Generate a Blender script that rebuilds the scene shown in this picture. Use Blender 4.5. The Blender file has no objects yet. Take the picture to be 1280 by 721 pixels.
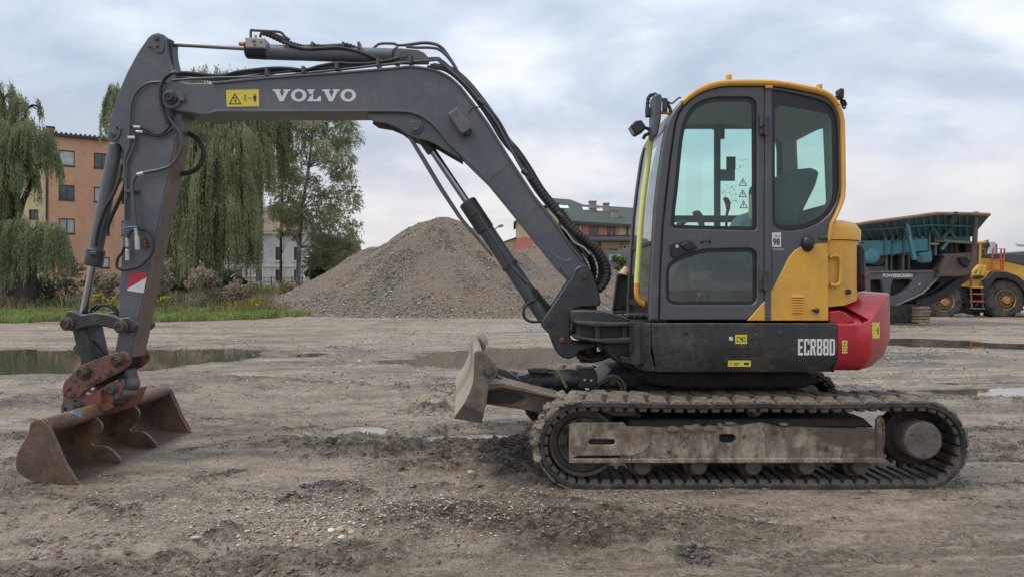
import bpy, bmesh, math, random
import numpy as np
from mathutils import Vector, Matrix, noise as mnoise
from mathutils.geometry import tessellate_polygon
R = math.radians
rng = np.random.default_rng(7)
random.seed(7)
scene = bpy.context.scene

# ---------------------------------------------------------------- camera
F, CX, CY, CAMH = 880.0, 640.0, 360.5, 1.33
cam_d = bpy.data.cameras.new("camera")
cam = bpy.data.objects.new("camera", cam_d)
scene.collection.objects.link(cam)
cam.location = (0, 0, CAMH)
cam.rotation_euler = (R(90), 0, 0)
cam_d.sensor_width = 36.0
cam_d.lens = F / 1280 * 36.0
cam_d.clip_start = 0.1
cam_d.clip_end = 3000
scene.camera = cam
scene.view_settings.view_transform = 'Standard'
scene.view_settings.look = 'None'
scene.view_settings.exposure = 0.42
scene.view_settings.gamma = 1.0
scene.view_settings.use_curve_mapping = False

# ---------------------------------------------------------------- world: overcast sky
world = bpy.data.worlds.new("World")
scene.world = world
world.use_nodes = True
nt = world.node_tree
nt.nodes.clear()
def wn(t, **k):
    n = nt.nodes.new(t)
    for a, b in k.items(): setattr(n, a, b)
    return n
SUN_EL, SUN_ROT = R(60), R(258)
sky = wn('ShaderNodeTexSky', sky_type='NISHITA')
sky.sun_disc = False
sky.sun_elevation = SUN_EL
sky.sun_rotation = SUN_ROT
bg1 = wn('ShaderNodeBackground'); bg1.inputs['Strength'].default_value = 0.09
nt.links.new(sky.outputs[0], bg1.inputs['Color'])
tc = wn('ShaderNodeTexCoord')
sep = wn('ShaderNodeSeparateXYZ'); nt.links.new(tc.outputs['Generated'], sep.inputs[0])
def wm_(op, a, b=None, clamp=False):
    n = wn('ShaderNodeMath', operation=op, use_clamp=clamp)
    for i, v in enumerate((a, b)):
        if v is None: continue
        if isinstance(v, (int, float)): n.inputs[i].default_value = v
        else: nt.links.new(v, n.inputs[i])
    return n.outputs[0]
zc = wm_('MAXIMUM', sep.outputs['Z'], 0.0)
den = wm_('ADD', zc, 0.30)
comb = wn('ShaderNodeCombineXYZ')
nt.links.new(wm_('DIVIDE', sep.outputs['X'], den), comb.inputs[0])
nt.links.new(wm_('DIVIDE', sep.outputs['Y'], den), comb.inputs[1])
def wnoise(scale, detail, rough, off, dist=0.0):
    mp = wn('ShaderNodeMapping'); mp.inputs['Location'].default_value = off
    mp.inputs['Scale'].default_value = (1.0, 1.25, 1.0)
    nt.links.new(comb.outputs[0], mp.inputs['Vector'])
    n = wn('ShaderNodeTexNoise'); n.inputs['Scale'].default_value = scale
    n.inputs['Detail'].default_value = detail; n.inputs['Roughness'].default_value = rough
    n.inputs['Distortion'].default_value = dist
    nt.links.new(mp.outputs[0], n.inputs['Vector'])
    return n.outputs['Fac']
n1 = wnoise(1.05, 6, 0.55, (3.4, 1.2, 0), 0.5)
n2 = wnoise(2.8, 5, 0.55, (7.7, 5.2, 0), 0.3)
n3 = wnoise(0.8, 3, 0.5, (11.0, 2.0, 0), 0.2)
cr = wn('ShaderNodeValToRGB')
cr.color_ramp.elements[0].position = 0.405; cr.color_ramp.elements[0].color = (0.325, 0.38, 0.465, 1)
cr.color_ramp.elements[1].position = 0.595; cr.color_ramp.elements[1].color = (0.60, 0.625, 0.665, 1)
e = cr.color_ramp.elements.new(0.5); e.color = (0.43, 0.48, 0.555, 1)
mixn = wm_('ADD', wm_('MULTIPLY', n1, 0.66), wm_('MULTIPLY', n2, 0.34))
nt.links.new(mixn, cr.inputs[0])
# faint warm break in the cloud low over the horizon
low = wn('ShaderNodeMapRange', clamp=True)
low.inputs[1].default_value = 0.24; low.inputs[2].default_value = 0.03
nt.links.new(zc, low.inputs[0])
wf = wn('ShaderNodeMapRange', clamp=True); wf.inputs[1].default_value = 0.36; wf.inputs[2].default_value = 0.56
nt.links.new(n3, wf.inputs[0])
warm = wn('ShaderNodeMixRGB'); warm.inputs[2].default_value = (0.66, 0.59, 0.565, 1)
nt.links.new(wm_('MULTIPLY', wm_('MULTIPLY', low.outputs[0], wf.outputs[0]), 0.75), warm.inputs[0])
nt.links.new(cr.outputs[0], warm.inputs[1])
# overcast dome is brighter overhead
gz = wm_('ADD', wm_('MULTIPLY', zc, 1.0), 0.96)
bg2 = wn('ShaderNodeBackground')
nt.links.new(warm.outputs[0], bg2.inputs['Color']); nt.links.new(gz, bg2.inputs['Strength'])
mixs = wn('ShaderNodeMixShader'); mixs.inputs[0].default_value = 0.93
nt.links.new(bg1.outputs[0], mixs.inputs[1]); nt.links.new(bg2.outputs[0], mixs.inputs[2])
wo = wn('ShaderNodeOutputWorld'); nt.links.new(mixs.outputs[0], wo.inputs[0])

sun_d = bpy.data.lights.new("sun", 'SUN')
sun_d.energy = 1.5; sun_d.angle = R(14); sun_d.color = (1.0, 0.93, 0.84)
sun = bpy.data.objects.new("sun", sun_d)
scene.collection.objects.link(sun)
# direction towards the sun (Nishita rotation measured from +Y clockwise)
sd = Vector((math.sin(SUN_ROT) * math.cos(SUN_EL), math.cos(SUN_ROT) * math.cos(SUN_EL), math.sin(SUN_EL)))
sun.rotation_euler = sd.to_track_quat('Z', 'Y').to_euler()
sun.location = sd * 30

# ---------------------------------------------------------------- scene graph helpers
coll = scene.collection
WM = {}
def wmat(o):
    return WM.get(o.name, Matrix.Identity(4)) if o else Matrix.Identity(4)
def setp(o, parent):
    if parent is not None:
        # never deeper than thing > part > sub-part
        while parent.parent and parent.parent.parent: parent = parent.parent
        o.parent = parent
        o.matrix_parent_inverse = wmat(parent).inverted()
def link(name, me, parent=None, loc=None, mat=None):
    o = bpy.data.objects.new(name, me)
    coll.objects.link(o)
    if loc is not None: o.location = loc; WM[o.name] = Matrix.Translation(Vector(loc))
    setp(o, parent)
    if mat is not None and me is not None and not me.materials: me.materials.append(mat)
    return o
def thing(name, label, cat, loc=(0, 0, 0), group=None):
    o = link(name, None, None, loc)
    o.empty_display_size = 0.3
    return tag(o, label, cat, group)
def tag(o, label=None, cat=None, group=None, kind=None):
    if label: o['label'] = label
    if cat: o['category'] = cat
    if group: o['group'] = group
    if kind: o['kind'] = kind
    return o
def mesh_np(name, V, Fq, smooth=False, sharp=None):
    """V (n,3); Fq (m,k) array or list of index tuples"""
    me = bpy.data.meshes.new(name)
    V = np.asarray(V, np.float32)
    me.vertices.add(len(V)); me.vertices.foreach_set('co', V.ravel())
    if isinstance(Fq, np.ndarray):
        m, k = Fq.shape
        idx = Fq.astype(np.int32).ravel(); st = np.arange(m, dtype=np.int32) * k
    else:
        idx = np.fromiter((i for f in Fq for i in f), np.int32)
        ln = np.array([len(f) for f in Fq], np.int32); m = len(Fq)
        st = np.concatenate([[0], np.cumsum(ln)[:-1]]).astype(np.int32)
    me.loops.add(len(idx)); me.loops.foreach_set('vertex_index', idx)
    me.polygons.add(m); me.polygons.foreach_set('loop_start', st)
    me.polygons.foreach_set('use_smooth', np.full(m, bool(smooth or sharp is not None)))
    me.update(calc_edges=True)
    me.validate()
    if sharp is not None: me.set_sharp_from_angle(angle=R(sharp))
    return me
class MB:
    """collects pieces of one part"""
    def __init__(s): s.V = []; s.F = []
    def add(s, V, F):
        b = len(s.V); s.V += [tuple(v) for v in V]; s.F += [tuple(i + b for i in f) for f in F]; return s
    def build(s, name, mat, parent=None, sharp=35):
        me = mesh_np(name, s.V, s.F, sharp=sharp)
        o = link(name, me, parent, None, mat)
        return o
def P(x, y, Y):
    return Vector(((x - CX) / F * Y, Y, CAMH - (y - CY) / F * Y))
def XZ(x, y, Y):
    return ((x - CX) / F * Y, CAMH - (y - CY) / F * Y)
def area2(p):
    return sum(p[i][0] * p[(i + 1) % len(p)][1] - p[(i + 1) % len(p)][0] * p[i][1] for i in range(len(p)))
def inset(p, b):
    """p ccw: move inwards by b (miter clamped)"""
    n = len(p); out = []
    for i in range(n):
        a, c, d = Vector(p[i - 1]), Vector(p[i]), Vector(p[(i + 1) % n])
        e1, e2 = (c - a), (d - c)
        if e1.length < 1e-7 or e2.length < 1e-7: out.append(tuple(c)); continue
        e1.normalize(); e2.normalize()
        n1, n2 = Vector((-e1.y, e1.x)), Vector((-e2.y, e2.x))
        m = n1 + n2
        if m.length < 1e-4: out.append(tuple(c)); continue
        m.normalize(); k = b / max(0.5, m.dot(n1))
        out.append(tuple(c + m * k))
    return out
def rc(p, r, seg=4):
    """round every corner of polygon p (2-D) by r"""
    out = []; n = len(p)
    for i in range(n):
        a, c, d = Vector(p[i - 1]), Vector(p[i]), Vector(p[(i + 1) % n])
        u, v = a - c, d - c
        rr = min(r, u.length * 0.45, v.length * 0.45)
        if u.length < 1e-6 or v.length < 1e-6: out.append(tuple(c)); continue
        s, t = c + u.normalized() * rr, c + v.normalized() * rr
        for k in range(seg + 1):
            w = k / seg
            out.append(tuple(s * (1 - w) ** 2 + c * 2 * w * (1 - w) + t * w * w))
    return out
def smooth(p, seg=4, closed=True):
    """Catmull-Rom through points (2-D or 3-D)"""
    n = len(p); q = [Vector(a) for a in p]; out = []
    for i in range(n if closed else n - 1):
        p0 = q[i - 1] if (closed or i > 0) else q[0]
        p1 = q[i]; p2 = q[(i + 1) % n] if closed else q[i + 1]
        p3 = q[(i + 2) % n] if closed else q[min(i + 2, n - 1)]
        for k in range(seg):
            t = k / seg
            out.append(0.5 * ((2 * p1) + (p2 - p0) * t + (2 * p0 - 5 * p1 + 4 * p2 - p3) * t * t + (3 * p1 - p0 - 3 * p2 + p3) * t ** 3))
    if not closed: out.append(q[-1])
    return out
def plate_vf(outer, holes, d0, d1, b=0.004, fn=None):
    """solid plate from a 2-D outline (u,w) with holes; d0 near depth, d1 far depth. fn(u,w,d)->xyz"""
    if fn is None: fn = lambda u, w, d: (u, d, w)
    loops = []
    o = [tuple(q) for q in outer]
    if area2(o) < 0: o = o[::-1]
    loops.append(o)
    for h in holes:
        h = [tuple(q) for q in h]
        if area2(h) > 0: h = h[::-1]
        loops.append(h)
    V = []; Fs = []; s = 1 if d1 > d0 else -1
    b = min(b, abs(d1 - d0) * 0.4)
    layers = [(b, d0), (0, d0 + s * b), (0, d1 - s * b), (b, d1)] if b > 0 else [(0, d0), (0, d1)]
    idx = []
    for ins, d in layers:
        row = []
        for lp in loops:
            q = inset(lp, ins) if ins else lp
            st = len(V); V += [fn(u, w, d) for u, w in q]; row.append((st, len(q), q))
        idx.append(row)
    for k in (0, len(layers) - 1):
        row = idx[k]
        tri = tessellate_polygon([[Vector((u, w, 0)) for u, w in q] for _, _, q in row])
        flat = [st + i for st, n, _ in row for i in range(n)]
        for t in tri:
            a = [flat[i] for i in t]
            pa = [sum((list(q) for _, _, q in row), [])[i] for i in t] if len(row) > 1 else [row[0][2][i] for i in t]
            ar = (pa[1][0] - pa[0][0]) * (pa[2][1] - pa[0][1]) - (pa[2][0] - pa[0][0]) * (pa[1][1] - pa[0][1])
            ccw = ar > 0
            if (k == 0) != ccw: a = a[::-1]
            Fs.append(tuple(a))
    for k in range(len(layers) - 1):
        for (s0, n, _), (s1, _, _) in zip(idx[k], idx[k + 1]):
            for i in range(n):
                j = (i + 1) % n
                Fs.append((s0 + i, s1 + i, s1 + j, s0 + j))
    return V, Fs
def ppoly(pts, Y):
    return [XZ(x, y, Y) for x, y in pts]
def prism(name, pts, Y0, Y1, mat, parent, b=0.004, holes=(), sharp=35, Yref=None):
    """plate whose outline is read at depth Yref (its near face by default)"""
    Yr = Yref or Y0
    V, Fs = plate_vf(ppoly(pts, Yr), [ppoly(h, Yr) for h in holes], Y0, Y1, b)
    return MB().add(V, Fs).build(name, mat, parent, sharp)
def box_vf(c, s, b=0.004, rot=None):
    x, y, z = s[0] / 2, s[1] / 2, s[2] / 2
    V, Fs = plate_vf([(-x, -z), (x, -z), (x, z), (-x, z)], [], -y, y, min(b, x * .4, z * .4))
    M = (rot or Matrix.Identity(3))
    return [tuple(M @ Vector(v) + Vector(c)) for v in V], Fs
def box(name, c, s, mat, parent, b=0.004, rot=None):
    return MB().add(*box_vf(c, s, b, rot)).build(name, mat, parent)
def cyl_vf(p0, p1, r0, r1=None, n=20, b=0.003, caps=True):
    p0, p1 = Vector(p0), Vector(p1); r1 = r0 if r1 is None else r1
    d = (p1 - p0); L = d.length; d.normalize()
    q = d.to_track_quat('Z', 'Y').to_matrix()
    b = min(b, L * 0.3, r0 * 0.4)
    prof = [(r0 - b, 0), (r0, b), (r1, L - b), (r1 - b, L)]
    V = []; Fs = []
    for r, t in prof:
        for i in range(n):
            a = 2 * math.pi * i / n
            V.append(tuple(p0 + q @ Vector((r * math.cos(a), r * math.sin(a), t))))
    for k in range(3):
        for i in range(n):
            j = (i + 1) % n
            Fs.append((k * n + i, k * n + j, (k + 1) * n + j, (k + 1) * n + i))
    if caps:
        Fs.append(tuple(range(n))[::-1]); Fs.append(tuple(3 * n + i for i in range(n)))
    return V, Fs
def cyl(name, p0, p1, r, mat, parent, n=20, r1=None, b=0.003):
    return MB().add(*cyl_vf(p0, p1, r, r1, n, b)).build(name, mat, parent)
def lathe_vf(prof, c, axis=(0, 1, 0), n=32):
    """prof [(r,t)] along axis from c; closed by end caps when r>0"""
    q = Vector(axis).normalized().to_track_quat('Z', 'Y').to_matrix(); c = Vector(c)
    V = []; Fs = []
    for r, t in prof:
        for i in range(n):
            a = 2 * math.pi * i / n
            V.append(tuple(c + q @ Vector((r * math.cos(a), r * math.sin(a), t))))
    for k in range(len(prof) - 1):
        for i in range(n):
            j = (i + 1) % n
            Fs.append((k * n + i, k * n + j, (k + 1) * n + j, (k + 1) * n + i))
    Fs.append(tuple(range(n))[::-1]); Fs.append(tuple((len(prof) - 1) * n + i for i in range(n)))
    return V, Fs
def tube_vf(pts, r, n=8, seg=5, smoothed=True, r1=None):
    pts = [Vector(p) for p in pts]
    if smoothed and len(pts) > 2: pts = smooth(pts, seg, closed=False)
    V = []; Fs = []; m = len(pts)
    t0 = (pts[1] - pts[0]).normalized()
    up = Vector((0, 1, 0)) if abs(t0.y) < 0.9 else Vector((1, 0, 0))
    u = (up - t0 * up.dot(t0)).normalized()
    for k, p in enumerate(pts):
        t = (pts[min(k + 1, m - 1)] - pts[max(k - 1, 0)]).normalized()
        u = (u - t * u.dot(t)).normalized(); v = t.cross(u)
        rr = r if r1 is None else r + (r1 - r) * k / (m - 1)
        for i in range(n):
            a = 2 * math.pi * i / n
            V.append(tuple(p + (u * math.cos(a) + v * math.sin(a)) * rr))
    for k in range(m - 1):
        for i in range(n):
            j = (i + 1) % n
            Fs.append((k * n + i, k * n + j, (k + 1) * n + j, (k + 1) * n + i))
    Fs.append(tuple(range(n))[::-1]); Fs.append(tuple((m - 1) * n + i for i in range(n)))
    return V, Fs
def tube(name, pts, r, mat, parent, n=8, seg=5, smoothed=True, r1=None):
    return MB().add(*tube_vf(pts, r, n, seg, smoothed, r1)).build(name, mat, parent, 50)
def ptube(name, pts, Y, r, mat, parent, **k):
    """tube through (x,y[,Y]) readings"""
    return tube(name, [P(p[0], p[1], p[2] if len(p) > 2 else Y) for p in pts], r, mat, parent, **k)
def loft_vf(rings, cap=True):
    n = len(rings[0]); V = [tuple(p) for r_ in rings for p in r_]; Fs = []
    for k in range(len(rings) - 1):
        for i in range(n):
            j = (i + 1) % n
            Fs.append((k * n + i, k * n + j, (k + 1) * n + j, (k + 1) * n + i))
    if cap:
        for k in (0, len(rings) - 1):
            r_ = [Vector(p) for p in rings[k]]
            tri = tessellate_polygon([[Vector((p.x, p.y, 0)) for p in r_]])
            for t in tri:
                a = [k * n + i for i in t]
                nrm = (Vector(V[a[1]]) - Vector(V[a[0]])).cross(Vector(V[a[2]]) - Vector(V[a[0]]))
                if (nrm.z > 0) != (k > 0): a = a[::-1]
                Fs.append(tuple(a))
    return V, Fs
def instance(me, name, parent, loc, rot=None, scale=None):
    o = bpy.data.objects.new(name, me); coll.objects.link(o)
    o.location = loc
    if rot is not None: o.rotation_euler = rot
    if scale is not None: o.scale = scale
    setp(o, parent)
    return o

# ---------------------------------------------------------------- materials
MATS = {}
def nodes(m):
    m.use_nodes = True
    t = m.node_tree; t.nodes.clear()
    return t
def NN(t, ty, ins=None, **k):
    n = t.nodes.new(ty)
    for a, b in k.items(): setattr(n, a, b)
    for a, b in (ins or {}).items():
        if hasattr(b, 'is_linked') or isinstance(b, bpy.types.NodeSocket): t.links.new(b, n.inputs[a])
        else: n.inputs[a].default_value = b
    return n
def mixc(t, fac, a, b, blend='MIX'):
    n = t.nodes.new('ShaderNodeMixRGB'); n.blend_type = blend
    for i, v in enumerate((fac, a, b)):
        if isinstance(v, bpy.types.NodeSocket): t.links.new(v, n.inputs[i])
        elif isinstance(v, (int, float)): n.inputs[i].default_value = v
        else: n.inputs[i].default_value = (*v, 1)
    return n.outputs[0]
def mth(t, op, a, b=None, clamp=False):
    n = t.nodes.new('ShaderNodeMath'); n.operation = op; n.use_clamp = clamp
    for i, v in enumerate((a, b)):
        if v is None: continue
        if isinstance(v, (int, float)): n.inputs[i].default_value = v
        else: t.links.new(v, n.inputs[i])
    return n.outputs[0]
def mrange(t, v, a, b, c=0.0, d=1.0):
    n = t.nodes.new('ShaderNodeMapRange'); n.clamp = True
    t.links.new(v, n.inputs[0])
    for i, x in enumerate((a, b, c, d)): n.inputs[i + 1].default_value = x
    return n.outputs[0]
def tnoise(t, co, scale, detail=4, rough=0.55, dist=0.0, off=None, stretch=None):
    if off or stretch:
        mp = NN(t, 'ShaderNodeMapping')
        t.links.new(co, mp.inputs[0])
        if off: mp.inputs[1].default_value = off
        if stretch: mp.inputs[3].default_value = stretch
        co = mp.outputs[0]
    n = NN(t, 'ShaderNodeTexNoise')
    t.links.new(co, n.inputs['Vector'])
    n.inputs['Scale'].default_value = scale; n.inputs['Detail'].default_value = detail
    n.inputs['Roughness'].default_value = rough; n.inputs['Distortion'].default_value = dist
    return n.outputs['Fac']
def paint(name, base, rough=0.5, metal=0.0, dust=None, dust_amt=0.3, dust_scale=6.0, var=0.12, chips=None,
          chip_amt=0.0, bump=0.15, bump_scale=60, spec=0.5, stretch=None, streak=0.0):
    """worn surface: base colour, broad tone variation, dust film patches, chips, fine bump"""
    if name in MATS: return MATS[name]
    m = bpy.data.materials.new(name); t = nodes(m)
    co = NN(t, 'ShaderNodeTexCoord').outputs['Object']
    big = tnoise(t, co, 2.3, 4, 0.6)
    fine = tnoise(t, co, 38, 4, 0.65)
    v = mth(t, 'ADD', mth(t, 'MULTIPLY', big, 0.6), mth(t, 'MULTIPLY', fine, 0.4))
    lo = tuple(c * (1 - var * 1.6) for c in base); hi = tuple(min(1, c * (1 + var * 1.6)) for c in base)
    col = mixc(t, mrange(t, v, 0.3, 0.7), lo, hi)
    rg = mth(t, 'ADD', mth(t, 'MULTIPLY', big, 0.25), rough - 0.12)
    if dust:
        d = tnoise(t, co, dust_scale, 8, 0.68, 0.4, (5, 3, 1), stretch)
        d2 = tnoise(t, co, dust_scale * 9, 4, 0.7, 0, (1, 7, 2))
        dm = mth(t, 'ADD', mth(t, 'MULTIPLY', d, 0.7), mth(t, 'MULTIPLY', d2, 0.3))
        k = 0.62 - 0.24 * dust_amt
        dm = mrange(t, dm, k - 0.08, k + 0.10, 0.0, min(1.0, 0.35 + dust_amt * 0.65))
        col = mixc(t, dm, col, dust)
        rg = mth(t, 'ADD', rg, mth(t, 'MULTIPLY', dm, 0.3), True)
    if streak:
        s = tnoise(t, co, 7, 6, 0.7, 0.2, (2, 2, 2), (3.0, 3.0, 0.25))
        sm = mrange(t, s, 0.56, 0.75, 0, streak)
        col = mixc(t, sm, col, dust or (0.2, 0.17, 0.13))
    if chips:
        c = tnoise(t, co, 22, 6, 0.7, 0.2, (9, 1, 4))
        k = 0.72 - 0.2 * chip_amt
        cm = mrange(t, c, k, k + 0.03)
        col = mixc(t, cm, col, chips)
        rg = mth(t, 'ADD', rg, mth(t, 'MULTIPLY', cm, 0.15), True)
    bn = tnoise(t, co, bump_scale, 5, 0.6)
    bp = NN(t, 'ShaderNodeBump', {'Strength': bump, 'Distance': 0.01})
    t.links.new(bn, bp.inputs['Height'])
    b = NN(t, 'ShaderNodeBsdfPrincipled', {'Metallic': metal, 'Specular IOR Level': spec})
    t.links.new(col, b.inputs['Base Color']); t.links.new(rg, b.inputs['Roughness']); t.links.new(bp.outputs[0], b.inputs['Normal'])
    o = NN(t, 'ShaderNodeOutputMaterial'); t.links.new(b.outputs[0], o.inputs[0])
    MATS[name] = m
    return m
def glassmat(name, tint, refl=1.0, rough=0.02, dirt=0.0):
    m = bpy.data.materials.new(name); t = nodes(m)
    tr = NN(t, 'ShaderNodeBsdfTransparent', {'Color': (*tint, 1)})
    gl = NN(t, 'ShaderNodeBsdfGlossy', {'Color': (0.9, 0.95, 0.95, 1), 'Roughness': rough})
    geo = NN(t, 'ShaderNodeNewGeometry')
    fr = NN(t, 'ShaderNodeFresnel')
    t.links.new(mrange(t, geo.outputs['Backfacing'], 0, 1, 1.5, 0.6667), fr.inputs['IOR'])
    mx = NN(t, 'ShaderNodeMixShader')
    t.links.new(mth(t, 'MULTIPLY', fr.outputs[0], refl, True), mx.inputs[0])
    t.links.new(tr.outputs[0], mx.inputs[1]); t.links.new(gl.outputs[0], mx.inputs[2])
    out = mx.outputs[0]
    if dirt:
        co = NN(t, 'ShaderNodeTexCoord').outputs['Object']
        d = tnoise(t, co, 5, 8, 0.7, 0.3)
        df = NN(t, 'ShaderNodeBsdfDiffuse', {'Color': (0.35, 0.36, 0.33, 1)})
        m2 = NN(t, 'ShaderNodeMixShader')
        t.links.new(mrange(t, d, 0.35, 0.8, dirt * 0.25, dirt), m2.inputs[0])
        t.links.new(out, m2.inputs[1]); t.links.new(df.outputs[0], m2.inputs[2]); out = m2.outputs[0]
    o = NN(t, 'ShaderNodeOutputMaterial'); t.links.new(out, o.inputs[0])
    MATS[name] = m
    return m
def foliage(name, cols, rough=0.6, trans=0.25, scale=0.5):
    m = bpy.data.materials.new(name); t = nodes(m)
    co = NN(t, 'ShaderNodeTexCoord').outputs['Object']
    n1 = tnoise(t, co, scale, 3, 0.6); n2 = tnoise(t, co, 9, 2, 0.6)
    v = mth(t, 'ADD', mth(t, 'MULTIPLY', n1, 0.55), mth(t, 'MULTIPLY', n2, 0.45))
    r = NN(t, 'ShaderNodeValToRGB'); t.links.new(v, r.inputs[0])
    el = r.color_ramp.elements
    el[0].position = 0.33; el[0].color = (*cols[0], 1); el[1].position = 0.66; el[1].color = (*cols[-1], 1)
    for k, c in enumerate(cols[1:-1]):
        e = el.new(0.33 + 0.33 * (k + 1) / (len(cols) - 1)); e.color = (*c, 1)
    b = NN(t, 'ShaderNodeBsdfPrincipled', {'Roughness': rough, 'Specular IOR Level': 0.3})
    t.links.new(r.outputs[0], b.inputs['Base Color'])
    tl = NN(t, 'ShaderNodeBsdfTranslucent'); t.links.new(r.outputs[0], tl.inputs[0])
    mx = NN(t, 'ShaderNodeMixShader', {0: trans})
    t.links.new(b.outputs[0], mx.inputs[1]); t.links.new(tl.outputs[0], mx.inputs[2])
    o = NN(t, 'ShaderNodeOutputMaterial'); t.links.new(mx.outputs[0], o.inputs[0])
    return m
MUD = (0.20, 0.165, 0.125)
DUST = (0.24, 0.21, 0.175)
M_boom = paint('boom_grey_paint', (0.094, 0.103, 0.120), 0.44, dust=(0.21, 0.19, 0.16), dust_amt=0.26, dust_scale=2.2, var=0.10, bump=0.10, chips=(0.045, 0.046, 0.05), chip_amt=0.24, streak=0.20)
M_boomworn = paint('worn_grey_paint', (0.07, 0.07, 0.072), 0.55, dust=(0.20, 0.145, 0.10), dust_amt=0.75, dust_scale=4, var=0.1, stretch=(1, 1, 0.5))
M_cab = paint('cab_grey_paint', (0.078, 0.082, 0.091), 0.42, dust=DUST, dust_amt=0.02, dust_scale=3, var=0.06, bump=0.04)
M_skirt = paint('skirt_black_paint', (0.028, 0.028, 0.028), 0.42, dust=(0.15, 0.135, 0.11), dust_amt=0.30, dust_scale=3, var=0.12, bump=0.06, chips=(0.16, 0.15, 0.13), chip_amt=0.05)
M_cast = paint('casting_dark', (0.034, 0.035, 0.038), 0.45, dust=(0.13, 0.115, 0.095), dust_amt=0.3, dust_scale=4, var=0.12, bump=0.3, bump_scale=90)
M_black = paint('black_plastic', (0.018, 0.018, 0.02), 0.45, var=0.1, bump=0.05)
M_rubber = paint('hose_rubber', (0.022, 0.022, 0.023), 0.6, dust=(0.10, 0.09, 0.08), dust_amt=0.25, dust_scale=9, bump=0.3, bump_scale=120)
M_pipe = paint('pipe_grey', (0.075, 0.078, 0.084), 0.42, dust=DUST, dust_amt=0.05)
M_yel = paint('yellow_paint', (0.70, 0.365, 0.05), 0.40, dust=(0.30, 0.23, 0.13), dust_amt=0.14, dust_scale=2.5, var=0.07, bump=0.04, streak=0.14, chips=(0.28, 0.20, 0.09), chip_amt=0.06)
M_yelroof = paint('roof_yellow_paint', (0.66, 0.34, 0.055), 0.45, dust=(0.36, 0.27, 0.14), dust_amt=0.1, dust_scale=4, var=0.08, bump=0.03)
M_red = paint('red_paint', (0.42, 0.018, 0.032), 0.32, dust=(0.27, 0.13, 0.105), dust_amt=0.24, dust_scale=2.4, var=0.10, bump=0.04, streak=0.15)
M_redworn = paint('worn_red_paint', (0.30, 0.018, 0.022), 0.5, dust=(0.13, 0.10, 0.08), dust_amt=0.80, dust_scale=9, var=0.2, chips=(0.035, 0.025, 0.022), chip_amt=0.85, bump=0.5)
M_rustred = paint('rusted_red_steel', (0.23, 0.072, 0.046), 0.65, dust=(0.17, 0.125, 0.10), dust_amt=0.4, dust_scale=8, var=0.15, chips=(0.07, 0.05, 0.04), chip_amt=0.3, bump=0.5)
M_bucket = paint('bucket_rust', (0.12, 0.082, 0.066), 0.45, metal=0.3, dust=(0.32, 0.18, 0.09), dust_amt=0.42, dust_scale=2.4, var=0.35, chips=(0.13, 0.11, 0.10), chip_amt=0.3, bump=0.35, streak=0.3)
M_bucketin = paint('bucket_inner_steel', (0.10, 0.066, 0.05), 0.42, metal=0.25, dust=(0.22, 0.145, 0.10), dust_amt=0.35, dust_scale=3, var=0.4, bump=0.35, chips=(0.03, 0.022, 0.018), chip_amt=.5)
M_chrome = paint('chrome_rod', (0.33, 0.33, 0.345), 0.18, metal=1.0, var=0.03, bump=0.01)
M_pin = paint('pin_steel', (0.11, 0.095, 0.085), 0.5, metal=0.6, dust=(0.15, 0.10, 0.07), dust_amt=0.4, dust_scale=20, var=0.2)
M_bolt = paint('rusty_bolt', (0.20, 0.085, 0.045), 0.7, metal=0.2, var=0.3, bump=0.5)
M_plated = paint('plated_fitting', (0.52, 0.53, 0.48), 0.4, metal=0.5, dust=(0.2, 0.18, 0.14), dust_amt=0.3, dust_scale=30)
M_copper = paint('copper_cap', (0.55, 0.22, 0.12), 0.45, metal=0.5)
M_track = paint('track_rubber', (0.022, 0.022, 0.023), 0.6, dust=(0.15, 0.125, 0.10), dust_amt=0.32, dust_scale=7, var=0.2, bump=0.6, bump_scale=70)
M_lug = paint('muddy_lug', (0.048, 0.044, 0.040), 0.7, dust=(0.25, 0.20, 0.15), dust_amt=0.66, dust_scale=8, var=0.2, bump=0.7, bump_scale=60)
M_frame = paint('muddy_track_frame', (0.085, 0.068, 0.056), 0.6, dust=(0.30, 0.26, 0.21), dust_amt=0.62, dust_scale=2.6, var=0.35, chips=(0.16, 0.085, 0.045), chip_amt=0.5, bump=0.5, bump_scale=50, stretch=(1, 1, 1.6))
M_under = paint('undercarriage_dirt', (0.022, 0.020, 0.018), 0.75, dust=(0.10, 0.082, 0.064), dust_amt=0.3, dust_scale=7, var=0.2, bump=0.6)
M_roller = paint('roller_steel', (0.08, 0.065, 0.052), 0.6, metal=0.1, dust=(0.20, 0.165, 0.125), dust_amt=0.4, dust_scale=14, var=0.2, bump=0.5)
M_drum = paint('drive_drum', (0.09, 0.08, 0.072), 0.55, metal=0.2, dust=(0.21, 0.18, 0.15), dust_amt=0.55, dust_scale=7, var=0.2, chips=(0.2, 0.12, 0.07), chip_amt=0.3, bump=0.4)
M_mudcake = paint('caked_mud', (0.20, 0.168, 0.132), 0.85, dust=(0.27, 0.235, 0.19), dust_amt=0.4, dust_scale=14, var=0.2, bump=1.0, bump_scale=45)
M_blade = paint('blade_steel', (0.12, 0.085, 0.065), 0.6, metal=0.15, dust=(0.27, 0.225, 0.18), dust_amt=0.5, dust_scale=9, var=0.2, chips=(0.05, 0.045, 0.04), chip_amt=0.3, bump=0.4)
M_bladeface = paint('blade_face', (0.29, 0.235, 0.185), 0.7, dust=(0.36, 0.30, 0.24), dust_amt=0.5, dust_scale=7, var=0.15, bump=0.4)
M_yelsign = paint('yellow_decal', (0.72, 0.58, 0.07), 0.5, var=0.05, chips=(0.35, 0.28, 0.08), chip_amt=0.1, bump=0.02)
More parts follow.
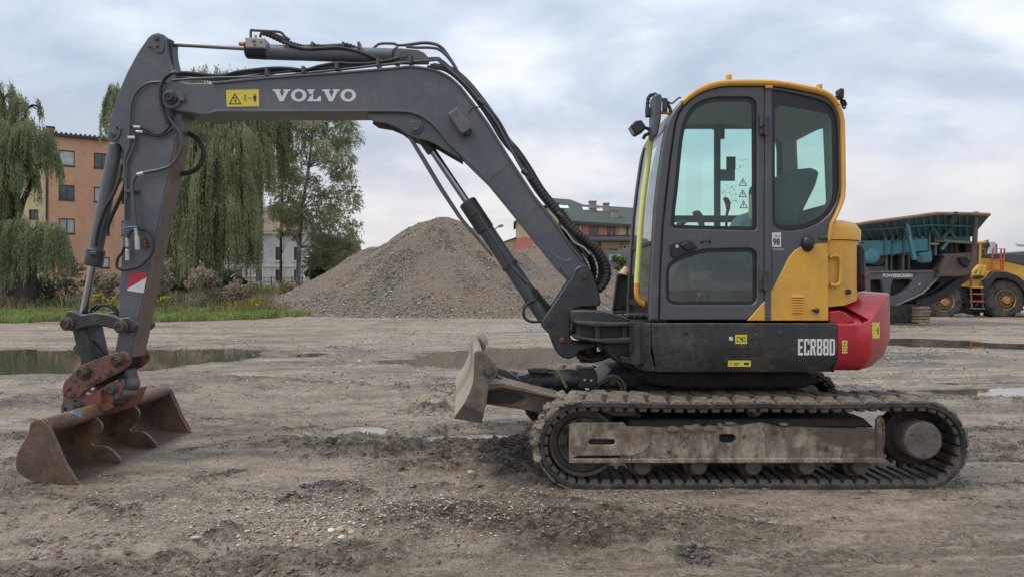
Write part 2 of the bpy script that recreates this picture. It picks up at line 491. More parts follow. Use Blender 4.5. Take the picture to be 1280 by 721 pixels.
M_blk = paint('black_print', (0.02, 0.02, 0.02), 0.5, bump=0.0)
M_white = paint('white_print', (0.66, 0.67, 0.66), 0.5, var=0.06, bump=0.02)
M_decred = paint('red_decal', (0.48, 0.03, 0.045), 0.45, var=0.06, bump=0.02)
M_hiviz = paint('lime_wrap', (0.70, 0.72, 0.22), 0.5, var=0.06)
M_orange = paint('orange_rail', (0.75, 0.33, 0.03), 0.4, var=0.06)
M_blue = paint('blue_mark', (0.13, 0.26, 0.46), 0.6, var=0.15)
M_seat = paint('seat_fabric', (0.055, 0.06, 0.064), 0.85, var=0.15, bump=0.3)
M_inner = paint('cab_inner_trim', (0.085, 0.095, 0.10), 0.8, var=0.1)
M_ceil = paint('cab_headliner', (0.19, 0.20, 0.20), 0.9, var=0.1)
M_seal = paint('window_seal', (0.012, 0.013, 0.014), 0.4, bump=0.02)
M_frame = bpy.data.materials.new('dried_mud_on_frame'); t = nodes(M_frame)
co = NN(t, 'ShaderNodeTexCoord').outputs['Object']
n_a = tnoise(t, co, 1.7, 6, 0.6, 0.5, (2, 0, 5), (1, 1, 1.8)); n_b = tnoise(t, co, 9, 7, 0.7, 0.3, (4, 1, 1), (1.6, 1, 0.7)); n_c = tnoise(t, co, 45, 5, 0.7)
c = mixc(t, mrange(t, n_b, 0.42, 0.60), (0.17, 0.132, 0.098), (0.38, 0.32, 0.245))
c = mixc(t, mrange(t, n_a, 0.46, 0.56, 0, 0.9), c, (0.090, 0.062, 0.047))
c = mixc(t, mrange(t, tnoise(t, co, 5, 7, 0.7, 0.4, (9, 3, 3)), 0.56, 0.64, 0, 0.5), c, (0.22, 0.125, 0.075))
c = mixc(t, mrange(t, tnoise(t, co, 12, 6, 0.7, 0.3, (1, 8, 3), (1.5, 1, .6)), 0.60, 0.64, 0, 0.9), c, (0.055, 0.045, 0.04))
c = mixc(t, mrange(t, n_c, 0.42, 0.34, 0, 0.5), c, (0.08, 0.062, 0.05))
bp = NN(t, 'ShaderNodeBump', {'Strength': 0.8, 'Distance': 0.012}); t.links.new(mth(t, 'ADD', n_b, mth(t, 'MULTIPLY', n_c, .4)), bp.inputs['Height'])
b = NN(t, 'ShaderNodeBsdfPrincipled', {'Roughness': .75}); t.links.new(c, b.inputs['Base Color']); t.links.new(bp.outputs[0], b.inputs['Normal'])
o = NN(t, 'ShaderNodeOutputMaterial'); t.links.new(b.outputs[0], o.inputs[0])
G_cab = glassmat('cab_glass', (0.885, 0.99, 0.957), 0.8, dirt=0.012)
G_low = glassmat('lower_door_glass', (0.80, 0.87, 0.85), 1.5, dirt=0.10)
G_front = glassmat('windscreen_glass', (0.955, 0.985, 0.98), 0.9, dirt=0.06)
# ---------------------------------------------------------------- ground
def vnoise(x, y, seed=0):
    xi = np.floor(x).astype(np.int64); yi = np.floor(y).astype(np.int64)
    fx = x - xi; fy = y - yi
    fx = fx * fx * (3 - 2 * fx); fy = fy * fy * (3 - 2 * fy)
    def h(a, b):
        n = (a * 374761393 + b * 668265263 + seed * 1442695041) & 0xffffffff
        n = ((n ^ (n >> 13)) * 1274126177) & 0xffffffff
        return ((n ^ (n >> 16)) & 0xffff) / 65535.0
    return (h(xi, yi) * (1 - fx) + h(xi + 1, yi) * fx) * (1 - fy) + (h(xi, yi + 1) * (1 - fx) + h(xi + 1, yi + 1) * fx) * fy
def fbm(x, y, oct=4, seed=0, gain=0.5):
    s = 0; a = 1; tot = 0
    for k in range(oct):
        s = s + a * vnoise(x * 2 ** k, y * 2 ** k, seed + k * 17); tot += a; a *= gain
    return s / tot
def ridged(x, y, oct=4, seed=0):
    s = 0; a = 1; tot = 0
    for k in range(oct):
        s = s + a * (1 - np.abs(2 * vnoise(x * 2 ** k, y * 2 ** k, seed + k * 31) - 1)); tot += a; a *= 0.55
    return s / tot
def G(x, y):
    Y = F * CAMH / (y - CY); return ((x - CX) / F * Y, Y)
def sstep(a, b, v):
    t = np.clip((v - a) / (b - a), 0, 1); return t * t * (3 - 2 * t)
# puddles: chains of ellipses on the ground (x, y, rx, ry)
PUD = {
 'big': [(-11.5, 12.9, 5.0, 2.5), (-8.3, 13.3, 3.0, 2.1), (-7.0, 14.2, 1.8, 1.3), (-6.1, 15.0, 0.9, 0.40)],
 'mid': [(0.2, 13.6, 1.9, 2.1), (1.6, 13.2, 1.5, 1.9), (-1.6, 12.9, 0.9, 0.5)],
 'small': [(-4.1, 14.2, 0.35, 0.45)],
 'right_far': [(8.0, 18.4, 1.8, 1.0), (9.7, 17.7, 1.8, 1.15), (11.0, 16.5, 1.5, 0.85), (11.7, 15.7, 1.0, 0.45), (7.0, 18.6, 1.4, 0.7)],
 'right_near': [(6.6, 9.1, 1.1, 0.38), (7.6, 9.25, 1.3, 0.42), (5.7, 9.2, 0.45, 0.14), (6.6, 9.9, 0.8, 0.12)],
 'sky_a': [(-1.42, 6.62, 0.24, 0.22), (-1.2, 6.46, 0.16, 0.10), (-1.05, 6.2, 0.14, 0.08)],
 'sky_b': [(-0.50, 6.26, 0.26, 0.16), (-0.25, 6.38, 0.20, 0.10), (-0.68, 6.05, 0.14, 0.07)],
 'sky_c': [(6.9, 8.1, 0.7, 0.05), (3.7, 5.4, 0.35, 0.05)],
}
def pud_field(x, y):
    wob = (fbm(x * 1.3, y * 1.3, 4, 5) - 0.5)
    wob2 = (fbm(x * 7, y * 7, 3, 15) - 0.5)
    best = np.full(x.shape, -9.0)
    for k, els in PUD.items():
        for (cx, cy, rx, ry) in els:
            v = 1 - np.sqrt(((x - cx) / rx) ** 2 + ((y - cy) / ry) ** 2)
            v = v + wob * (0.55 if rx > 0.6 else 0.3) + wob2 * 0.22
            best = np.maximum(best, v)
    return best
def gl(*p): return [G(a, b) for a, b in p]
RIDGES = [
 (gl((215,700),(300,656),(390,622),(470,600),(560,582),(640,575)), .055, .045),
 (gl((230,562),(330,546),(420,538),(520,550),(620,541)), .06, .05),
 (gl((0,566),(60,620),(150,640),(240,600),(330,585),(430,570)), .05, .035),
 (gl((450,520),(540,512),(600,500),(660,508)), .07, .04),
 (gl((250,470),(330,474),(430,480),(560,494)), .09, .05),
 (gl((380,560),(450,572),(540,566),(640,590),(700,600)), .06, .05),
 (gl((470,615),(560,606),(650,612),(720,628)), .05, .045),
 (gl((640,676),(700,650),(790,655)), .02, .02), (gl((760,690),(850,700),(930,694)), .035, .03),
 (gl((1105,640),(1190,628),(1290,640)), .05, .04), (gl((1150,575),(1210,560),(1290,556)), .07, .05), (gl((1180,600),(1230,610),(1290,604)), .05, .04),
 (gl((1110,470),(1200,462),(1290,474)), .12, .06), (gl((880,645),(960,660),(1040,652)), .03, .025),
 (gl((0,690),(80,676),(160,690),(240,712)), .04, .035), (gl((120,520),(260,530),(340,520)), .05, .03),
]
def ground_h(x, y):
    near = np.clip(1.2 - y / 60, 0.3, 1)
    h = (fbm(x * 0.25, y * 0.25, 3, 1) - 0.5) * 0.07
    h += (fbm(x * 1.4, y * 1.4, 4, 2) - 0.5) * 0.03
    h += (fbm(x * 9, y * 9, 4, 3, 0.6) - 0.5) * 0.016
    # churned mud: a band from the blade to the left and the area in front of the track
    band = np.exp(-(((x + 0.3) * 0.26 + (y - 5.75) * 1.0 - 0.16 * (x + 0.3)) ** 2) / 0.42)
    rough = band * sstep(-3.6, -1.2, x) * (1 - sstep(1.0, 2.2, x))
    rough = np.maximum(rough, 0.75 * np.exp(-((x + 0.2) ** 2 / 0.9 + (y - 4.95) ** 2 / 0.22)))
    rough = np.maximum(rough, 0.75 * sstep(0.44, 0.58, fbm(x * 0.45 + 3, y * 0.8, 3, 44)) * (y < 16))
    rough = np.maximum(rough, 0.7 * sstep(3.2, 4.0, x) * (1 - sstep(6.4, 7.6, y)) * sstep(4.9, 5.3, y))
    ax, ay = x * 0.97 + y * 0.26, -x * 0.26 + y * 0.97
    cl = ridged(ax * 2.6, ay * 5.5, 4, 9)
    cl2 = fbm(ax * 14, ay * 22, 3, 19)
    mask = sstep(0.50, 0.66, fbm(ax * 1.5, ay * 3.4, 3, 29) + 0.16 * rough)
    h += rough * mask * (sstep(0.45, 0.80, cl) * 0.065 + (cl2 - 0.4) * 0.075) * near
    crust = sstep(0.52, 0.56, fbm(ax * 3.1 + 7, ay * 6.5, 4, 39)) * sstep(0.46, 0.6, fbm(x * 0.8, y * 1.0 + 5, 3, 49))
    h += crust * 0.014 * near
    # wheel and track ruts with tread bars
    for (x0, y0, dx, dy, w, pitch, dep) in ((-3.2, 4.1, 1.0, 0.22, 0.24, 0.13, 0.016), (-2.6, 7.4, 1.0, 0.05, 0.3, 0.16, 0.014),
                                            (-5.0, 9.6, 1.0, -0.06, 0.35, 0.2, 0.018), (2.5, 3.75, 1.0, 0.03, 0.12, 0.12, 0.010), (1.0, 8.6, 1.0, 0.09, 0.35, 0.2, 0.02)):
        L = math.hypot(dx, dy); ux, uy = dx / L, dy / L
        s = (x - x0) * ux + (y - y0) * uy; d = -(x - x0) * uy + (y - y0) * ux + (fbm(s * 0.6, s * 0 + 3, 2, 71) - 0.5) * 0.4
        inr = np.exp(-(d / w) ** 4)
        brk = sstep(0.40, 0.6, fbm(x * 1.1 + 8, y * 1.1, 3, 77))
        h += inr * brk * (-dep + dep * 0.9 * sstep(0.2, 0.8, 0.5 + 0.5 * np.sin(s * 2 * math.pi / pitch + d * 7)))
        h += brk * dep * 0.9 * np.exp(-((np.abs(d) - w * 1.15) / (w * 0.22)) ** 2)
    # rounded berm below the blade and under the bucket stays flat
    for pl_, w_, am in RIDGES:
        d = np.full(x.shape, 9.0)
        wx = x + (fbm(x * 2.2, y * 2.2, 3, 91) - .5) * .35; wy = y + (fbm(x * 2.2, y * 2.2, 3, 92) - .5) * .25
        for (ax_, ay_), (bx_, by_) in zip(pl_, pl_[1:]):
            ex, ey = bx_ - ax_, by_ - ay_; tt = np.clip(((wx - ax_) * ex + (wy - ay_) * ey) / (ex * ex + ey * ey), 0, 1)
            d = np.minimum(d, np.hypot(wx - ax_ - tt * ex, wy - ay_ - tt * ey))
        r1 = np.exp(-(d / w_) ** 2) * sstep(.38, .58, fbm(x * 3.3, y * 5.0, 3, 95))
        h += r1 * (am * (.4 + 1.1 * cl2) ) - np.exp(-((d - 2.2 * w_) / w_) ** 2) * am * .25
        rough = np.maximum(rough, r1 * 1.2); mask = np.maximum(mask, r1)
    flat = np.exp(-(((x - 1.6) / 1.7) ** 6 + ((y - 4.9) / 0.55) ** 6))
    flat = np.maximum(flat, np.exp(-(((x + 3.0) / 0.75) ** 6 + ((y - 5.6) / 1.15) ** 6)))
    h = h * (1 - 0.9 * flat) + flat * 0.0
    pf = pud_field(x, y)
    m = sstep(-0.16, 0.02, pf)
    deep = -0.022 - 0.06 * sstep(0.0, 0.5, pf)
    h = h * (1 - 0.85 * sstep(-0.9, -0.1, pf))
    h = h * (1 - m * 0.9) + deep * m
    # waste ground rises slightly under the grass at the back left
    h += 0.25 * sstep(31, 36, y + 0.25 * x + 4.0) * sstep(-4, -12, x) * near
    return h, rough * mask, pf
WATER_Z = -0.009
def axis(a, b, d, ends):
    core = list(np.arange(a, b, d)); out = []
    x = a; s = d
    while x > ends[0]:
        s *= 1.13; x -= s; out.append(x)
    out = out[::-1] + core
    x = core[-1]; s = d
    while x < ends[1]:
        s *= 1.13; x += s; out.append(x)
    return np.array(out)
ys = [-900., -300., -100., -40., -15., -5., 0., 1.6, 2.3, 2.8]
y = 3.0; 
while y < 45: ys.append(y); y += max(0.0125, 0.0022 * y * y / 3.0 * 0.55 + 0.006) if y < 30 else y * 0.03
while y < 2600: ys.append(y); y *= 1.12
ys = np.array(ys)
xs = axis(-5.2, 5.2, 0.0165, (-2500, 2500))
gx, gy = np.meshgrid(xs, ys)
hz, rgh, pf = ground_h(gx, gy)
hz = np.where((np.abs(gx) > 60) | (gy > 80) | (gy < 0), 0.0, hz)
nx_, ny_ = len(xs), len(ys)
Vg = np.stack([gx.ravel(), gy.ravel(), hz.ravel()], 1)
ii = (np.arange(ny_ - 1)[:, None] * nx_ + np.arange(nx_ - 1)[None, :]).ravel()
Fg = np.stack([ii, ii + 1, ii + nx_ + 1, ii + nx_], 1)
print("ground verts", len(Vg))
me = mesh_np("ground", Vg, Fg, smooth=True)
at = me.attributes.new("wet", 'FLOAT', 'POINT')
wet = sstep(-0.35, 0.02, pf) * 0.85
wet = np.maximum(wet, rgh * 0.95)
at.data.foreach_set('value', wet.ravel().astype(np.float32))
mg = bpy.data.materials.new("packed_mud_and_grit"); t = nodes(mg)
co = NN(t, 'ShaderNodeTexCoord').outputs['Object']
a_ = NN(t, 'ShaderNodeAttribute', attribute_name='wet').outputs['Fac']
nb = tnoise(t, co, 0.35, 6, 0.6, 0.3)
nm = tnoise(t, co, 2.2, 7, 0.66, 0.3, (3, 8, 0), (0.7, 1.3, 1))
nf = tnoise(t, co, 26, 6, 0.7)
ng = tnoise(t, co, 130, 3, 0.6)
c = mixc(t, mrange(t, nm, 0.36, 0.64), (0.26, 0.195, 0.140), (0.50, 0.395, 0.290))
c = mixc(t, mrange(t, nb, 0.35, 0.7, 0, 0.6), c, (0.42, 0.33, 0.24))
cm_ = mrange(t, tnoise(t, co, 1.5, 6, 0.68, 0.5, (13, 2, 0), (0.6, 1.3, 1)), 0.50, 0.60)
c = mixc(t, mrange(t, nf, 0.50, 0.62, 0, 0.55), c, (0.50, 0.44, 0.36))
c = mixc(t, mth(t, 'MULTIPLY', mrange(t, nf, 0.54, 0.44, 0, 0.9), mth(t, 'ADD', mth(t, 'MULTIPLY', cm_, 0.85), 0.12)), c, (0.075, 0.056, 0.042))
n7 = tnoise(t, co, 75, 5, 0.7, 0, (4, 4, 0))
c = mixc(t, mrange(t, n7, 0.45, 0.38, 0, 0.6), c, (0.10, 0.077, 0.058))
vc = NN(t, 'ShaderNodeTexVoronoi', {'Scale': 34.0, 'Randomness': 1.0}); t.links.new(co, vc.inputs['Vector'])
sc_ = NN(t, 'ShaderNodeSeparateColor'); t.links.new(vc.outputs['Color'], sc_.inputs[0])
crumb = mth(t, 'MULTIPLY', mrange(t, sc_.outputs[0], 0.74, 0.78), mrange(t, vc.outputs['Distance'], 0.50, 0.36))
c = mixc(t, mth(t, 'MULTIPLY', crumb, mth(t, 'ADD', mth(t, 'MULTIPLY', cm_, 0.8), 0.10)), c, (0.080, 0.060, 0.045))
c = mixc(t, mrange(t, n7, 0.55, 0.64, 0, 0.6), c, (0.58, 0.51, 0.42))
st2 = tnoise(t, co, 0.9, 7, 0.7, 0.4, (2, 9, 0), (0.4, 1.3, 1))
c = mixc(t, mrange(t, st2, 0.47, 0.60, 0, 0.65), c, (0.15, 0.115, 0.082))
st3 = tnoise(t, co, 5.5, 6, 0.72, 0.3, (8, 3, 0), (0.45, 1.4, 1))
c = mixc(t, mrange(t, st3, 0.54, 0.63, 0, 0.65), c, (0.12, 0.092, 0.068))
c = mixc(t, mrange(t, st3, 0.44, 0.36, 0, 0.4), c, (0.62, 0.52, 0.40))
vor = NN(t, 'ShaderNodeTexVoronoi', {'Scale': 60.0}); t.links.new(co, vor.inputs['Vector'])
sepc = NN(t, 'ShaderNodeSeparateColor'); t.links.new(vor.outputs['Color'], sepc.inputs[0])
grit = mth(t, 'MULTIPLY', mrange(t, sepc.outputs[0], 0.80, 0.84), mrange(t, vor.outputs['Distance'], 0.42, 0.30))
gm = mth(t, 'MULTIPLY', grit, mrange(t, nm, 0.35, 0.6, 0.25, 0.9))
gcol = mixc(t, sepc.outputs[1], (0.56, 0.52, 0.45), (0.17, 0.165, 0.16))
c = mixc(t, gm, c, gcol)
wetf = mth(t, 'ADD', a_, mrange(t, nb, 0.50, 0.62, 0.0, 0.55), True)
wpat = mth(t, 'ADD', mrange(t, tnoise(t, co, 17, 6, 0.7, 0.4, (6, 1, 0), (0.6, 1.2, 1)), 0.62, 0.40, 0.0, 0.85), 0.12, True)
c = mixc(t, mth(t, 'MULTIPLY', wetf, wpat), c, (0.060, 0.045, 0.033))
rg = mrange(t, wetf, 0.0, 1.0, 0.62, 0.20)
rg = mth(t, 'ADD', rg, mrange(t, nf, 0.35, 0.65, -0.12, 0.1), True)
hgt = mth(t, 'ADD', mth(t, 'MULTIPLY', nf, 1.0), mth(t, 'ADD', mth(t, 'MULTIPLY', ng, 0.22), mth(t, 'ADD', mth(t, 'MULTIPLY', gm, 0.35), mth(t, 'MULTIPLY', crumb, 0.35))))
bp = NN(t, 'ShaderNodeBump', {'Strength': 1.0, 'Distance': 0.055}); t.links.new(hgt, bp.inputs['Height'])
b = NN(t, 'ShaderNodeBsdfPrincipled', {'Specular IOR Level': 0.45})
t.links.new(c, b.inputs['Base Color']); t.links.new(rg, b.inputs['Roughness']); t.links.new(bp.outputs[0], b.inputs['Normal'])
o = NN(t, 'ShaderNodeOutputMaterial'); t.links.new(b.outputs[0], o.inputs[0])
ground = link("ground", me, None, None, mg); tag(ground, "packed wet mud and grit yard with ruts", kind='structure')

# water in the hollows
mw = bpy.data.materials.new("muddy_water"); t = nodes(mw)
co = NN(t, 'ShaderNodeTexCoord').outputs['Object']
wn_ = tnoise(t, co, 5, 2, 0.5, 0, None, (1, 1, 1))
bp = NN(t, 'ShaderNodeBump', {'Strength': 0.04, 'Distance': 0.01}); t.links.new(wn_, bp.inputs['Height'])
b = NN(t, 'ShaderNodeBsdfPrincipled', {'Base Color': (0.085, 0.073, 0.052, 1), 'Roughness': 0.03, 'IOR': 1.33, 'Specular IOR Level': 0.5})
t.links.new(bp.outputs[0], b.inputs['Normal'])
o = NN(t, 'ShaderNodeOutputMaterial'); t.links.new(b.outputs[0], o.inputs[0])
mw2 = mw.copy(); mw2.name = 'shallow_sky_glare_water'
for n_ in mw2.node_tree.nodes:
    if n_.type == 'BSDF_PRINCIPLED': n_.inputs['Base Color'].default_value = (0.27, 0.24, 0.20, 1)  # sky glare of the small puddles put into a paler base colour
for k, els in PUD.items():
    x0 = min(e_[0] - e_[2] * 1.3 for e_ in els) - 0.05; x1 = max(e_[0] + e_[2] * 1.3 for e_ in els) + 0.05
    y0 = min(e_[1] - e_[3] * 1.3 for e_ in els) - 0.03; y1 = max(e_[1] + e_[3] * 1.3 for e_ in els) + 0.03
    # outline of the wet hollow, marched on a fine grid so that the sheet stays inside it
    st = max(0.01, (x1 - x0) / 160)
    qx = np.arange(x0, x1, st); qy = np.arange(y0, y1, max(0.006, (y1 - y0) / 120)); qxx, qyy = np.meshgrid(qx, qy)
    hq, _, pq = ground_h(qxx, qyy)
    keep = (pq[:-1, :-1] > -0.22) & (pq[1:, 1:] > -0.22) & (pq[:-1, 1:] > -0.22) & (pq[1:, :-1] > -0.22)
    ii = (np.arange(len(qy) - 1)[:, None] * len(qx) + np.arange(len(qx) - 1)[None, :])[keep]
    if len(ii) == 0: continue
    Fq = np.stack([ii, ii + 1, ii + len(qx) + 1, ii + len(qx)], 1)
    used = np.unique(Fq); rm = np.full(qxx.size, -1); rm[used] = np.arange(len(used))
    Vq = np.stack([qxx.ravel(), qyy.ravel(), np.full(qxx.size, WATER_Z)], 1)[used]
    pm = mesh_np("puddle", Vq, rm[Fq], smooth=True)
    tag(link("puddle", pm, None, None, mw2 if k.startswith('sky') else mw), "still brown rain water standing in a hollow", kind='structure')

def gz_at(x, y):
    h, _, _ = ground_h(np.array([[float(x)]]), np.array([[float(y)]])); return float(h[0, 0])

# ---------------------------------------------------------------- loose stones
OCT_V = np.array([[1, 0, 0], [-1, 0, 0], [0, 1, 0], [0, -1, 0], [0, 0, 1], [0, 0, -1]], float)
OCT_F = np.array([[0, 2, 4], [2, 1, 4], [1, 3, 4], [3, 0, 4], [2, 0, 5], [1, 2, 5], [3, 1, 5], [0, 3, 5]])
def stones_mesh(name, pts, size, flat=0.6):
    n = len(pts)
    v = OCT_V[None] * (1 + rng.uniform(-0.35, 0.35, (n, 6, 1)))
    v = v + rng.uniform(-0.25, 0.25, (n, 6, 3))
    v = v * np.asarray(size)[:, None, None] * rng.uniform(0.6, 1.25, (n, 1, 3))
    v[:, :, 2] *= flat
    a = rng.uniform(0, 6.28, n); ca, sa = np.cos(a), np.sin(a)
    x, y_ = v[:, :, 0].copy(), v[:, :, 1].copy()
    v[:, :, 0] = x * ca[:, None] - y_ * sa[:, None]; v[:, :, 1] = x * sa[:, None] + y_ * ca[:, None]
    v = v + pts[:, None, :]
    Fs = OCT_F[None] + (np.arange(n) * 6)[:, None, None]
    me = mesh_np(name, v.reshape(-1, 3), Fs.reshape(-1, 3))
    ca_ = me.attributes.new("shade", 'FLOAT', 'POINT')
    ca_.data.foreach_set('value', np.repeat(rng.random(n), 6).astype(np.float32))
    return me
def stone_mat(name, cols, rough=0.8):
    m = bpy.data.materials.new(name); t = nodes(m)
    a_ = NN(t, 'ShaderNodeAttribute', attribute_name='shade').outputs['Fac']
    r = NN(t, 'ShaderNodeValToRGB'); t.links.new(a_, r.inputs[0]); el = r.color_ramp.elements
    el[0].position = 0; el[0].color = (*cols[0], 1); el[1].position = 1; el[1].color = (*cols[-1], 1)
    for k, c_ in enumerate(cols[1:-1]):
        e_ = el.new((k + 1) / (len(cols) - 1)); e_.color = (*c_, 1)
    co = NN(t, 'ShaderNodeTexCoord').outputs['Object']
    n = tnoise(t, co, 40, 3, 0.6)
    cc = mixc(t, mrange(t, n, 0.4, 0.7, 0, 0.3), r.outputs[0], (0.16, 0.13, 0.10))
    b = NN(t, 'ShaderNodeBsdfPrincipled', {'Roughness': rough, 'Specular IOR Level': 0.3}); t.links.new(cc, b.inputs['Base Color'])
    o = NN(t, 'ShaderNodeOutputMaterial'); t.links.new(b.outputs[0], o.inputs[0])
    return m
M_grit = stone_mat('yard_grit', [(0.05, 0.047, 0.045), (0.16, 0.14, 0.12), (0.33, 0.27, 0.20), (0.25, 0.25, 0.25), (0.48, 0.38, 0.24), (0.60, 0.57, 0.50)])
M_clod = stone_mat('mud_clods', [(0.070, 0.054, 0.041), (0.13, 0.10, 0.075), (0.22, 0.175, 0.135)], 0.55)
M_pile = stone_mat('crushed_stone', [(0.07, 0.063, 0.056), (0.15, 0.132, 0.113), (0.21, 0.185, 0.157), (0.26, 0.232, 0.20), (0.31, 0.285, 0.255), (0.44, 0.42, 0.385)])
def scatter_ground(name, n, xr, yr, smin, smax, mat, label, dens=None, sink=0.2):
    # even picture-independent density that thins with distance from the trodden yard
    x = rng.uniform(*xr, n); y = rng.uniform(*yr, n)
    if dens is not None:
        k = rng.random(n) < dens(x, y); x, y = x[k], y[k]
    h, _, pf_ = ground_h(x[None], y[None]); h = h[0]
    ok = pf_[0] < -0.05; x, y, h = x[ok], y[ok], h[ok]
    s = smin + (smax - smin) * rng.random(len(x)) ** 3
    me = stones_mesh(name, np.stack([x, y, h + s * sink], 1), s)
    o = link(name, me, None, None, mat); tag(o, label, kind='stuff'); return o
gravpatch = lambda x, y: np.clip(np.exp(-(((x + 0.95) / 0.75) ** 2 + ((y - 4.0) / 0.33) ** 2)) + 0.4 * np.exp(-(((x + 0.3) / 1.2) ** 2 + ((y - 4.35) / 0.3) ** 2)), 0, 1)
scatter_ground("grit", 60000, (-4.8, 6.0), (3.0, 9), 0.0015, 0.006, M_grit, "fine grit and small stones trodden into the mud",
               lambda x, y: 0.30 + 0.7 * sstep(0.45, 0.7, fbm(x * 0.9, y * 1.3, 3, 61)))
scatter_ground("grit", 36000, (-16, 18), (8.5, 34), 0.008, 0.034, M_grit, "scattered stones on the far part of the yard",
               lambda x, y: 0.15 + 0.85 * sstep(0.48, 0.66, fbm(x * 0.35, y * 0.35, 3, 63)))
scatter_ground("gravel", 42000, (-3.0, 1.5), (3.2, 5.0), 0.003, 0.013, M_grit, "small patch of loose gravel in the near mud", gravpatch, 0.35)
scatter_ground("mud_crumbs", 80000, (-4.8, 6.2), (3.0, 9), 0.003, 0.017, M_clod, "dark crumbs of churned wet mud",
               lambda x, y: 0.015 + 0.985 * ground_h(x[None], y[None])[1][0] ** 1.2, 0.3)
def rock(name, label, x, y, s, col, cat='stone', sq=(1, 0.8, 0.6)):
    bm = bmesh.new(); bmesh.ops.create_icosphere(bm, subdivisions=2, radius=1)
    for v in bm.verts:
        k = 1 + 0.35 * mnoise.noise(v.co * 1.3 + Vector((x * 7, y * 5, 0)))
        v.co = Vector((v.co.x * sq[0], v.co.y * sq[1], v.co.z * sq[2])) * s * k
    me = bpy.data.meshes.new(name); bm.to_mesh(me); bm.free()
    o = link(name, me, None, (x, y, gz_at(x, y) + s * 0.3), paint(name + '_' + label[:14].replace(' ', '_'), col, 0.8, var=0.15, bump=0.5))
    tag(o, label, cat)
def GP(px, py): return G(px, py)
rock('stone', 'small white pebble in the gravel patch, nearest the tan stones', *GP(414, 666), 0.020, (0.62, 0.60, 0.55))
rock('stone', 'tan stone at the head of the near gravel patch', *GP(425, 664), 0.025, (0.40, 0.31, 0.20))
rock('stone', 'tan flat stone right of the other tan stone', *GP(440, 668), 0.022, (0.42, 0.33, 0.22))
rock('stone', 'pale grey pebble below the two tan stones', *GP(427, 673), 0.019, (0.55, 0.52, 0.46))
rock('stone', 'single pale stone on churned mud by the track', *GP(588, 589), 0.025, (0.50, 0.44, 0.35))
rock('brick_fragment', 'orange brick chip lying near the pale stone', *GP(571, 596), 0.016, (0.30, 0.13, 0.08), 'brick piece')
rock('brick_fragment', 'orange brick chip alone in the lower left mud', *GP(74, 693), 0.015, (0.36, 0.16, 0.09), 'brick piece')
rock('stone', 'flat sandy stone in the mud between brick chip and gravel', *GP(245, 681), 0.022, (0.40, 0.34, 0.25), sq=(1.3, 0.8, 0.4))
rock('stone', 'white pebble on the smooth mud in front of the track', *GP(962, 656), 0.014, (0.65, 0.62, 0.55))
# dark scraps
def scrap(label, pts, name='mud_lump', s=0.05, mat=None):
    mb = MB()
    for k in range(26):
        a = random.random() * 6.28; r_ = random.random() ** 0.6
        x = pts[0] + math.cos(a) * r_ * pts[2]; y = pts[1] + math.sin(a) * r_ * pts[3]
        z = gz_at(x, y); ss = s * random.uniform(0.35, 1.0)
        V = [(x + ss * random.uniform(.6, 1.3) * v[0], y + ss * random.uniform(.5, 1) * v[1], z + 0.004 + ss * 0.42 * v[2]) for v in OCT_V]
        mb.add(V, [tuple(f) for f in OCT_F])
    o = mb.build(name, mat or M_clod, None, 20); tag(o, label, 'mud')
scrap('black oily lump of debris on the ground right of the bucket', (*GP(403, 609), 0.13, 0.10), 'debris_heap', 0.05, paint('black_debris', (0.02, 0.022, 0.028), 0.3, bump=0.4))
scrap('dark wet mud lump in front of the track near the photo edge', (*GP(868, 701), 0.10, 0.07), 'debris_heap', 0.03, paint('black_debris2', (0.03, 0.027, 0.027), 0.4, bump=0.4))
scrap('brown clod heap on smooth mud in front of the track', (*GP(945, 660), 0.05, 0.05), 'debris_heap', 0.022)

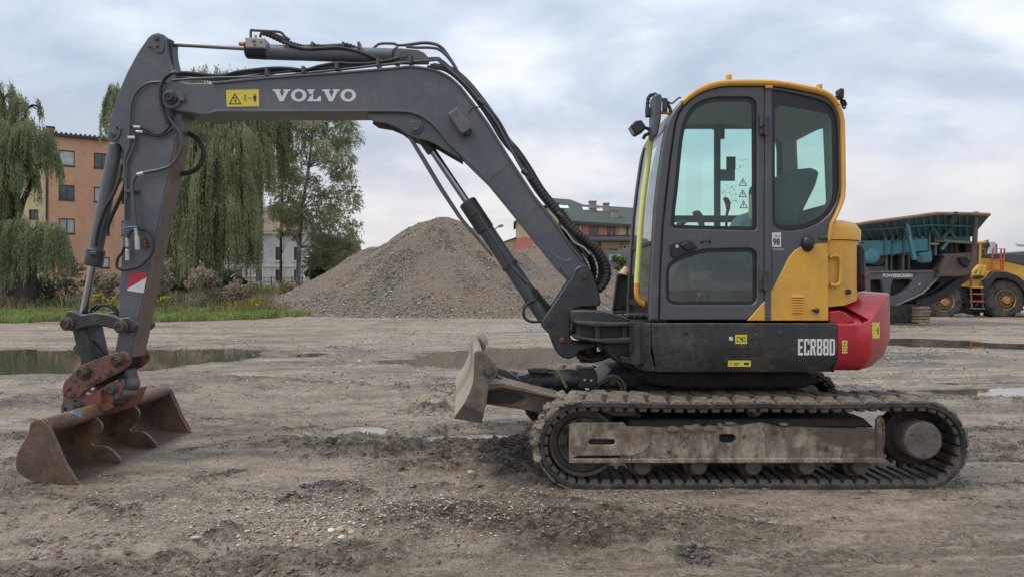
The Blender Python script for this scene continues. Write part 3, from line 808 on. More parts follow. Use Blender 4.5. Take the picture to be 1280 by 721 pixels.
# ---------------------------------------------------------------- gravel piles
def pile(name, label, cx, cy, hgt, rx, ry, seed, nst, lean=0.0, flat=0.0, ridge=0.0):
    root = thing(name, label, 'gravel pile', (cx, cy, 0))
    n = 220; k = 110
    th = np.linspace(0, 2 * math.pi, n, endpoint=False); rr = np.linspace(0, 1.12, k)
    T, RR = np.meshgrid(th, rr)
    def surf(T, RR):
        wob = 1 + 0.04 * np.sin(T * 3 + seed) + 0.03 * np.sin(T * 5 + seed * 2)
        X = np.cos(T) * RR * rx * wob; Yv = np.sin(T) * RR * ry * wob
        q = np.sqrt(RR ** 2 + 0.0035) - 0.055
        Z = hgt * np.clip(1 - q, -0.05, 1)
        Z = np.where(RR > 0.86, np.maximum(Z, hgt * 0.14 * np.clip(1.10 - RR, 0, 1) * 2.2 - 0.02), Z)
        # rills and slumps
        Z += hgt * 0.10 * (fbm((X + cx) * 0.55, (Yv + cy) * 0.55, 4, seed + 3) - 0.5) * np.clip(RR * 3, 0, 1) * np.clip(1.15 - RR, 0, 1) * 2
        Z += 0.30 * (ridged(T * 6, RR * 1.5, 3, seed + 8) - 0.6) * np.clip(RR * 3, 0, 1) * np.clip(1.05 - RR, 0, 1)
        Z += 0.10 * (fbm((X + cx) * 3, (Yv + cy) * 3, 3, seed + 9) - 0.5)
        return X + cx, Yv + cy, Z
    X, Yv, Z = surf(T, RR)
    Z = np.where(RR > 1.08, -0.3, Z)
    V = np.stack([X.ravel(), Yv.ravel(), Z.ravel()], 1)
    i = (np.arange(k - 1)[:, None] * n + np.arange(n)[None]); j = (np.arange(k - 1)[:, None] * n + (np.arange(n)[None] + 1) % n)
    Fq = np.stack([i.ravel(), j.ravel(), (j + n).ravel(), (i + n).ravel()], 1)
    me = mesh_np("heap_body", V, Fq, smooth=True)
    m = bpy.data.materials.get('heap_fines')
    if not m:
        m = bpy.data.materials.new('heap_fines'); t = nodes(m)
        co = NN(t, 'ShaderNodeTexCoord').outputs['Object']
        a = tnoise(t, co, 0.45, 5, 0.6, 0.6); b_ = tnoise(t, co, 14, 6, 0.75); vv = NN(t, 'ShaderNodeTexVoronoi', {'Scale': 9.0}); t.links.new(co, vv.inputs['Vector'])
        c = mixc(t, mrange(t, a, 0.38, 0.62), (0.245, 0.182, 0.128), (0.20, 0.172, 0.143))
        c = mixc(t, mrange(t, b_, 0.52, 0.66, 0, 0.6), c, (0.48, 0.42, 0.35))
        c = mixc(t, mrange(t, b_, 0.48, 0.34, 0, 0.8), c, (0.085, 0.066, 0.05))
        bp = NN(t, 'ShaderNodeBump', {'Strength': 1.0, 'Distance': 0.12})
        t.links.new(mth(t, 'ADD', b_, mth(t, 'MULTIPLY', vv.outputs['Distance'], 0.5)), bp.inputs['Height'])
        b = NN(t, 'ShaderNodeBsdfPrincipled', {'Roughness': 0.9, 'Specular IOR Level': 0.2})
        t.links.new(c, b.inputs['Base Color']); t.links.new(bp.outputs[0], b.inputs['Normal'])
        o = NN(t, 'ShaderNodeOutputMaterial'); t.links.new(b.outputs[0], o.inputs[0])
    link("heap_body", me, root, None, m)
    rs = np.sqrt(rng.random(nst)) * 1.10; ts = rng.uniform(-math.pi * 1.02, 0.02 * math.pi, nst)
    x, y_, z = surf(ts, rs)
    coarse = sstep(0.46, 0.60, fbm(x * 0.6, y_ * 0.6 + z * 0.4, 4, seed + 21)) 
    kk = rng.random(nst) < (0.10 + 0.90 * np.maximum(coarse, sstep(0.8, 1.0, rs)))
    x, y_, z = x[kk], y_[kk], z[kk]
    s = 0.016 + 0.050 * rng.random(len(x)) ** 3.5
    z = np.maximum(z, 0)
    sm = stones_mesh("loose_stone", np.stack([x, y_, z + s * 0.25], 1), s, 0.8)
    o = link("loose_stone", sm, root, None, M_pile); tag(o, kind='stuff')
    return root
pile('gravel_pile', 'tall cone of crushed stone behind the boom, the larger heap', -3.95, 40.6, 5.45, 10.2, 9.2, 3, 52000)
pile('gravel_pile', 'lower grey gravel heap behind the kingpost and boom foot', 1.9, 41.0, 4.0, 8.2, 7.6, 11, 26000)
# ---------------------------------------------------------------- excavator
EX = thing("tracked_excavator", "large grey, yellow and red tracked excavator with its boom reaching left and bucket down", "excavator", (1.6, 5.8, 0))

# ---- stick
YS0, YS1 = 5.45, 5.645
stick_o = [(197,41),(204,43.4),(207,52),(209,67),(215,92),(224,105),(229.5,140),(219,177),(204,250),(181,360),(163,446),(150,452),(144,437),(148,414),(149,360),(151,338),(154,284),(155,275),(155.8,204),(155,191),(151,183),(147,178),(143,177),(138,174),(135.5,168),(135,160),(139,144),(150,110.6),(159,90),(172,66),(185,47),(190,43)]
stick = prism("stick", stick_o, YS0, YS1, M_boom, EX, 0.006)
prism("wear_strip", [(219,177),(221,179),(206.3,250),(183.3,360),(165.4,446),(163,446),(181,360),(204,250)], YS0 + 0.003, YS1 - 0.003, M_boomworn, stick, 0.002, Yref=YS0)
prism("top_lug", [(183,58),(186,49),(194,43),(200,43),(204,50),(205,60),(202,66),(196,66),(191,60)], YS0 - 0.012, YS0, M_boom, stick, 0.003)
prism("cylinder_lug", [(140,160),(151,160),(150,168),(147,174),(142,177),(137,174),(135,168),(136,163)], YS0 - 0.012, YS0 - .0005, M_boom, stick, 0.003)
def pin(name, x, y, Y, r, h, parent, mat=None, bolt=None):
    c = P(x, y, Y); r = r / F * Y
    V, Fs = lathe_vf([(r * 1.0, 0), (r * 1.0, h * 0.45), (r * 0.93, h * 0.5), (r * 0.70, h * 0.5), (r * 0.66, h), (r * 0.55, h * 1.04), (r * 0.5, h * 0.85), (r * 0.14, h * 0.85), (r * 0.12, h * 0.7)], c, (0, -1, 0), 26)
    o = MB().add(V, Fs).build(name, mat or M_pin, parent)
    if bolt:
        MB().add(*cyl_vf(P(bolt[0], bolt[1], Y), P(bolt[0], bolt[1], Y) - Vector((0, h * 0.9, 0)), 0.012, n=6)).build("bolt", M_bolt, o)
    return o
pin("pin", 195.8, 48.5, YS0 - .012, 3.2, 0.02, stick, M_boom, (196.5, 58))
pin("pin", 141.6, 168.5, YS0 - .012, 3.6, 0.02, stick, M_boom, (146.5, 159.5))

# ---- boom
YB0, YB1 = 5.40, 5.70
boom_o = [(201.5,124),(202,114),(208,104.5),(216,102.5),(240,103.6),(266,104),(337,97),(420,91),(492,85),(515,83),(541,86.5),(560,94),(577,108),(593,129),(610,152.5),(637,196),(669,245),(694,275),(711,301),(733,330),(740,343),(733,353),(722,358),(714,352),(700,338),(673,305),(649,275),(609,226),(574,192),(559,176.5),(545.6,160.5),(534,150),(520,143),(500,139.6),(420,139.6),(300,140),(270,140.5),(262,145),(250,144),(217.5,138.5),(206,133)]
boom = prism("boom", boom_o, YB0, YB1, M_boom, EX, 0.010)
def edge_bead(name, pts, Y0, dy, w, mat, parent):
    """raised flange edge following pts"""
    p = smooth([XZ(x, y, Y0) for x, y in pts], 4, closed=False)
    up = []; lo = []
    for i, c in enumerate(p):
        t = (Vector(p[min(i + 1, len(p) - 1)]) - Vector(p[max(i - 1, 0)])).normalized(); nrm = Vector((-t.y, t.x))
        up.append(tuple(Vector(c) + nrm * w / 2)); lo.append(tuple(Vector(c) - nrm * w / 2))
    V, Fs = plate_vf(up + lo[::-1], [], Y0 - dy, Y0 + 0.02, 0.003)
    return MB().add(V, Fs).build(name, mat, parent, 40)
edge_bead("top_flange", [(266,104.5),(337,98),(420,92),(492,86),(515,84),(541,88),(559,95.5),(575,109),(591,130),(608,153.5),(635,196.5),(667,245.5),(692,276),(709,302),(728,326)], YB0, 0.014, 0.016, M_boom, boom)
edge_bead("bottom_flange", [(262,143),(272,139.6),(300,139.4),(420,139.2),(500,139.2),(520,142.5),(534,149.5),(546,160),(559,176),(574,191),(609,225),(649,274),(673,304),(700,336)], YB0, 0.014, 0.018, M_boom, boom)
prism("cylinder_bracket", [(460,139),(500,139),(520,142),(535,150),(546,160),(560,177),(576,195),(576,199),(560,190),(543,180),(530,175),(520,173),(508,168),(497,160),(484,154.5),(466,151.5),(458,146)], YB0 + 0.02, YB0 + 0.05, M_boom, boom, 0.005)
prism("cylinder_bracket", [(460,139),(500,139),(520,142),(535,150),(546,160),(560,177),(576,195),(576,199),(560,190),(543,180),(530,175),(520,173),(508,168),(497,160),(484,154.5),(466,151.5),(458,146)], YB1 - 0.05, YB1 - 0.02, M_boom, boom, 0.005, Yref=YB0 + .02)
pin("pin", 520, 159, YB0 + .02, 9, 0.035, boom, M_boom)
prism("nose_boss", smooth([(213.5 + 12.5 * math.cos(a), 123.5 + 12.5 * math.sin(a)) for a in np.linspace(0, 6.28, 20, endpoint=False)], 1), YB0 - 0.022, YB0 + .01, M_boom, boom, 0.004)
pin("pin", 214, 123, YB0 - .022, 8.2, 0.05, boom, M_cast)
prism("pin_keeper", [(222,114),(226,116),(230,123),(229,127),(224,125),(219,120)], YB0 - 0.036, YB0 - .001, M_boom, boom, 0.002)
prism("weld_seam", [(637,200),(638.5,202),(610,227),(608.8,225)], YB0 - 0.003, YB0 + .01, M_boom, boom, 0.001)
tube("scratch_mark", [P(688, 314, YB0), P(694, 320, YB0), P(702, 324.5, YB0), P(709, 326, YB0), P(713, 324.5, YB0), P(714, 321, YB0)], 0.0028, paint('bare_scratch', (0.26, 0.26, 0.26), .5), boom)
# work light box on the boom side
wl = MB(); V, Fs = plate_vf(ppoly([(560,143),(571,135),(586,153),(589,161),(578,168),(573,163)], YB0 - .09), [], YB0 - 0.10, YB0, 0.006); wl.add(V, Fs)
wlb = wl.build("boom_light_box", M_boom, boom)
box("light_bracket", P(581, 163, YB0 - .05), (0.09, 0.06, 0.04), M_cast, wlb, rot=Matrix.Rotation(R(35), 3, 'Y'))
tube("light_wire", [P(586, 142, YB0 - .02), P(590, 136, YB0 - .03), P(596, 134, YB0 - .02), P(604, 136, YB0)], 0.005, M_black, wlb)
# warning decal and maker's name
def decal(name, pts, Y, mat, parent, d=0.0015):
    return prism(name, pts, Y - d, Y + 0.002, mat, parent, 0, Yref=Y)
sg = decal("warning_decal", [(282.5,113),(323.5,112),(324,133.2),(283.5,134)], YB0, M_yelsign, boom)
YD = YB0 - 0.0016
def ring_tri(parent, pts, Y, w=0.9, mat=None, name="warning_triangle"):
    c = (sum(p[0] for p in pts) / 3, sum(p[1] for p in pts) / 3)
    inn = [(c[0] + (p[0] - c[0]) * (1 - w * 0.28), c[1] + (p[1] - c[1]) * (1 - w * 0.28)) for p in pts]
    return prism(name, pts, Y - 0.001, Y + 0.001, mat or M_blk, parent, 0, holes=[inn], Yref=Y)
ring_tri(sg, [(293.5,116.5),(302,130.8),(286,130.8)], YD)
def blobs(name, parent, Y, rects, mat=None):
    mb = MB()
    for x0, y0, x1, y1 in rects:
        V, Fs = plate_vf(ppoly([(x0, y0), (x1, y0), (x1, y1), (x0, y1)], Y), [], Y - 0.0012, Y + 0.001, 0)
        mb.add(V, Fs)
    return mb.build(name, mat or M_blk, parent)
blobs("pictogram", sg, YD, [(291.5,122,293.2,123.6),(294.4,122,296,123.6),(292.5,125,295.5,126.2),(294,126.6,295.5,128.4),(310.5,122.6,312,123.6),(312.8,122.6,314.3,123.6),(305.3,119.2,305.8,126),(307,119,307.5,126),(305.3,119,307.5,119.5),(305.3,125.7,307.5,126.2),(317.6,118,319.4,120),(316.6,120.4,320.4,124.2),(317.2,124.2,318.4,127.3),(318.8,124.2,320,127.3)])
def text_polys(parent, Y, x0, y0, x1, y1, word, glyphs, gap, mat, name="lettering"):
    tot = sum(glyphs[c][0] for c in word) + gap * (len(word) - 1)
    sx = (x1 - x0) / tot; x = x0; mb = MB()
    for c in word:
        w, polys = glyphs[c]
        for outer, holes in polys:
            f = lambda q: [(x + a * sx, y1 + (y0 - y1) * b_) for a, b_ in q]
            V, Fs = plate_vf(ppoly(f(outer), Y), [ppoly(f(h), Y) for h in holes], Y - 0.0014, Y + 0.001, 0)
            mb.add(V, Fs)
        x += (w + gap) * sx
    return mb.build(name, mat, parent)
def ell(cx, cy, rx, ry, n=22): return [(cx + rx * math.cos(2 * math.pi * k / n), cy + ry * math.sin(2 * math.pi * k / n)) for k in range(n)]
SLAB = {
 'V': (1.50, [([(0,1),(0.68,1),(0.68,.86),(0.56,.86),(0.80,.36),(1.02,.86),(0.90,.86),(0.90,1),(1.50,1),(1.50,.86),(1.34,.86),(0.92,0),(0.58,0),(0.16,.86),(0,.86)], [])]),
 'O': (1.32, [(ell(.66,.5,.66,.53), [ell(.66,.5,.34,.33)])]),
 'L': (1.20, [([(0,1),(0.62,1),(0.62,.86),(0.50,.86),(0.50,.16),(0.80,.16),(1.0,.42),(1.16,.42),(1.16,0),(0,0),(0,.14),(0.14,.14),(0.14,.30),(0.50,.62),(0.14,.62),(0.14,.86),(0,.86)], [])]),
}
text_polys(boom, YB0, 341, 112.2, 445, 127.0, "VOLVO", SLAB, 0.07, M_white, "maker_lettering")

# ---- pipes and hoses along the boom
YBm = 5.50
ptube("boom_pipe", [(215.6,101),(240,99),(274,97.5),(334,96),(420,88),(474,82),(543,75.5),(549,77),(562,88),(582,106),(601,129),(620,153),(639,188),(669,238),(698,273),(721,303),(734,322)], YB0 + 0.03, 0.010, M_pipe, EX)
ptube("boom_pipe", [(222,97),(250,98.5),(274,100),(334,92.5),(420,85),(474,79),(540,73),(552,76),(566,88),(586,105),(604,127),(624,152),(643,187),(673,236),(703,272),(726,301),(738,320)], YB0 + 0.10, 0.010, M_pipe, EX)
ptube("boom_hose", [(221,92),(235,91.5),(274,95),(300,90),(336,86),(360,86),(381,88),(400,83),(421,79.5),(436,80),(460,80),(481,77),(500,73)], YB0 + 0.06, 0.014, M_rubber, EX)
ptube("boom_hose", [(221,94),(240,94),(272,97),(302,93),(336,88.5),(360,88),(383,90),(405,85),(430,82),(470,79.5)], YB0 + 0.14, 0.014, M_rubber, EX)
for k, (dx, dy, dY) in enumerate([(0, 0, 0.04), (4, -2, 0.09), (7, -3, 0.15)]):
    ptube("boom_hose", [(534 + dx,84 + dy),(556 + dx,88 + dy),(575 + dx,102 + dy),(594 + dx,124 + dy),(611 + dx,148 + dy),(628 + dx,176 + dy),(641 + dx,191 + dy),(656 + dx,213 + dy),(671 + dx,238 + dy),(690 + dx,262 + dy),(705 + dx,280 + dy),(722 + dx,300 + dy),(736 + dx, 314 + dy)], YB0 + dY, 0.013, M_rubber, EX)
# spiral-wrapped loop of hoses behind the boom foot
def spiral(name, pts, Y, r, mat, parent, pitch=0.03):
    base = smooth([P(p[0], p[1], p[2] if len(p) > 2 else Y) for p in pts], 8, closed=False)
    mb = MB(); mb.add(*tube_vf(base, r, 9, 1, False))
    L = 0; acc = [0]
    for a, c in zip(base, base[1:]): L += (c - a).length; acc.append(L)
    n = int(L / pitch); rg_ = []
    for k in range(n):
        s = (k + .5) * pitch; i = max(j for j in range(len(acc)) if acc[j] <= s); i = min(i, len(base) - 2)
        f = (s - acc[i]) / max(1e-6, acc[i + 1] - acc[i]); c = base[i].lerp(base[i + 1], f); d = (base[i + 1] - base[i]).normalized()
        mb.add(*cyl_vf(c - d * pitch * 0.27, c + d * pitch * 0.27, r * 1.22, n=9, b=0.002))
    return mb.build(name, mat, parent, 30)
loops = [
 [(664,222),(676,240),(694,262),(712,284),(730,299),(745,312),(756,328),(759,345),(752,360),(742,362)],
 [(668,228),(684,252),(703,275),(722,296),(738,308),(750,322),(757,338),(757,352),(748,363),(740,364)],
 [(700,262),(716,284),(733,300),(748,313),(758,330),(760,344),(755,355)],
 [(706,282),(718,295),(734,305),(744,316),(750,330),(750,345),(744,357),(738,360)],
 [(702,285),(716,303),(728,312),(737,322),(742,336),(741,349),(738,356)],
 [(712,300),(724,318),(732,332),(737,344)],
 [(690,258),(706,278),(722,294),(738,308),(750,324),(756,342),(752,356),(746,362)],
 [(682,246),(698,268),(718,290),(736,304),(746,318),(752,336),(748,352),(740,361)],
]
for k, lp in enumerate(loops):
    Yk = YB0 + 0.02 + 0.05 * (k % 5)
    if k % 2 == 0: spiral("wrapped_hose", lp, Yk, 0.023, M_rubber, EX)
    else: ptube("hose", lp, Yk, 0.019, M_rubber, EX)
ptube("grey_lead", [(701,283),(708,290),(718,303),(730,310),(737,318)], YB0 - 0.0, 0.007, paint('pale_lead', (0.42, 0.40, 0.32), 0.6), EX)
spiral("wrapped_hose", [(598,124),(612,146),(624,163),(634,182),(645,192),(655,204),(664,222),(672,236),(686,255)], YB0 + 0.07, 0.016, M_rubber, EX, 0.022)
for x, y in ((337, 92.5), (382, 89), (474, 80.5), (514, 77), (423, 84), (602, 128), (656, 214), (700, 268)):
    box("pipe_clamp", P(x, y + 2, YB0 + 0.07), (0.022, 0.16, 0.055), M_pipe, EX, rot=Matrix.Rotation(R(0 if x < 560 else -50), 3, 'Y'))

# ---- arm cylinder on top of the boom
YA = 5.53
acy = MB().add(*cyl_vf(P(331, 65.5, YA), P(492, 70.5, YA), 0.058, n=28)).build("arm_cylinder", M_boom, EX)
cyl("piston_rod", P(214, 55.6, YA), P(318, 61.6, YA), 0.0175, M_chrome, acy)
for x in (205,):
    prism("rod_eye", [(203,49),(213,49),(216,51),(215,60),(218,90),(221,96),(215,95),(209,67)], 5.50, 5.60, M_cast, acy, 0.004)
MB().add(*cyl_vf(P(308, 63, YA), P(336, 64.5, YA), 0.066, n=28, b=0.01)).build("gland", M_black, acy)
vb = prism("hose_burst_valve", [(306,47),(330.5,48),(331.5,60),(307,59.5)], YA - 0.10, YA + 0.03, paint('valve_grey', (0.34, 0.35, 0.32), 0.5, dust=DUST, dust_amt=.1), acy, 0.005)
cyl("valve_cap", P(306.5, 55.3, YA - .06), P(299, 55, YA - .06), 0.018, M_copper, vb, b=0.004)
cyl("valve_cap", P(319.5, 48, YA - .05), P(319.5, 44, YA - .05), 0.010, M_copper, vb)
for x, y in ((316,51.8),(318.6,51.8),(326,52.6),(318,56.4)):
    cyl("valve_bolt", P(x, y, YA - .10), P(x, y, YA - .112), 0.006, M_blk, vb, n=8)
ptube("hard_line", [(313.5,47.5),(313.8,38.6),(318,38.4),(335,39.4),(350,40.6),(356,46),(362,50)], YA - .03, 0.011, M_pipe, acy)
ptube("hard_line", [(325,47),(328,41),(338,41.5),(350,46),(358,51)], YA + .01, 0.011, M_pipe, acy)
spiral("wrapped_hose", [(328,41),(336,43.5),(346,48),(357,53),(370,57.5),(382,60),(392,58.5),(402,59.5),(415,60),(424,58.5),(434,57.5),(446,62),(457,66),(470,73),(482,76)], YA - .02, 0.019, M_rubber, acy, 0.028)
ptube("hose", [(352,52),(368,58.5),(382,61.5),(402,61),(424,60),(444,64),(462,70),(478,77)], YA - .06, 0.013, M_rubber, acy)
ptube("hose", [(350,50),(366,55.5),(382,58.5),(402,58),(424,57),(440,59),(456,65),(474,74)], YA + .04, 0.013, M_rubber, acy)
for x in (392, 430, 449.5):
    box("hose_clamp", P(x, 59, YA - .02), (0.018, 0.09, 0.055), M_pipe, acy)
prism("end_bracket", [(492,74),(496,62),(500,60.5),(522,62.5),(530,66),(536,72.5),(536,80),(492,80)], YA - .07, YA - .04, M_boom, acy, 0.004)
prism("end_bracket", [(492,74),(496,62),(500,60.5),(522,62.5),(530,66),(536,72.5),(536,80),(492,80)], YA + .05, YA + .08, M_boom, acy, 0.004)
pin("pin", 504, 69, YA - .07, 6, 0.02, acy, M_boom, (514.5, 70))
prism("end_collar", [(492,60),(497,58),(497,78),(491,77)], YA - .065, YA + .06, M_cast, acy)
ptube("hard_line", [(461,66),(470,58),(476,55),(492,55),(497,57),(508,56.6)], YA, 0.011, M_pipe, acy)
ptube("hard_line", [(506,57),(520,55),(532,54),(545,56),(554,62),(562,73),(569,84),(572,90)], YA + .03, 0.013, M_pipe, acy)
ptube("hard_line", [(508,59),(522,60),(536,60),(548,62),(558,70),(566,80),(572,90)], YA - .02, 0.011, M_pipe, acy)

# ---- pipes and hoses on the stick
YP = YS0 - 0.025
ptube("stick_pipe", [(208,104),(196,103),(184,105),(174,112),(167,122),(163.5,136),(162.5,152),(162,178),(161,185),(157,196),(155.5,206),(156.5,220),(157,250),(157,275)], YP, 0.010, M_pipe, EX)
ptube("stick_pipe", [(166.5,160),(168.5,166),(168.4,178),(165,190),(160,200),(158.5,206),(158.5,250)], YP, 0.009, M_pipe, EX)
ptube("stick_hose", [(164,158),(176,159.5),(184,163),(194,168),(202,167),(208,163),(213,156)], YP - .01, 0.010, M_rubber, EX)
ptube("stick_hose", [(168,165),(180,165.5),(190,169),(199,170),(208,167),(216,161)], YP - .01, 0.010, M_rubber, EX)
for a, c in (((167,159),(176,159.5)), ((170,164.8),(179,165.4))): cyl("fitting", P(*a, YP - .01), P(*c, YP - .01), 0.012, M_plated, EX, n=8)
ptube("stick_hose", [(221,90),(210,95),(203,104),(200.5,113),(201,124),(204,136),(210,147),(219,158),(226,168),(227.5,180),(224,193),(215,206),(202,212),(188,215),(176,217),(170,220.5),(166,228),(165.5,240),(166.5,252),(168.5,270),(170,283)], YP - .03, 0.014, M_pipe, EX)
ptube("stick_hose", [(214,92),(206,98),(201.5,107),(200,116),(201,128),(205,142),(210,155)], YP - .05, 0.013, M_rubber, EX)
ptube("stick_hose", [(216,136),(215,150),(213,156)], YP, 0.010, M_rubber, EX)
ptube("stick_hose", [(236,167),(247,174),(253.5,186),(254,197),(249,208),(240,215),(226,217.5),(212,216)], YS1 - .02, 0.020, M_rubber, EX)
cyl("fitting", P(171.5, 218.8, YP - .03), P(180, 216.6, YP - .03), 0.016, M_plated, EX, n=8)
box("hose_clamp", P(165.5, 240, YP), (0.10, 0.03, 0.022), M_cast, EX)
box("hose_clamp", P(164.8, 172.6, YP), (0.055, 0.03, 0.022), M_plated, EX)
# coiled auxiliary hose with couplings
coil = [P(155,332 - 2,YP - .02), P(150,337,YP - .02), P(147,334,YP - .02), P(146,326,YP - .02), P(149,314,YP - .02), P(152,303,YP - .02)]
ptube("auxiliary_hose", [(155,309),(153,316),(148,322),(146,330),(147,335),(154,337),(165,336),(176,332),(185,324),(191,314),(192,303),(189,294),(183,288.5),(174,286.5),(166,288),(161,294),(159,302)], YP - .02, 0.011, M_rubber, EX)
cyl("quick_coupling", P(159, 298, YP - .02), P(159.3, 309, YP - .02), 0.014, M_plated, EX, n=10)
cyl("quick_coupling", P(159.3, 312, YP - .02), P(159.5, 326, YP - .02), 0.017, M_plated, EX, n=10)
cyl("quick_coupling", P(169.6, 285, YP - .03), P(171.4, 300, YP - .03), 0.014, M_plated, EX, n=10)
cyl("quick_coupling", P(171.2, 296, YP - .03), P(172.2, 313, YP - .03), 0.019, M_plated, EX, n=10)
for x, y in ((179, 298), (181, 302), (182, 307), (179.5, 304)): cyl("rusty_fitting", P(x, y, YS0), P(x, y, YS0 - .04), 0.013, M_bolt, EX, n=8)
ptube("cable_tie", [(152,287),(160,284.5),(166,284),(171,283.5)], YP - .04, 0.006, paint('blue_tie', (0.06, 0.16, 0.50), 0.4), EX)
dec = prism("reflector_decal", [(164,338.5),(184,341.8),(179.5,365.8),(158.5,362.5)], YS0 - 0.002, YS0 + .001, M_decred, stick, 0)
prism("white_half", [(183.2,346.8),(179.4,366),(166,364.2),(158.6,362.6),(160,360.5)], YS0 - 0.0034, YS0 - .0015, M_white, dec, 0)

# ---- bucket cylinder
YC = 5.53
bcy = MB().add(*cyl_vf(P(145.5, 180, YC), P(118.8, 318, YC), 0.052, n=26, b=0.012)).build("bucket_cylinder", M_boom, EX)
MB().add(*cyl_vf(P(120.3, 311, YC), P(116.2, 332.5, YC), 0.068, n=26, b=0.01)).build("gland", M_cast, bcy)
cyl("piston_rod", P(116.5, 330, YC), P(103.5, 396, YC), 0.028, M_chrome, bcy, n=24)
ptube("cylinder_hose", [(151,206,5.47),(150,220,5.45),(143,240,5.44),(133,258,5.44),(126,276,5.44),(121,296,5.45),(120,308,5.46)], YC, 0.013, M_rubber, bcy)
ptube("cylinder_hose", [(160,206,5.5),(156,232,5.5),(147,255,5.5),(139,272,5.5),(135,284,5.5),(134,292,5.5)], YC, 0.015, M_rubber, bcy)
ptube("cylinder_hose", [(112,394),(116,385),(124,381),(134,381),(143,384),(149,392)], YC + .05, 0.011, M_rubber, bcy)
ptube("cylinder_hose", [(118,388),(127,381.5),(136,382),(143,387),(147,393)], YC, 0.011, M_rubber, bcy)
box("hose_port", P(117, 317, YC - .07), (0.05, 0.03, 0.03), M_cast, bcy)
# ---- linkage
lk = [(84,389),(90,388.2),(96,390.6),(102,393),(111,391.4),(121,390.4),(137,392.8),(148,397),(154,397),(160,396),(167,400),(170.5,407),(167,413),(160,416),(153,416),(145,411.6),(134,409),(124,407.2),(115,407),(100,409.7),(93,413),(87,413),(80.5,409.5),(78.4,402),(80,394)]
link_o = prism("bucket_link", smooth(lk, 2), 5.36, 5.42, M_cast, EX, 0.008)
prism("bucket_link", smooth(lk, 2), 5.66, 5.72, M_cast, EX, 0.008, Yref=5.42)
pin("pin", 85.2, 404, 5.36, 8.6, 0.045, link_o, M_pin)
pin("pin", 152.8, 408, 5.36, 8.6, 0.045, link_o, M_pin)
MB().add(*cyl_vf(P(85.2, 404, 5.36), P(85.2, 404, 5.72) + Vector((-.02, 0, 0)), 0.034)).build("cross_pin", M_cast, EX)
hl = prism("lower_link", [(89,408),(108,407),(112.5,428),(117,451),(116,462),(101,462),(99.5,446),(96.5,442),(91.5,441),(91,433),(94,430)], 5.44, 5.66, M_cast, EX, 0.008)
ptube("coupler_hose", [(108,410),(112,425),(121,436),(128,444),(131,450)], 5.45, 0.010, M_rubber, EX)
ptube("coupler_hose", [(111,410),(115,422),(122,431),(130,440),(134,446)], 5.5, 0.010, M_rubber, EX)
ptube("coupler_hose", [(116,408),(117,424),(121,440),(124,452)], 5.62, 0.014, M_rubber, EX)

# ---- quick coupler
uc = [(98,458),(110,452.5),(126,446.5),(143,440.6),(152.5,439),(159,441),(162,448),(160.5,455),(155,461),(147,466),(137,471),(127,476.5),(113,484),(104,491),(99,496.5),(90,498),(80,495.5),(77.5,490),(78.5,480),(82,474),(88,468)]
cpl = prism("quick_coupler", smooth(uc, 2), 5.36, 5.40, M_redworn, EX, 0.008)
prism("coupler_cheek", smooth(uc, 2), 5.68, 5.72, M_redworn, cpl, 0.008, Yref=5.40)
prism("coupler_core", [(100,462),(143,446),(152,450),(146,461),(120,474),(98,488),(90,486)], 5.40, 5.68, M_under, cpl, 0.008)
for x, y in ((105.5, 464.5), (148, 449)):
    q = pin("pin", x, y, 5.36, 8.2, 0.05, cpl, M_pin)
    cyl("pin_bolt", P(x, y, 5.31), P(x, y, 5.295), 0.022, M_pin, q, n=6)
pin("pin", 134.8, 467, 5.36, 3.4, 0.012, cpl, M_pin); pin("pin", 91.3, 493, 5.36, 3.4, 0.012, cpl, M_pin)
cyl("grease_nipple", P(116, 485.5, 5.38), P(116, 485.5, 5.37), 0.014, M_plated, cpl, n=12)
prism("rubbing_pad", [(104,477),(124,468.5),(126,472),(108,483)], 5.35, 5.362, M_redworn, cpl, 0.004)
lc = [(94,508),(96,503),(106,496),(118,489.5),(133,481),(140,477),(146,477),(151,480.5),(152,487),(149,494),(143,500),(139,506),(137,512),(96,520),(92,514)]
lcp = prism("bucket_hanger", smooth(lc, 2), 5.38, 5.42, M_rustred, EX, 0.007)
prism("bucket_hanger", smooth(lc, 2), 5.64, 5.68, M_rustred, EX, 0.007, Yref=5.42)
pin("pin", 140.3, 485.6, 5.38, 7.6, 0.035, lcp, M_pin); pin("pin", 98.5, 507.5, 5.38, 6.4, 0.03, lcp, M_pin)
prism("stiffener", [(121,489),(125,487),(126,503),(122,504)], 5.33, 5.385, M_rustred, lcp, 0.003)
prism("coupler_hook", [(79,489),(92.5,499),(94,507),(91,514),(82,516),(76,515.5),(75.6,509),(78,500)], 5.42, 5.46, M_drum, cpl, 0.006, holes=[[(80,511),(82,509.5),(83.5,511.5),(82,513.5),(80.3,513)]])
prism("coupler_hook", [(79,489),(92.5,499),(94,507),(91,514),(82,516),(76,515.5),(75.6,509),(78,500)], 5.62, 5.66, M_drum, cpl, 0.006, Yref=5.46)
prism("rear_jaw", [(144,470),(157,462),(160,472),(163,480),(160,494),(150,505),(140,508),(142,494),(152,486)], 5.46, 5.62, M_cast, cpl, 0.012)
for x, y, r, l in ((158, 479, 7.5, .06), (166, 478, 7.5, .05), (155, 492, 6, .10), (162, 489, 6, .07), (149, 498, 5, .05)):
    c = P(x, y, 5.48); MB().add(*cyl_vf(c - Vector((0.03, l, 0)), c + Vector((0.035, 0.02, -.01)), r / F * 5.48, n=14, b=0.012)).build("locking_lug", M_drum, cpl)
prism("jaw_shield", [(152,505),(163,492),(168,486),(160,505),(154,512)], 5.5, 5.7, M_rustred, cpl, 0.004)

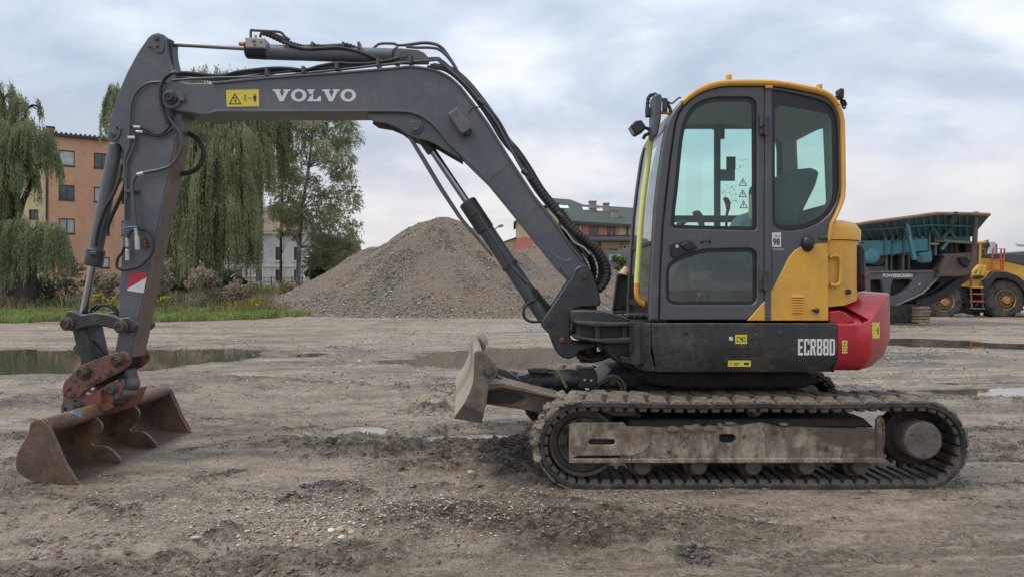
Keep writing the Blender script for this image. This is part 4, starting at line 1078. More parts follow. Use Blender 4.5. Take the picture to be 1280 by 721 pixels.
# ---- bucket
YK0, YK1 = 4.75, 6.45
prof = [(59,531),(63,538),(66,545.6),(72,559),(79,575.6),(87,589),(94,600),(105,607.2),(97,607.6),(89,608),(68,606),(47.5,603),(36,599),(27,594),(21,588),(19,579),(20.5,569),(23,562.5),(28,553),(34,544),(36,536),(38,529),(45,524),(52,523.5)]
bk = prism("bucket", [(105,607.2),(89,608.2),(68,606.2),(47.5,603.2),(36,599),(27,594),(21,588),(19,579),(20.5,569),(23,562.5),(28,553),(34,544),(36,536),(38,529),(41.5,526),(44.5,531),(42,537),(39.5,547),(33.5,556),(28.5,565),(26,573),(25.5,579),(27,585),(32,590),(39,594.5),(50,598.5),(70,602),(88,603.5),(100,604.2)], YK0 + .012, YK1 - .012, M_bucketin, EX, 0.003, Yref=YK0)
def sidep(name, Y0, Y1):
    return prism(name, smooth([(p[0], p[1]) for p in prof[:7]] , 2, closed=False) + smooth(prof[7:], 2, closed=False), Y0, Y1, M_bucket, bk, 0.004, Yref=YK0)
sidep("side_plate", YK0, YK0 + .022)
sidep("side_plate", YK1 - .022, YK1)
for Yg in (YK0, YK1 - .001):
    V, Fs = tube_vf([Vector((*XZ(x, y, YK0)[:1], Yg + .011, XZ(x, y, YK0)[1])) for x, y in prof[:7]] , 0.011, 6, 2); MB().add(V, Fs).build("edge_rim", M_bucket, bk)
tc0 = XZ(50, 534, YK0)
MB().add(*cyl_vf((tc0[0], YK0 + .015, tc0[1]), (tc0[0], YK1 - .015, tc0[1]), 0.056, n=24)).build("top_tube", M_bucket, bk)
for Yg in (5.30, 5.83):
    prism("gusset", smooth([(52,532),(59,539),(66,546),(68.5,553),(65,562),(57,570),(53,575.5),(57,579.5),(66,579.3),(73,580),(81,584.6),(88,592),(94,602),(60,602),(36,594),(26,582),(28,565),(38,548),(42,538)], 2), Yg, Yg + .025, M_bucket, bk, 0.004, Yref=YK0)
prism("wear_plate", [(96,604),(106,607),(95,609.2),(82,609)], YK0 + .03, YK1 - .03, M_drum, bk, 0.002, Yref=YK0)
V = []; 
mk = MB()
for (y_, a0, a1, w) in ((5.06, 0.2, 1.0, .035), (5.10, 0.6, 1.5, .025), (5.12, 0.9, 1.7, .02)):
    pts = [(tc0[0] + 0.0572 * math.sin(a) , y_ + 0.02 * math.sin(9 * a), tc0[1] + 0.0572 * math.cos(a)) for a in np.linspace(a0, a1, 7)]
    for q, r_ in zip(pts, pts[1:]):
        b0 = len(mk.V); h = w / 2
        mk.add([(q[0], q[1] - h, q[2]), (q[0], q[1] + h * .6, q[2]), (r_[0], r_[1] + h, r_[2]), (r_[0], r_[1] - h * .8, r_[2])], [(0, 1, 2, 3)])
mk.build("blue_paint_mark", M_blue, bk)

# ---- boom cylinder (lower, behind kingpost)
YL = 5.56
lcy = MB().add(*cyl_vf(P(587, 257, YL), P(683, 399, YL), 0.062, n=26, b=0.01)).build("boom_cylinder", M_cab, EX)
MB().add(*cyl_vf(P(583.5, 252, YL), P(608, 289, YL), 0.072, n=26, b=0.012)).build("gland", M_cast, lcy)
cyl("piston_rod", P(532, 176, YL), P(588, 259, YL), 0.028, M_chrome, lcy, n=24)
MB().add(*cyl_vf(P(522, 163, YL), P(541, 190, YL), 0.048, n=20, b=0.008)).build("rod_eye", M_cast, lcy)
prism("rod_guard", [(510,166),(514,170),(530,195),(554,235),(578,272),(616,318),(614,321),(572,272),(548,236),(524,196),(508,169)], 5.44, 5.47, M_pipe, lcy, 0.004)
for x, y in ((590.5,268),(595,265)): cyl("bolt", P(x, y, YL - .075), P(x, y, YL - .09), 0.010, M_bolt, lcy, n=6)
MB().add(*cyl_vf(P(636, 329.5, YL), P(639, 334, YL), 0.070, n=26)).build("band_clamp", M_cast, lcy)
ptube("hard_line", [(597,266),(606,281),(620,302),(640,333),(652,346),(660,354)], YL - .07, 0.012, M_pipe, lcy)
ptube("hose", [(667,360),(671,368),(670,374),(660,379),(655,386),(655,395),(660,400),(668,402),(680,400)], YL - .08, 0.011, M_rubber, lcy)
ptube("hose", [(669,362),(676,371),(683,379),(690,387)], YL - .07, 0.013, M_rubber, lcy)

# ---- kingpost and swing frame
kp_o = [(715,346),(718,337.5),(723,333),(730,331.5),(736,333.5),(740,340),(744,352),(749,366),(751,378),(749.6,382),(738,383.6),(724,383.8),(717,386.5),(713.5,393),(713,421),(716,426.5),(722,428.5),(745,428.5),(746,433),(724,439.5),(719,446),(711,448.5),(703,446.5),(697,441.5),(693,433),(688,419),(679,410),(677.5,402.5),(681,395),(688,386)]
for k, (a, c) in enumerate(((5.36, 5.44), (5.66, 5.74))):
    kp = prism("kingpost", kp_o, a, c, M_cast, EX, 0.010, Yref=5.36 if k == 0 else 5.42)
    if k == 0: KP = kp
prism("kingpost_web", [(692,400),(710,378),(716,384),(711,394),(711,422),(718,430),(716,440),(700,438),(692,420)], 5.44, 5.66, M_cast, KP, 0.01)
pin("pin", 729.3, 343.5, 5.36, 6.2, 0.014, KP, M_cast); pin("pin", 688, 403.5, 5.36, 5.5, 0.012, KP, M_cast)
box("bolt_plate", P(702.5, 424.5, 5.355), (0.035, 0.02, 0.035), M_bolt, KP)
swf = prism("swing_frame", [(714,388),(730,387),(752,388),(770,391.5),(789,398),(789,404),(716,402.5)], 5.15, 6.0, M_cast, EX, 0.012)
prism("swing_plate", [(716,400),(770,402.5),(792,402),(792,408),(750,409),(720,406)], 5.10, 6.05, M_cast, swf, 0.012)
prism("swing_column", [(722,404),(785,404),(790,426),(722,424)], 5.20, 5.95, M_cast, swf, 0.02)
for x in (748, 782):
    prism("swing_rib", [(x - 4,404),(x + 3,404),(x + 3,428),(x - 4,427)], 5.13, 5.3, M_cast, swf, 0.008)
prism("swing_plate", [(717,419),(745,423),(792,421),(792,429),(760,430),(720,424)], 5.10, 6.05, M_cast, swf, 0.012)
prism("swing_cone", [(748,429),(792,427),(800,455.5),(772,453.5),(763,446),(757,437)], 5.2, 5.95, M_cast, swf, 0.015)
prism("swing_foot", [(775,445),(795,447),(806,455),(806,458),(778,453)], 5.1, 5.3, M_cast, swf, 0.006)
ptube("swing_hose", [(722,441),(735,445),(752,443),(764,436)], 5.5, 0.03, M_rubber, EX)
ptube("swing_hose", [(722,444),(738,449),(755,446),(766,440)], 5.42, 0.022, M_rubber, EX)
ptube("swing_hose", [(718,428),(730,429),(740,432),(746,430)], 5.4, 0.02, M_rubber, EX)
MB().add(*cyl_vf(P(735, 380, 5.55), P(735, 452, 5.55), 0.07, n=20)).build("swing_pin", M_cast, swf)

# ---- upper structure
def pl(inset_=0.0, z=1.0):
    """plan of the near skirt: side panel"""
    return None
YU = 4.78
def zY(y, Y=YU): return CAMH - (y - CY) / F * Y
z_top, z_ch, z_bot = zY(403.4), zY(447), zY(465.3)
def skirt(name, plan, mat, zt=z_top, zc=z_ch, zb=z_bot, ins=0.055, cut=None):
    cx_ = sum(p[0] for p in plan) / len(plan); cy_ = sum(p[1] for p in plan) / len(plan)
    def ring(k, z):
        out = []
        for x, y_ in plan:
            d = Vector((x - 1.6, y_ - 5.8)); L = d.length
            if abs(y_ - YU) < .35 or L > 1.0: dd = d.normalized() * k
            else: dd = Vector((0, 0))
            if name == 'side_skirt': dd = Vector((0, -k if y_ < 5 else 0))
            out.append((x - dd.x, y_ - dd.y, z))
        return out
    rs = [ring(ins, zb), ring(0.0, zc), ring(0.0, zt - .006), ring(0.006, zt)]
    return MB().add(*loft_vf(rs)).build(name, mat, EX, 30)
xs0, xs1 = XZ(815, 403, YU)[0], XZ(1046, 403, YU)[0]
def skx(y): return XZ(814.5 + max(0, (y - 430)) * 0.21, y, YU)[0]
sk = MB()
x1b = XZ(1041.5, 465, YU)[0]; x1a = XZ(1046.5, 403, YU)[0]
def srow(x0, x1, z, dy, z2=None): return [(x0, YU + dy, z), (x1, YU + dy, z), (x1, YU + .42, z), (x0, YU + .42, z)]
rows = [srow(skx(465.3), x1b, z_bot, .05), srow(skx(447), x1a, z_ch, 0), srow(skx(430), x1a, zY(430), 0), srow(skx(403), x1a, z_top - .008, 0), srow(skx(403) + .004, x1a, z_top, .008)]
SK = sk.add(*loft_vf(rows)).build("side_skirt", M_skirt, EX, 30)
# front corner panel turns round towards the swing frame
def frow(z, k, xo=0.0):
    xa = skx(403) - .006 + xo
    return [(xa + k * .4, YU + k, z), (xa + .02 + k, YU + .40, z), (0.96, YU + .55, z), (0.86 + k, YU + .50, z), (0.845 + k, YU + .30, z), (0.868 + k * .8, YU + .10, z)]
rows = [frow(zY(465), .045, .03), frow(zY(452), .02, .012), frow(zY(440), 0.0), frow(z_top - .008, 0), frow(z_top, .008)]
FC = MB().add(*loft_vf(rows)).build("front_corner_skirt", M_skirt, EX, 30)
for k in range(6): cyl("vent_hole", P(792, 418 + k * 3.2, 5.05) + Vector((-.004, 0, 0)), P(792, 418 + k * 3.2, 5.05) + Vector((.01, 0, 0)), 0.006, M_blk, FC, n=8)
box("deck", (1.62, 5.82, (z_top + z_bot) / 2 + .01), (1.52, 1.94, z_top - z_bot - .05), M_under, EX, 0.02)
for x, y in ((857.5, 415), (975, 416)): cyl("skirt_bolt", P(x, y, YU), P(x, y, YU - .010), 0.016, M_blk, SK, n=14)
hd = prism("isolator_hatch", rc([(910,412.5),(940,412.5),(940,435),(910,435)], 2), YU - 0.006, YU + .002, M_skirt, SK, 0.002)
decal("battery_decal", [(919,418),(933.5,418),(933.5,429.3),(919,429.3)], YU - .006, M_yelsign, hd)
blobs("pictogram", hd, YU - .0078, [(921,420.5,926,421.2),(921,426,926,426.7),(921,420.5,921.7,426.7),(927,420.5,931.6,421.2),(927,426,931.6,426.7),(931,420.5,931.6,426.7),(924.5,422,928.5,423.2),(926,423.6,929.5,425)])
cyl("hatch_lock", P(913.8, 423.3, YU - .006), P(913.8, 423.3, YU - .014), 0.015, M_plated, hd, n=16)
for y in (418, 428): cyl("hatch_bolt", P(944.5, y, YU), P(944.5, y, YU - .006), 0.008, M_pin, hd, n=10)
Yc2 = YU + .003
ds = MB(); 
V, Fs = plate_vf(ppoly([(910,450),(938,450),(938,457.6),(910,457.6)], YU + .012), [], YU + 0.004, YU + .03, 0); 
dd = ds.add(V, Fs).build("service_decal", M_yelsign, SK)
blobs("pictogram", dd, YU + .004, [(912,454,915,454.8),(913.3,452,914,454),(917,453,925,453.8),(917,455,923,455.8),(930,452.5,936,455.6)])
NB = {}
def blocky(segs, w=0.62): return (w, [(s, []) for s in segs])
q = 0.23
NB['E'] = blocky([[(0,0),(.58,0),(.58,.15),(q,.15),(q,.42),(.5,.42),(.5,.57),(q,.57),(q,.85),(.58,.85),(.58,1),(0,1)]], .58)
NB['C'] = blocky([[(0.08,0),(.54,0),(.62,.07),(.62,.33),(.43,.33),(.43,.14),(q,.14),(q,.86),(.43,.86),(.43,.67),(.62,.67),(.62,.93),(.54,1),(0.08,1),(0,.93),(0,.07)]])
NB['R'] = (0.64, [([(0,0),(q,0),(q,.42),(.30,.42),(.42,0),(.64,0),(.50,.44),(.62,.53),(.62,.92),(.54,1),(0,1)], [[(q,.57),(.43,.57),(.43,.86),(q,.86)]])])
NB['8'] = (0.62, [([(0.08,0),(.54,0),(.62,.08),(.62,.44),(.56,.51),(.62,.58),(.62,.92),(.54,1),(0.08,1),(0,.92),(0,.58),(.06,.51),(0,.44),(0,.08)], [[(q,.14),(.43,.14),(.43,.43),(q,.43)], [(q,.58),(.43,.58),(.43,.86),(q,.86)]])])
NB['D'] = (0.62, [([(0,0),(.50,0),(.62,.10),(.62,.90),(.50,1),(0,1)], [[(q,.14),(.43,.14),(.43,.86),(q,.86)]])])
text_polys(SK, YU, 997.5, 423.2, 1043.5, 443.6, "ECR88D", NB, 0.11, M_white, "model_lettering")

# ---- counterweight
CW0 = XZ(1047, 403, YU)[0] + 0.004
plan = []
for k in range(4): plan.append((CW0 + (2.44 - CW0) * k / 4, YU))
for a in np.linspace(-52, 60, 22):
    plan.append((1.62 + 1.315 * math.cos(R(a)), 5.80 + 1.315 * math.sin(R(a))))
plan += [(2.1, 6.95), (2.0, 6.6), (2.0, 5.2)]
def cwring(ins, zf):
    out = []
    for i, (x, y_) in enumerate(plan):
        u = min(1, max(0, (x - 2.36) / 0.30)) if y_ < 5.9 else 1
        u = u * u * (3 - 2 * u)
        d = Vector((x - 1.6, y_ - 5.8)); d.normalize()
        if i < 4: d = Vector((0, -1))
        if i >= len(plan) - 3: d = Vector((0, 0))
        out.append((x - d.x * ins, y_ - d.y * ins, zf(u)))
    return out
ze = lambda u: 1.092 + 0.205 * u
rings = [cwring(.10, lambda u: .765 + .01 * u), cwring(.035, lambda u: .80 + .05 * u), cwring(0, lambda u: .868 + .09 * u),
         cwring(-.004, lambda u: .98 + .05 * u), cwring(0, lambda u: ze(u) - .012), cwring(.012, lambda u: ze(u)), cwring(.17, lambda u: 1.185 + .125 * u), cwring(.30, lambda u: 1.24 + .09 * u)]
CW = MB().add(*loft_vf(rings)).build("counterweight", M_red, EX, 38)
prism("seam_gap", [(1046.6,403.5),(1047.8,403.5),(1047.8,447),(1043.6,465),(1042,465),(1046.6,447)], YU + .012, YU + .3, M_blk, EX, 0, Yref=YU)
# recess shape by the hood
V, Fs = plate_vf(ppoly([(1037,389),(1050,388),(1058,391),(1064,396),(1069,403),(1047,404.5),(1037,403)], YU + .02), [], YU + .018, YU + .10, 0.006)
MB().add(V, Fs).build("shoulder", M_red, CW)
def on_cw(x, y, off=0.002):
    """point on the counterweight side seen at pixel direction (x,y)"""
    dx = (x - CX) / F
    # ray X = dx*Y ; circle
    if dx * YU <= 2.44: return Vector((dx * YU, YU - off, CAMH - (y - CY) / F * YU))
    A = dx * dx + 1; B = -2 * (dx * 1.62 + 5.80); C_ = 1.62 ** 2 + 5.80 ** 2 - (1.315 + off) ** 2
    Yh = (-B - math.sqrt(max(0, B * B - 4 * A * C_))) / (2 * A)
    return Vector((dx * Yh, Yh, CAMH - (y - CY) / F * Yh))
def cwpatch(name, x0, y0, x1, y1, mat, parent, off, n=6):
    mb = MB(); V = []
    for i in range(n + 1):
        x = x0 + (x1 - x0) * i / n
        for y in (y0, y1): V.append(on_cw(x, y, off))
    mb.add(V, [(2 * i, 2 * i + 2, 2 * i + 3, 2 * i + 1) for i in range(n)])
    return mb.build(name, mat, parent)
wd = cwpatch("warning_decal", 1081.5, 402.5, 1099.6, 422.5, M_yelsign, CW, .004)
def cwline(name, pts, w, mat, parent, off):
    mb = MB()
    for (a, c) in zip(pts, pts[1:]):
        p0, p1 = on_cw(*a, off), on_cw(*c, off); d = (p1 - p0).normalized(); nrm = Vector((0, -1, 0)).cross(d).normalized() * w / 2
        mb.add([p0 - nrm, p1 - nrm, p1 + nrm, p0 + nrm], [(0, 1, 2, 3)])
    return mb.build(name, mat, parent)
cwline("warning_triangle", [(1086.7,407.5),(1090.3,419),(1083.8,419.5),(1086.7,407.5)], 0.0042, M_blk, wd, .0055)
cwline("pictogram", [(1086.8,411),(1087,416)], 0.004, M_blk, wd, .0055)
cwline("pictogram", [(1097.3,409),(1097.3,417)], 0.009, M_blk, wd, .0055)
cwline("pictogram", [(1094.5,412),(1096.5,412)], 0.006, M_blk, wd, .0055)
wd2 = cwpatch("small_warning_decal", 1052.3, 425, 1058.8, 441, M_yelsign, CW, .004, 2)
cwline("warning_triangle", [(1055.5,426.5),(1058,432),(1053.2,432),(1055.5,426.5)], 0.003, M_blk, wd2, .0055)
cwline("pictogram", [(1053.5,435),(1057.5,435),(1057.8,438.5),(1053.4,438.5),(1053.5,435)], 0.003, M_blk, wd2, .0055)

# ---- rear hood
hp = [(XZ(1035.5, 380, 4.83)[0], 4.835), (2.28, 4.835), (2.395, 4.90), (2.475, 5.03), (2.545, 5.20), (2.66, 5.6), (2.67, 6.0), (2.58, 6.5), (2.2, 6.75), (XZ(1035.5, 380, 4.83)[0], 6.75)]
def hring(s, z, dz=None):
    out = []
    for i, (x, y_) in enumerate(hp):
        d = Vector((x - 2.2, y_ - 5.8)); 
        out.append((x - s * (0.9 if x > 2.25 else 0), y_ + (s if y_ < 5.1 else -s if y_ > 6.4 else 0), z + (dz(i) if dz else 0)))
    return out
lowz = lambda i: [0, .01, .04, .06, .08, .08, .08, .08, .02, 0][i]
HD = MB().add(*loft_vf([hring(.0, 1.205, lowz), hring(0, 1.66), ])).build("rear_hood", M_yel, EX, 38)
MB().add(*loft_vf([hring(-.012, 1.665), hring(-.014, 1.74), hring(.01, 1.785), hring(.07, 1.81)])).build("hood_cap", M_yel, HD, 38)
ptube("grab_handle", [(1037.5,322.5),(1041,320),(1048,321),(1050.5,326),(1050.8,338),(1050,352),(1046,356.5),(1037.5,356)], 4.815, 0.013, M_yel, HD)
cyl("hood_lock", P(1060.6, 364.6, 4.85), P(1060.6, 364.6, 4.83) , 0.020, M_pin, HD, n=18)
cyl("lock_barrel", P(1060.6, 364.6, 4.831), P(1060.6, 364.6, 4.82), 0.011, M_black, HD, n=12)
prism("rear_duct", rc([(1072.5,307),(1079,305.5),(1083,313),(1083.8,362),(1076,365),(1073.5,352)], 2), 4.93, 5.03, M_black, EX, 0.015)
prism("duct_lens", [(1079.5,342),(1083,344),(1083,360),(1080,360)], 4.92, 4.94, paint('rear_lens', (0.12, 0.012, 0.015), 0.2), EX, 0.003)
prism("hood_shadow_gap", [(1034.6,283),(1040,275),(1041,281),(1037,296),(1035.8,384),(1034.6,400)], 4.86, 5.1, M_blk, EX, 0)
# right side engine/hydraulic cover with its mesh guard
rsd = MB().add(*loft_vf([[(0.98, 5.98, 1.1), (2.1, 5.98, 1.1), (2.1, 6.75, 1.1), (1.05, 6.85, 1.1)], [(1.0, 5.98, 1.42), (2.1, 5.98, 1.66), (2.1, 6.75, 1.66), (1.08, 6.85, 1.42)], [(1.06, 6.02, 1.46), (2.1, 6.02, 1.70), (2.1, 6.7, 1.70), (1.12, 6.8, 1.46)]])).build("right_cover", M_yel, EX, 35)
gd = MB(); Yg = 5.95
gpts = [(772.5,344),(785,342),(784,390),(766.5,390)]
def lerp2(a, b_, t_): return (a[0] + (b_[0] - a[0]) * t_, a[1] + (b_[1] - a[1]) * t_)
for k in range(4): gd.add(*tube_vf([P(*gpts[k], Yg), P(*gpts[(k + 1) % 4], Yg)], 0.014, 6, 1, False))
for k in range(1, 14):
    t_ = k / 14
    for s in (0, 1):
        A_ = lerp2(gpts[0], gpts[3], t_); B_ = lerp2(gpts[1], gpts[2], min(1, t_ + .16) if s else max(0, t_ - .16))
        gd.add(*tube_vf([P(*A_, Yg), P(*B_, Yg)], 0.0045, 4, 1, False))
gd.build("mesh_guard", M_cast, EX)
prism("guard_backing", [(773,345),(785,343),(784,389.5),(767,389.5)], 5.99, 6.05, M_cast, EX, 0.002, Yref=Yg)
cyl("tan_cap", P(780,344,5.98), P(783,334,5.98), 0.05, paint('tan_lens', (0.5, 0.33, 0.18), .5), EX, r1=0.02)
# ---------------------------------------------------------------- cab
YN, YF = 4.80, 5.76
door_o = [(824.5,399.5),(826,340),(829,285),(833,248),(839.5,192.5),(845,155),(849,143),(855,133.5),(862,126),(870,120),(880,115),(890,111.6),(900,109.6),(910,108.6),(955,108.6),(956.5,112),(955.5,399.5)]
win_o = rc([(838.5,282),(840,262),(843,238),(846,205),(849.5,172),(853,155),(859,142),(868,131),(882,124),(897,121.3),(938,121.3),(946,127),(946.6,288.5),(843,286)], 5, 3)
lowg = [(832.5,345),(834,333),(840,326),(855,319),(874,313),(884,311.3),(939,310),(946.6,316),(946.8,374),(941,381),(842,381),(833,376)]
lowg = rc(lowg, 4, 2)
cab = EX
DR = prism("cab_door", door_o, YN, YN + .045, M_cab, cab, 0.006, holes=[win_o, lowg])
def scalep(p, k):
    c = (sum(a[0] for a in p) / len(p), sum(a[1] for a in p) / len(p)); return [(c[0] + (a[0] - c[0]) * k, c[1] + (a[1] - c[1]) * k) for a in p]
def ringpl(name, outer, px_, Y0, Y1, mat, parent):
    o = [tuple(a) for a in outer]
    o = o if area2(o) > 0 else o[::-1]
    inn = inset(o, px_)
    return prism(name, o, Y0, Y1, mat, parent, 0.001, holes=[inn], Yref=YN)
ringpl("door_seal", win_o, 5.0, YN + .018, YN + .03, M_seal, DR)
ringpl("lower_seal", lowg, 4.5, YN + .018, YN + .03, M_seal, DR)
prism("window_pane", win_o, YN + .020, YN + .024, G_cab, DR, 0, Yref=YN)
prism("lower_pane", lowg, YN + .020, YN + .024, G_low, DR, 0, Yref=YN)
# door hardware
hn = prism("door_handle", rc([(837.5,304),(852,302.5),(861,300.3),(866,303),(872,310),(866,315),(856,318),(842,323.5),(838,319)], 2.5), YN - .012, YN + .01, M_black, DR, 0.006)
cyl("key_lock", P(846.5, 308.6, YN - .012), P(846.5, 308.6, YN - .02), 0.012, M_plated, hn, n=14)
prism("handle_grip", rc([(852,306),(860,302),(868,310),(858,314)], 2), YN - .03, YN - .010, M_black, hn, 0.005)
tube("door_pull", [P(877, 304, YN), P(878, 302, YN - .025), P(887, 301.5, YN - .025), P(888, 303.5, YN)], 0.005, M_black, DR)
for (x0, x1, y0, y1) in ((949, 962, 144, 169.5), (948, 961, 337, 363)):
    h = box("door_hinge", P((x0 + x1) / 2, (y0 + y1) / 2, YN - .012), (0.06, 0.03, 0.13), M_cast, DR, 0.006)
    cyl("hinge_pin", P(x1 - 4, y0 + 11, YN - .035), P(x1 - 4, y1, YN - .035), 0.014, M_cast, h, n=14)
    box("hinge_leaf", P(x0 + 2, y0 + 7, YN - .02), (0.014, 0.03, 0.085), M_pipe, h)
# pillars, sill and rear side panel
ptop = [(852,126.5),(861,118.5),(871,112.5)]
prism("front_pillar", [(811.5,400),(812,381),(815,324),(819,258),(824,215),(829,180),(832,163),(836,150),(843,137),(852,126.5),(856,130.5),(848,141),(843.5,155),(838,192.5),(831.5,248),(827.5,285),(824.5,340),(823,400)], YN - .006, YN + .06, M_cab, cab, 0.01, Yref=YN)
prism("front_pillar", [(811.5,400),(812,381),(815,324),(819,258),(824,215),(829,180),(832,163),(836,150),(843,137),(852,126.5),(860,133.5),(852,144),(848,158),(843,194),(837,249),(833,286),(830,340),(829,400)], YF - .06, YF, M_cab, cab, 0.01, Yref=YN)
inner_pillar = prism("pillar_trim", [(829.5,250),(836,200),(842,160),(847,152),(849,160),(845,200),(840,250),(836,290),(833,290)], YN + .06, YN + .075, M_seal, cab, 0.002, Yref=YN)
# rear side
rear_o = [(958.2,400),(958.2,109),(966,108.8),(985,111.6),(1005,115.5),(1020,118.6),(1033,123),(1041,130),(1047,140),(1050,155),(1051,180),(1051.5,232),(1048,252),(1040,271),(1036.5,283),(1034,303),(1034.8,400)]
qw = rc([(965.5,112),(985,115),(1005,119.5),(1020,123),(1033,128),(1041,135),(1046,146),(1048.5,165),(1050,235),(1046.5,252),(1038,267),(1026,278),(1010,285.5),(993,289),(978,289),(968,284),(965.5,276)], 3, 2)
RP = prism("rear_side_panel", rear_o, YN, YN + .05, M_cab, cab, 0.005, holes=[qw])
def band(outer, inner):
    return outer, inner
qi = rc([(970,136),(975,131.5),(985,132),(1020,138),(1033,140.5),(1040,145),(1041.5,152),(1043,240),(1040,252),(1032,264),(1022,272),(1008,279),(993,283),(980,283),(972,279),(970,272)], 4, 2)
prism("quarter_seal", qw, YN + .018, YN + .03, M_seal, RP, 0.001, holes=[qi], Yref=YN)
prism("quarter_pane", qw, YN + .020, YN + .024, G_cab, RP, 0, Yref=YN)
prism("hinge_post", [(956.8,110),(964.5,110),(964.5,280),(964,399.5),(956.2,399.5)], YN - .012, YN + .01, M_cab, cab, 0.004)
yp = [(934.5,400.3),(947,386),(958,373),(967,359.5),(978,338),(986.5,321.5),(994,313),(1001,309),(1010,307),(1033,303.6),(1034.8,345),(1035.4,400.3)]
yw = prism("yellow_side_panel", [(934.5,400.3),(947,386),(955.6,376.5),(967,359.5),(978,338),(986.5,321.5),(994,313),(1001,309),(1010,307),(1033,303.6),(1035,303.3),(1035.4,345),(1035.6,400.3)], YN - .006, YN + .02, M_yel, cab, 0.003)
vt = prism("air_louvre", rc([(989.5,368),(1006,368),(1006,391.5),(989.5,391.5)], .8), YN - .008, YN + .0, M_yel, yw, 0.001)
for k in range(7):
    y = 370 + k * 3.15
    prism("louvre_slat", [(990.5,y),(1005,y),(1005,y + 1.7),(990.5,y + 1.7)], YN - .020, YN - .006, M_yel, vt, 0.002)
lt = cyl("panel_latch", P(1021, 387.8, YN - .006), P(1021, 387.8, YN - .045), 0.018, M_black, yw, n=18, b=.008)
box("latch_lever", P(1017.5, 387.3, YN - .02), (0.03, 0.015, 0.012), M_black, lt)
V, Fs = lathe_vf([(.044, 0), (.044, .012), (.036, .03), (.02, .042), (.004, .045)], P(1009, 305, YN - .002), (0, -1, 0), 26)
kb = MB().add([(v[0] - .0, v[1], P(0, 305, YN).z + (v[2] - P(0, 305, YN).z) * 1.25) for v in V], Fs).build("fuel_cap", M_black, cab)
stk = decal("number_sticker", [(964.8,291),(976.2,291),(976.2,309),(964.8,309)], YN - .001, M_white, RP)
def text_obj(name, s, size, loc, mat, parent, sx=1.0, bold=0.0, spacing=1.0):
    cu = bpy.data.curves.new(name, 'FONT'); cu.body = s; cu.size = size; cu.offset = bold; cu.space_character = spacing
    cu.align_x = 'CENTER'; cu.align_y = 'CENTER'; cu.extrude = 0.0004
    ob = bpy.data.objects.new(name + "_src", cu); coll.objects.link(ob)
    dg = bpy.context.evaluated_depsgraph_get()
    me_ = bpy.data.meshes.new_from_object(ob.evaluated_get(dg))
    bpy.data.objects.remove(ob)
    for v in me_.vertices: v.co = Vector((v.co.x * sx + loc[0], loc[1] - v.co.z, v.co.y + loc[2]))
    me_.materials.clear(); o = link(name, me_, parent, None, mat); return o
text_obj("number_print", "98", 0.062, P(970.5, 303, YN - .003), M_blk, stk, 0.75, 0.002)
text_obj("small_print", "Nova", 0.02, P(972, 295.3, YN - .003), M_blk, stk, 0.8)
decal("plate_sticker", [(965,310.5),(979.5,310.5),(979.5,313.5),(965,313.5)], YN - .001, paint('beige_plate', (0.25, 0.23, 0.2), .5), RP)
prism("access_cover", rc([(965,315),(979.5,315),(979.5,352),(965,352)], 1.5), YN - .003, YN + .001, M_cab, RP, 0.001)
box("panel_grip", P(1029, 297, YN - .01), (0.05, 0.02, 0.02), M_cab, RP)
# roof shell
ro = [(850.5,127.5),(858,120),(870,111.8),(880,107),(890,103.8),(900,101.8),(910,100.9),(940,100.4),(965,100.9),(985,103.6),(1005,107.3),(1020,110.2),(1031,114),(1038,118),(1044,124),(1049,132),(1052.5,141),(1054.6,152),(1055.3,180),(1056,232),(1055,248),(1052.3,256),(1045.6,271.5),(1040,281),(1037.5,292),(1036.5,303)]
ri = [(1033.8,303),(1034.6,292),(1037,279),(1042,269.5),(1048.5,254),(1050.6,246),(1051.4,232),(1050.6,180),(1049.8,153),(1047.5,143),(1044,135),(1039.5,128),(1034,123),(1028,120),(1018,117),(1004,114),(984,110),(965,108),(940,107.8),(910,108),(901,109),(891,111),(881,114.3),(872,118.5),(862,125),(854.5,132)]
def shell(name, o_, i_, Y0, Y1, mat, parent, sharp=40):
    """curved sheet between an outer and inner outline of equal meaning, as a strip extruded in depth"""
    return prism(name, o_ + i_, Y0, Y1, mat, parent, 0.012, Yref=YN, sharp=sharp)
n_r = 16
RF = shell("roof", ro[:n_r], ri[10:], YN - .03, YF + .02, M_yelroof, cab)
shell("rear_pillar", ro[n_r - 1:], ri[:11], YN - .03, YN + .07, M_yelroof, cab)
shell("rear_pillar", ro[n_r - 1:], ri[:11], YF - .06, YF + .02, M_yelroof, cab)
box("roof_bracket", P(961, 109.5, YN - .02), (0.045, 0.03, 0.016), M_yelroof, RF)
prism("headliner", [(862,128),(880,119),(905,113),(965,112),(1020,121),(1040,133),(1046,150),(1043,150),(1035,138),(1018,126),(965,117),(905,117),(880,124),(866,132)], YN + .05, YF - .05, M_ceil, cab, 0, Yref=YN)
for a, y0, y1 in ((911, 94.3, 101), (1024, 106.3, 112)): cyl("roof_nub", P(a, y1, 5.0), P(a, y0, 5.0), 0.021, M_yelroof, RF, n=16)
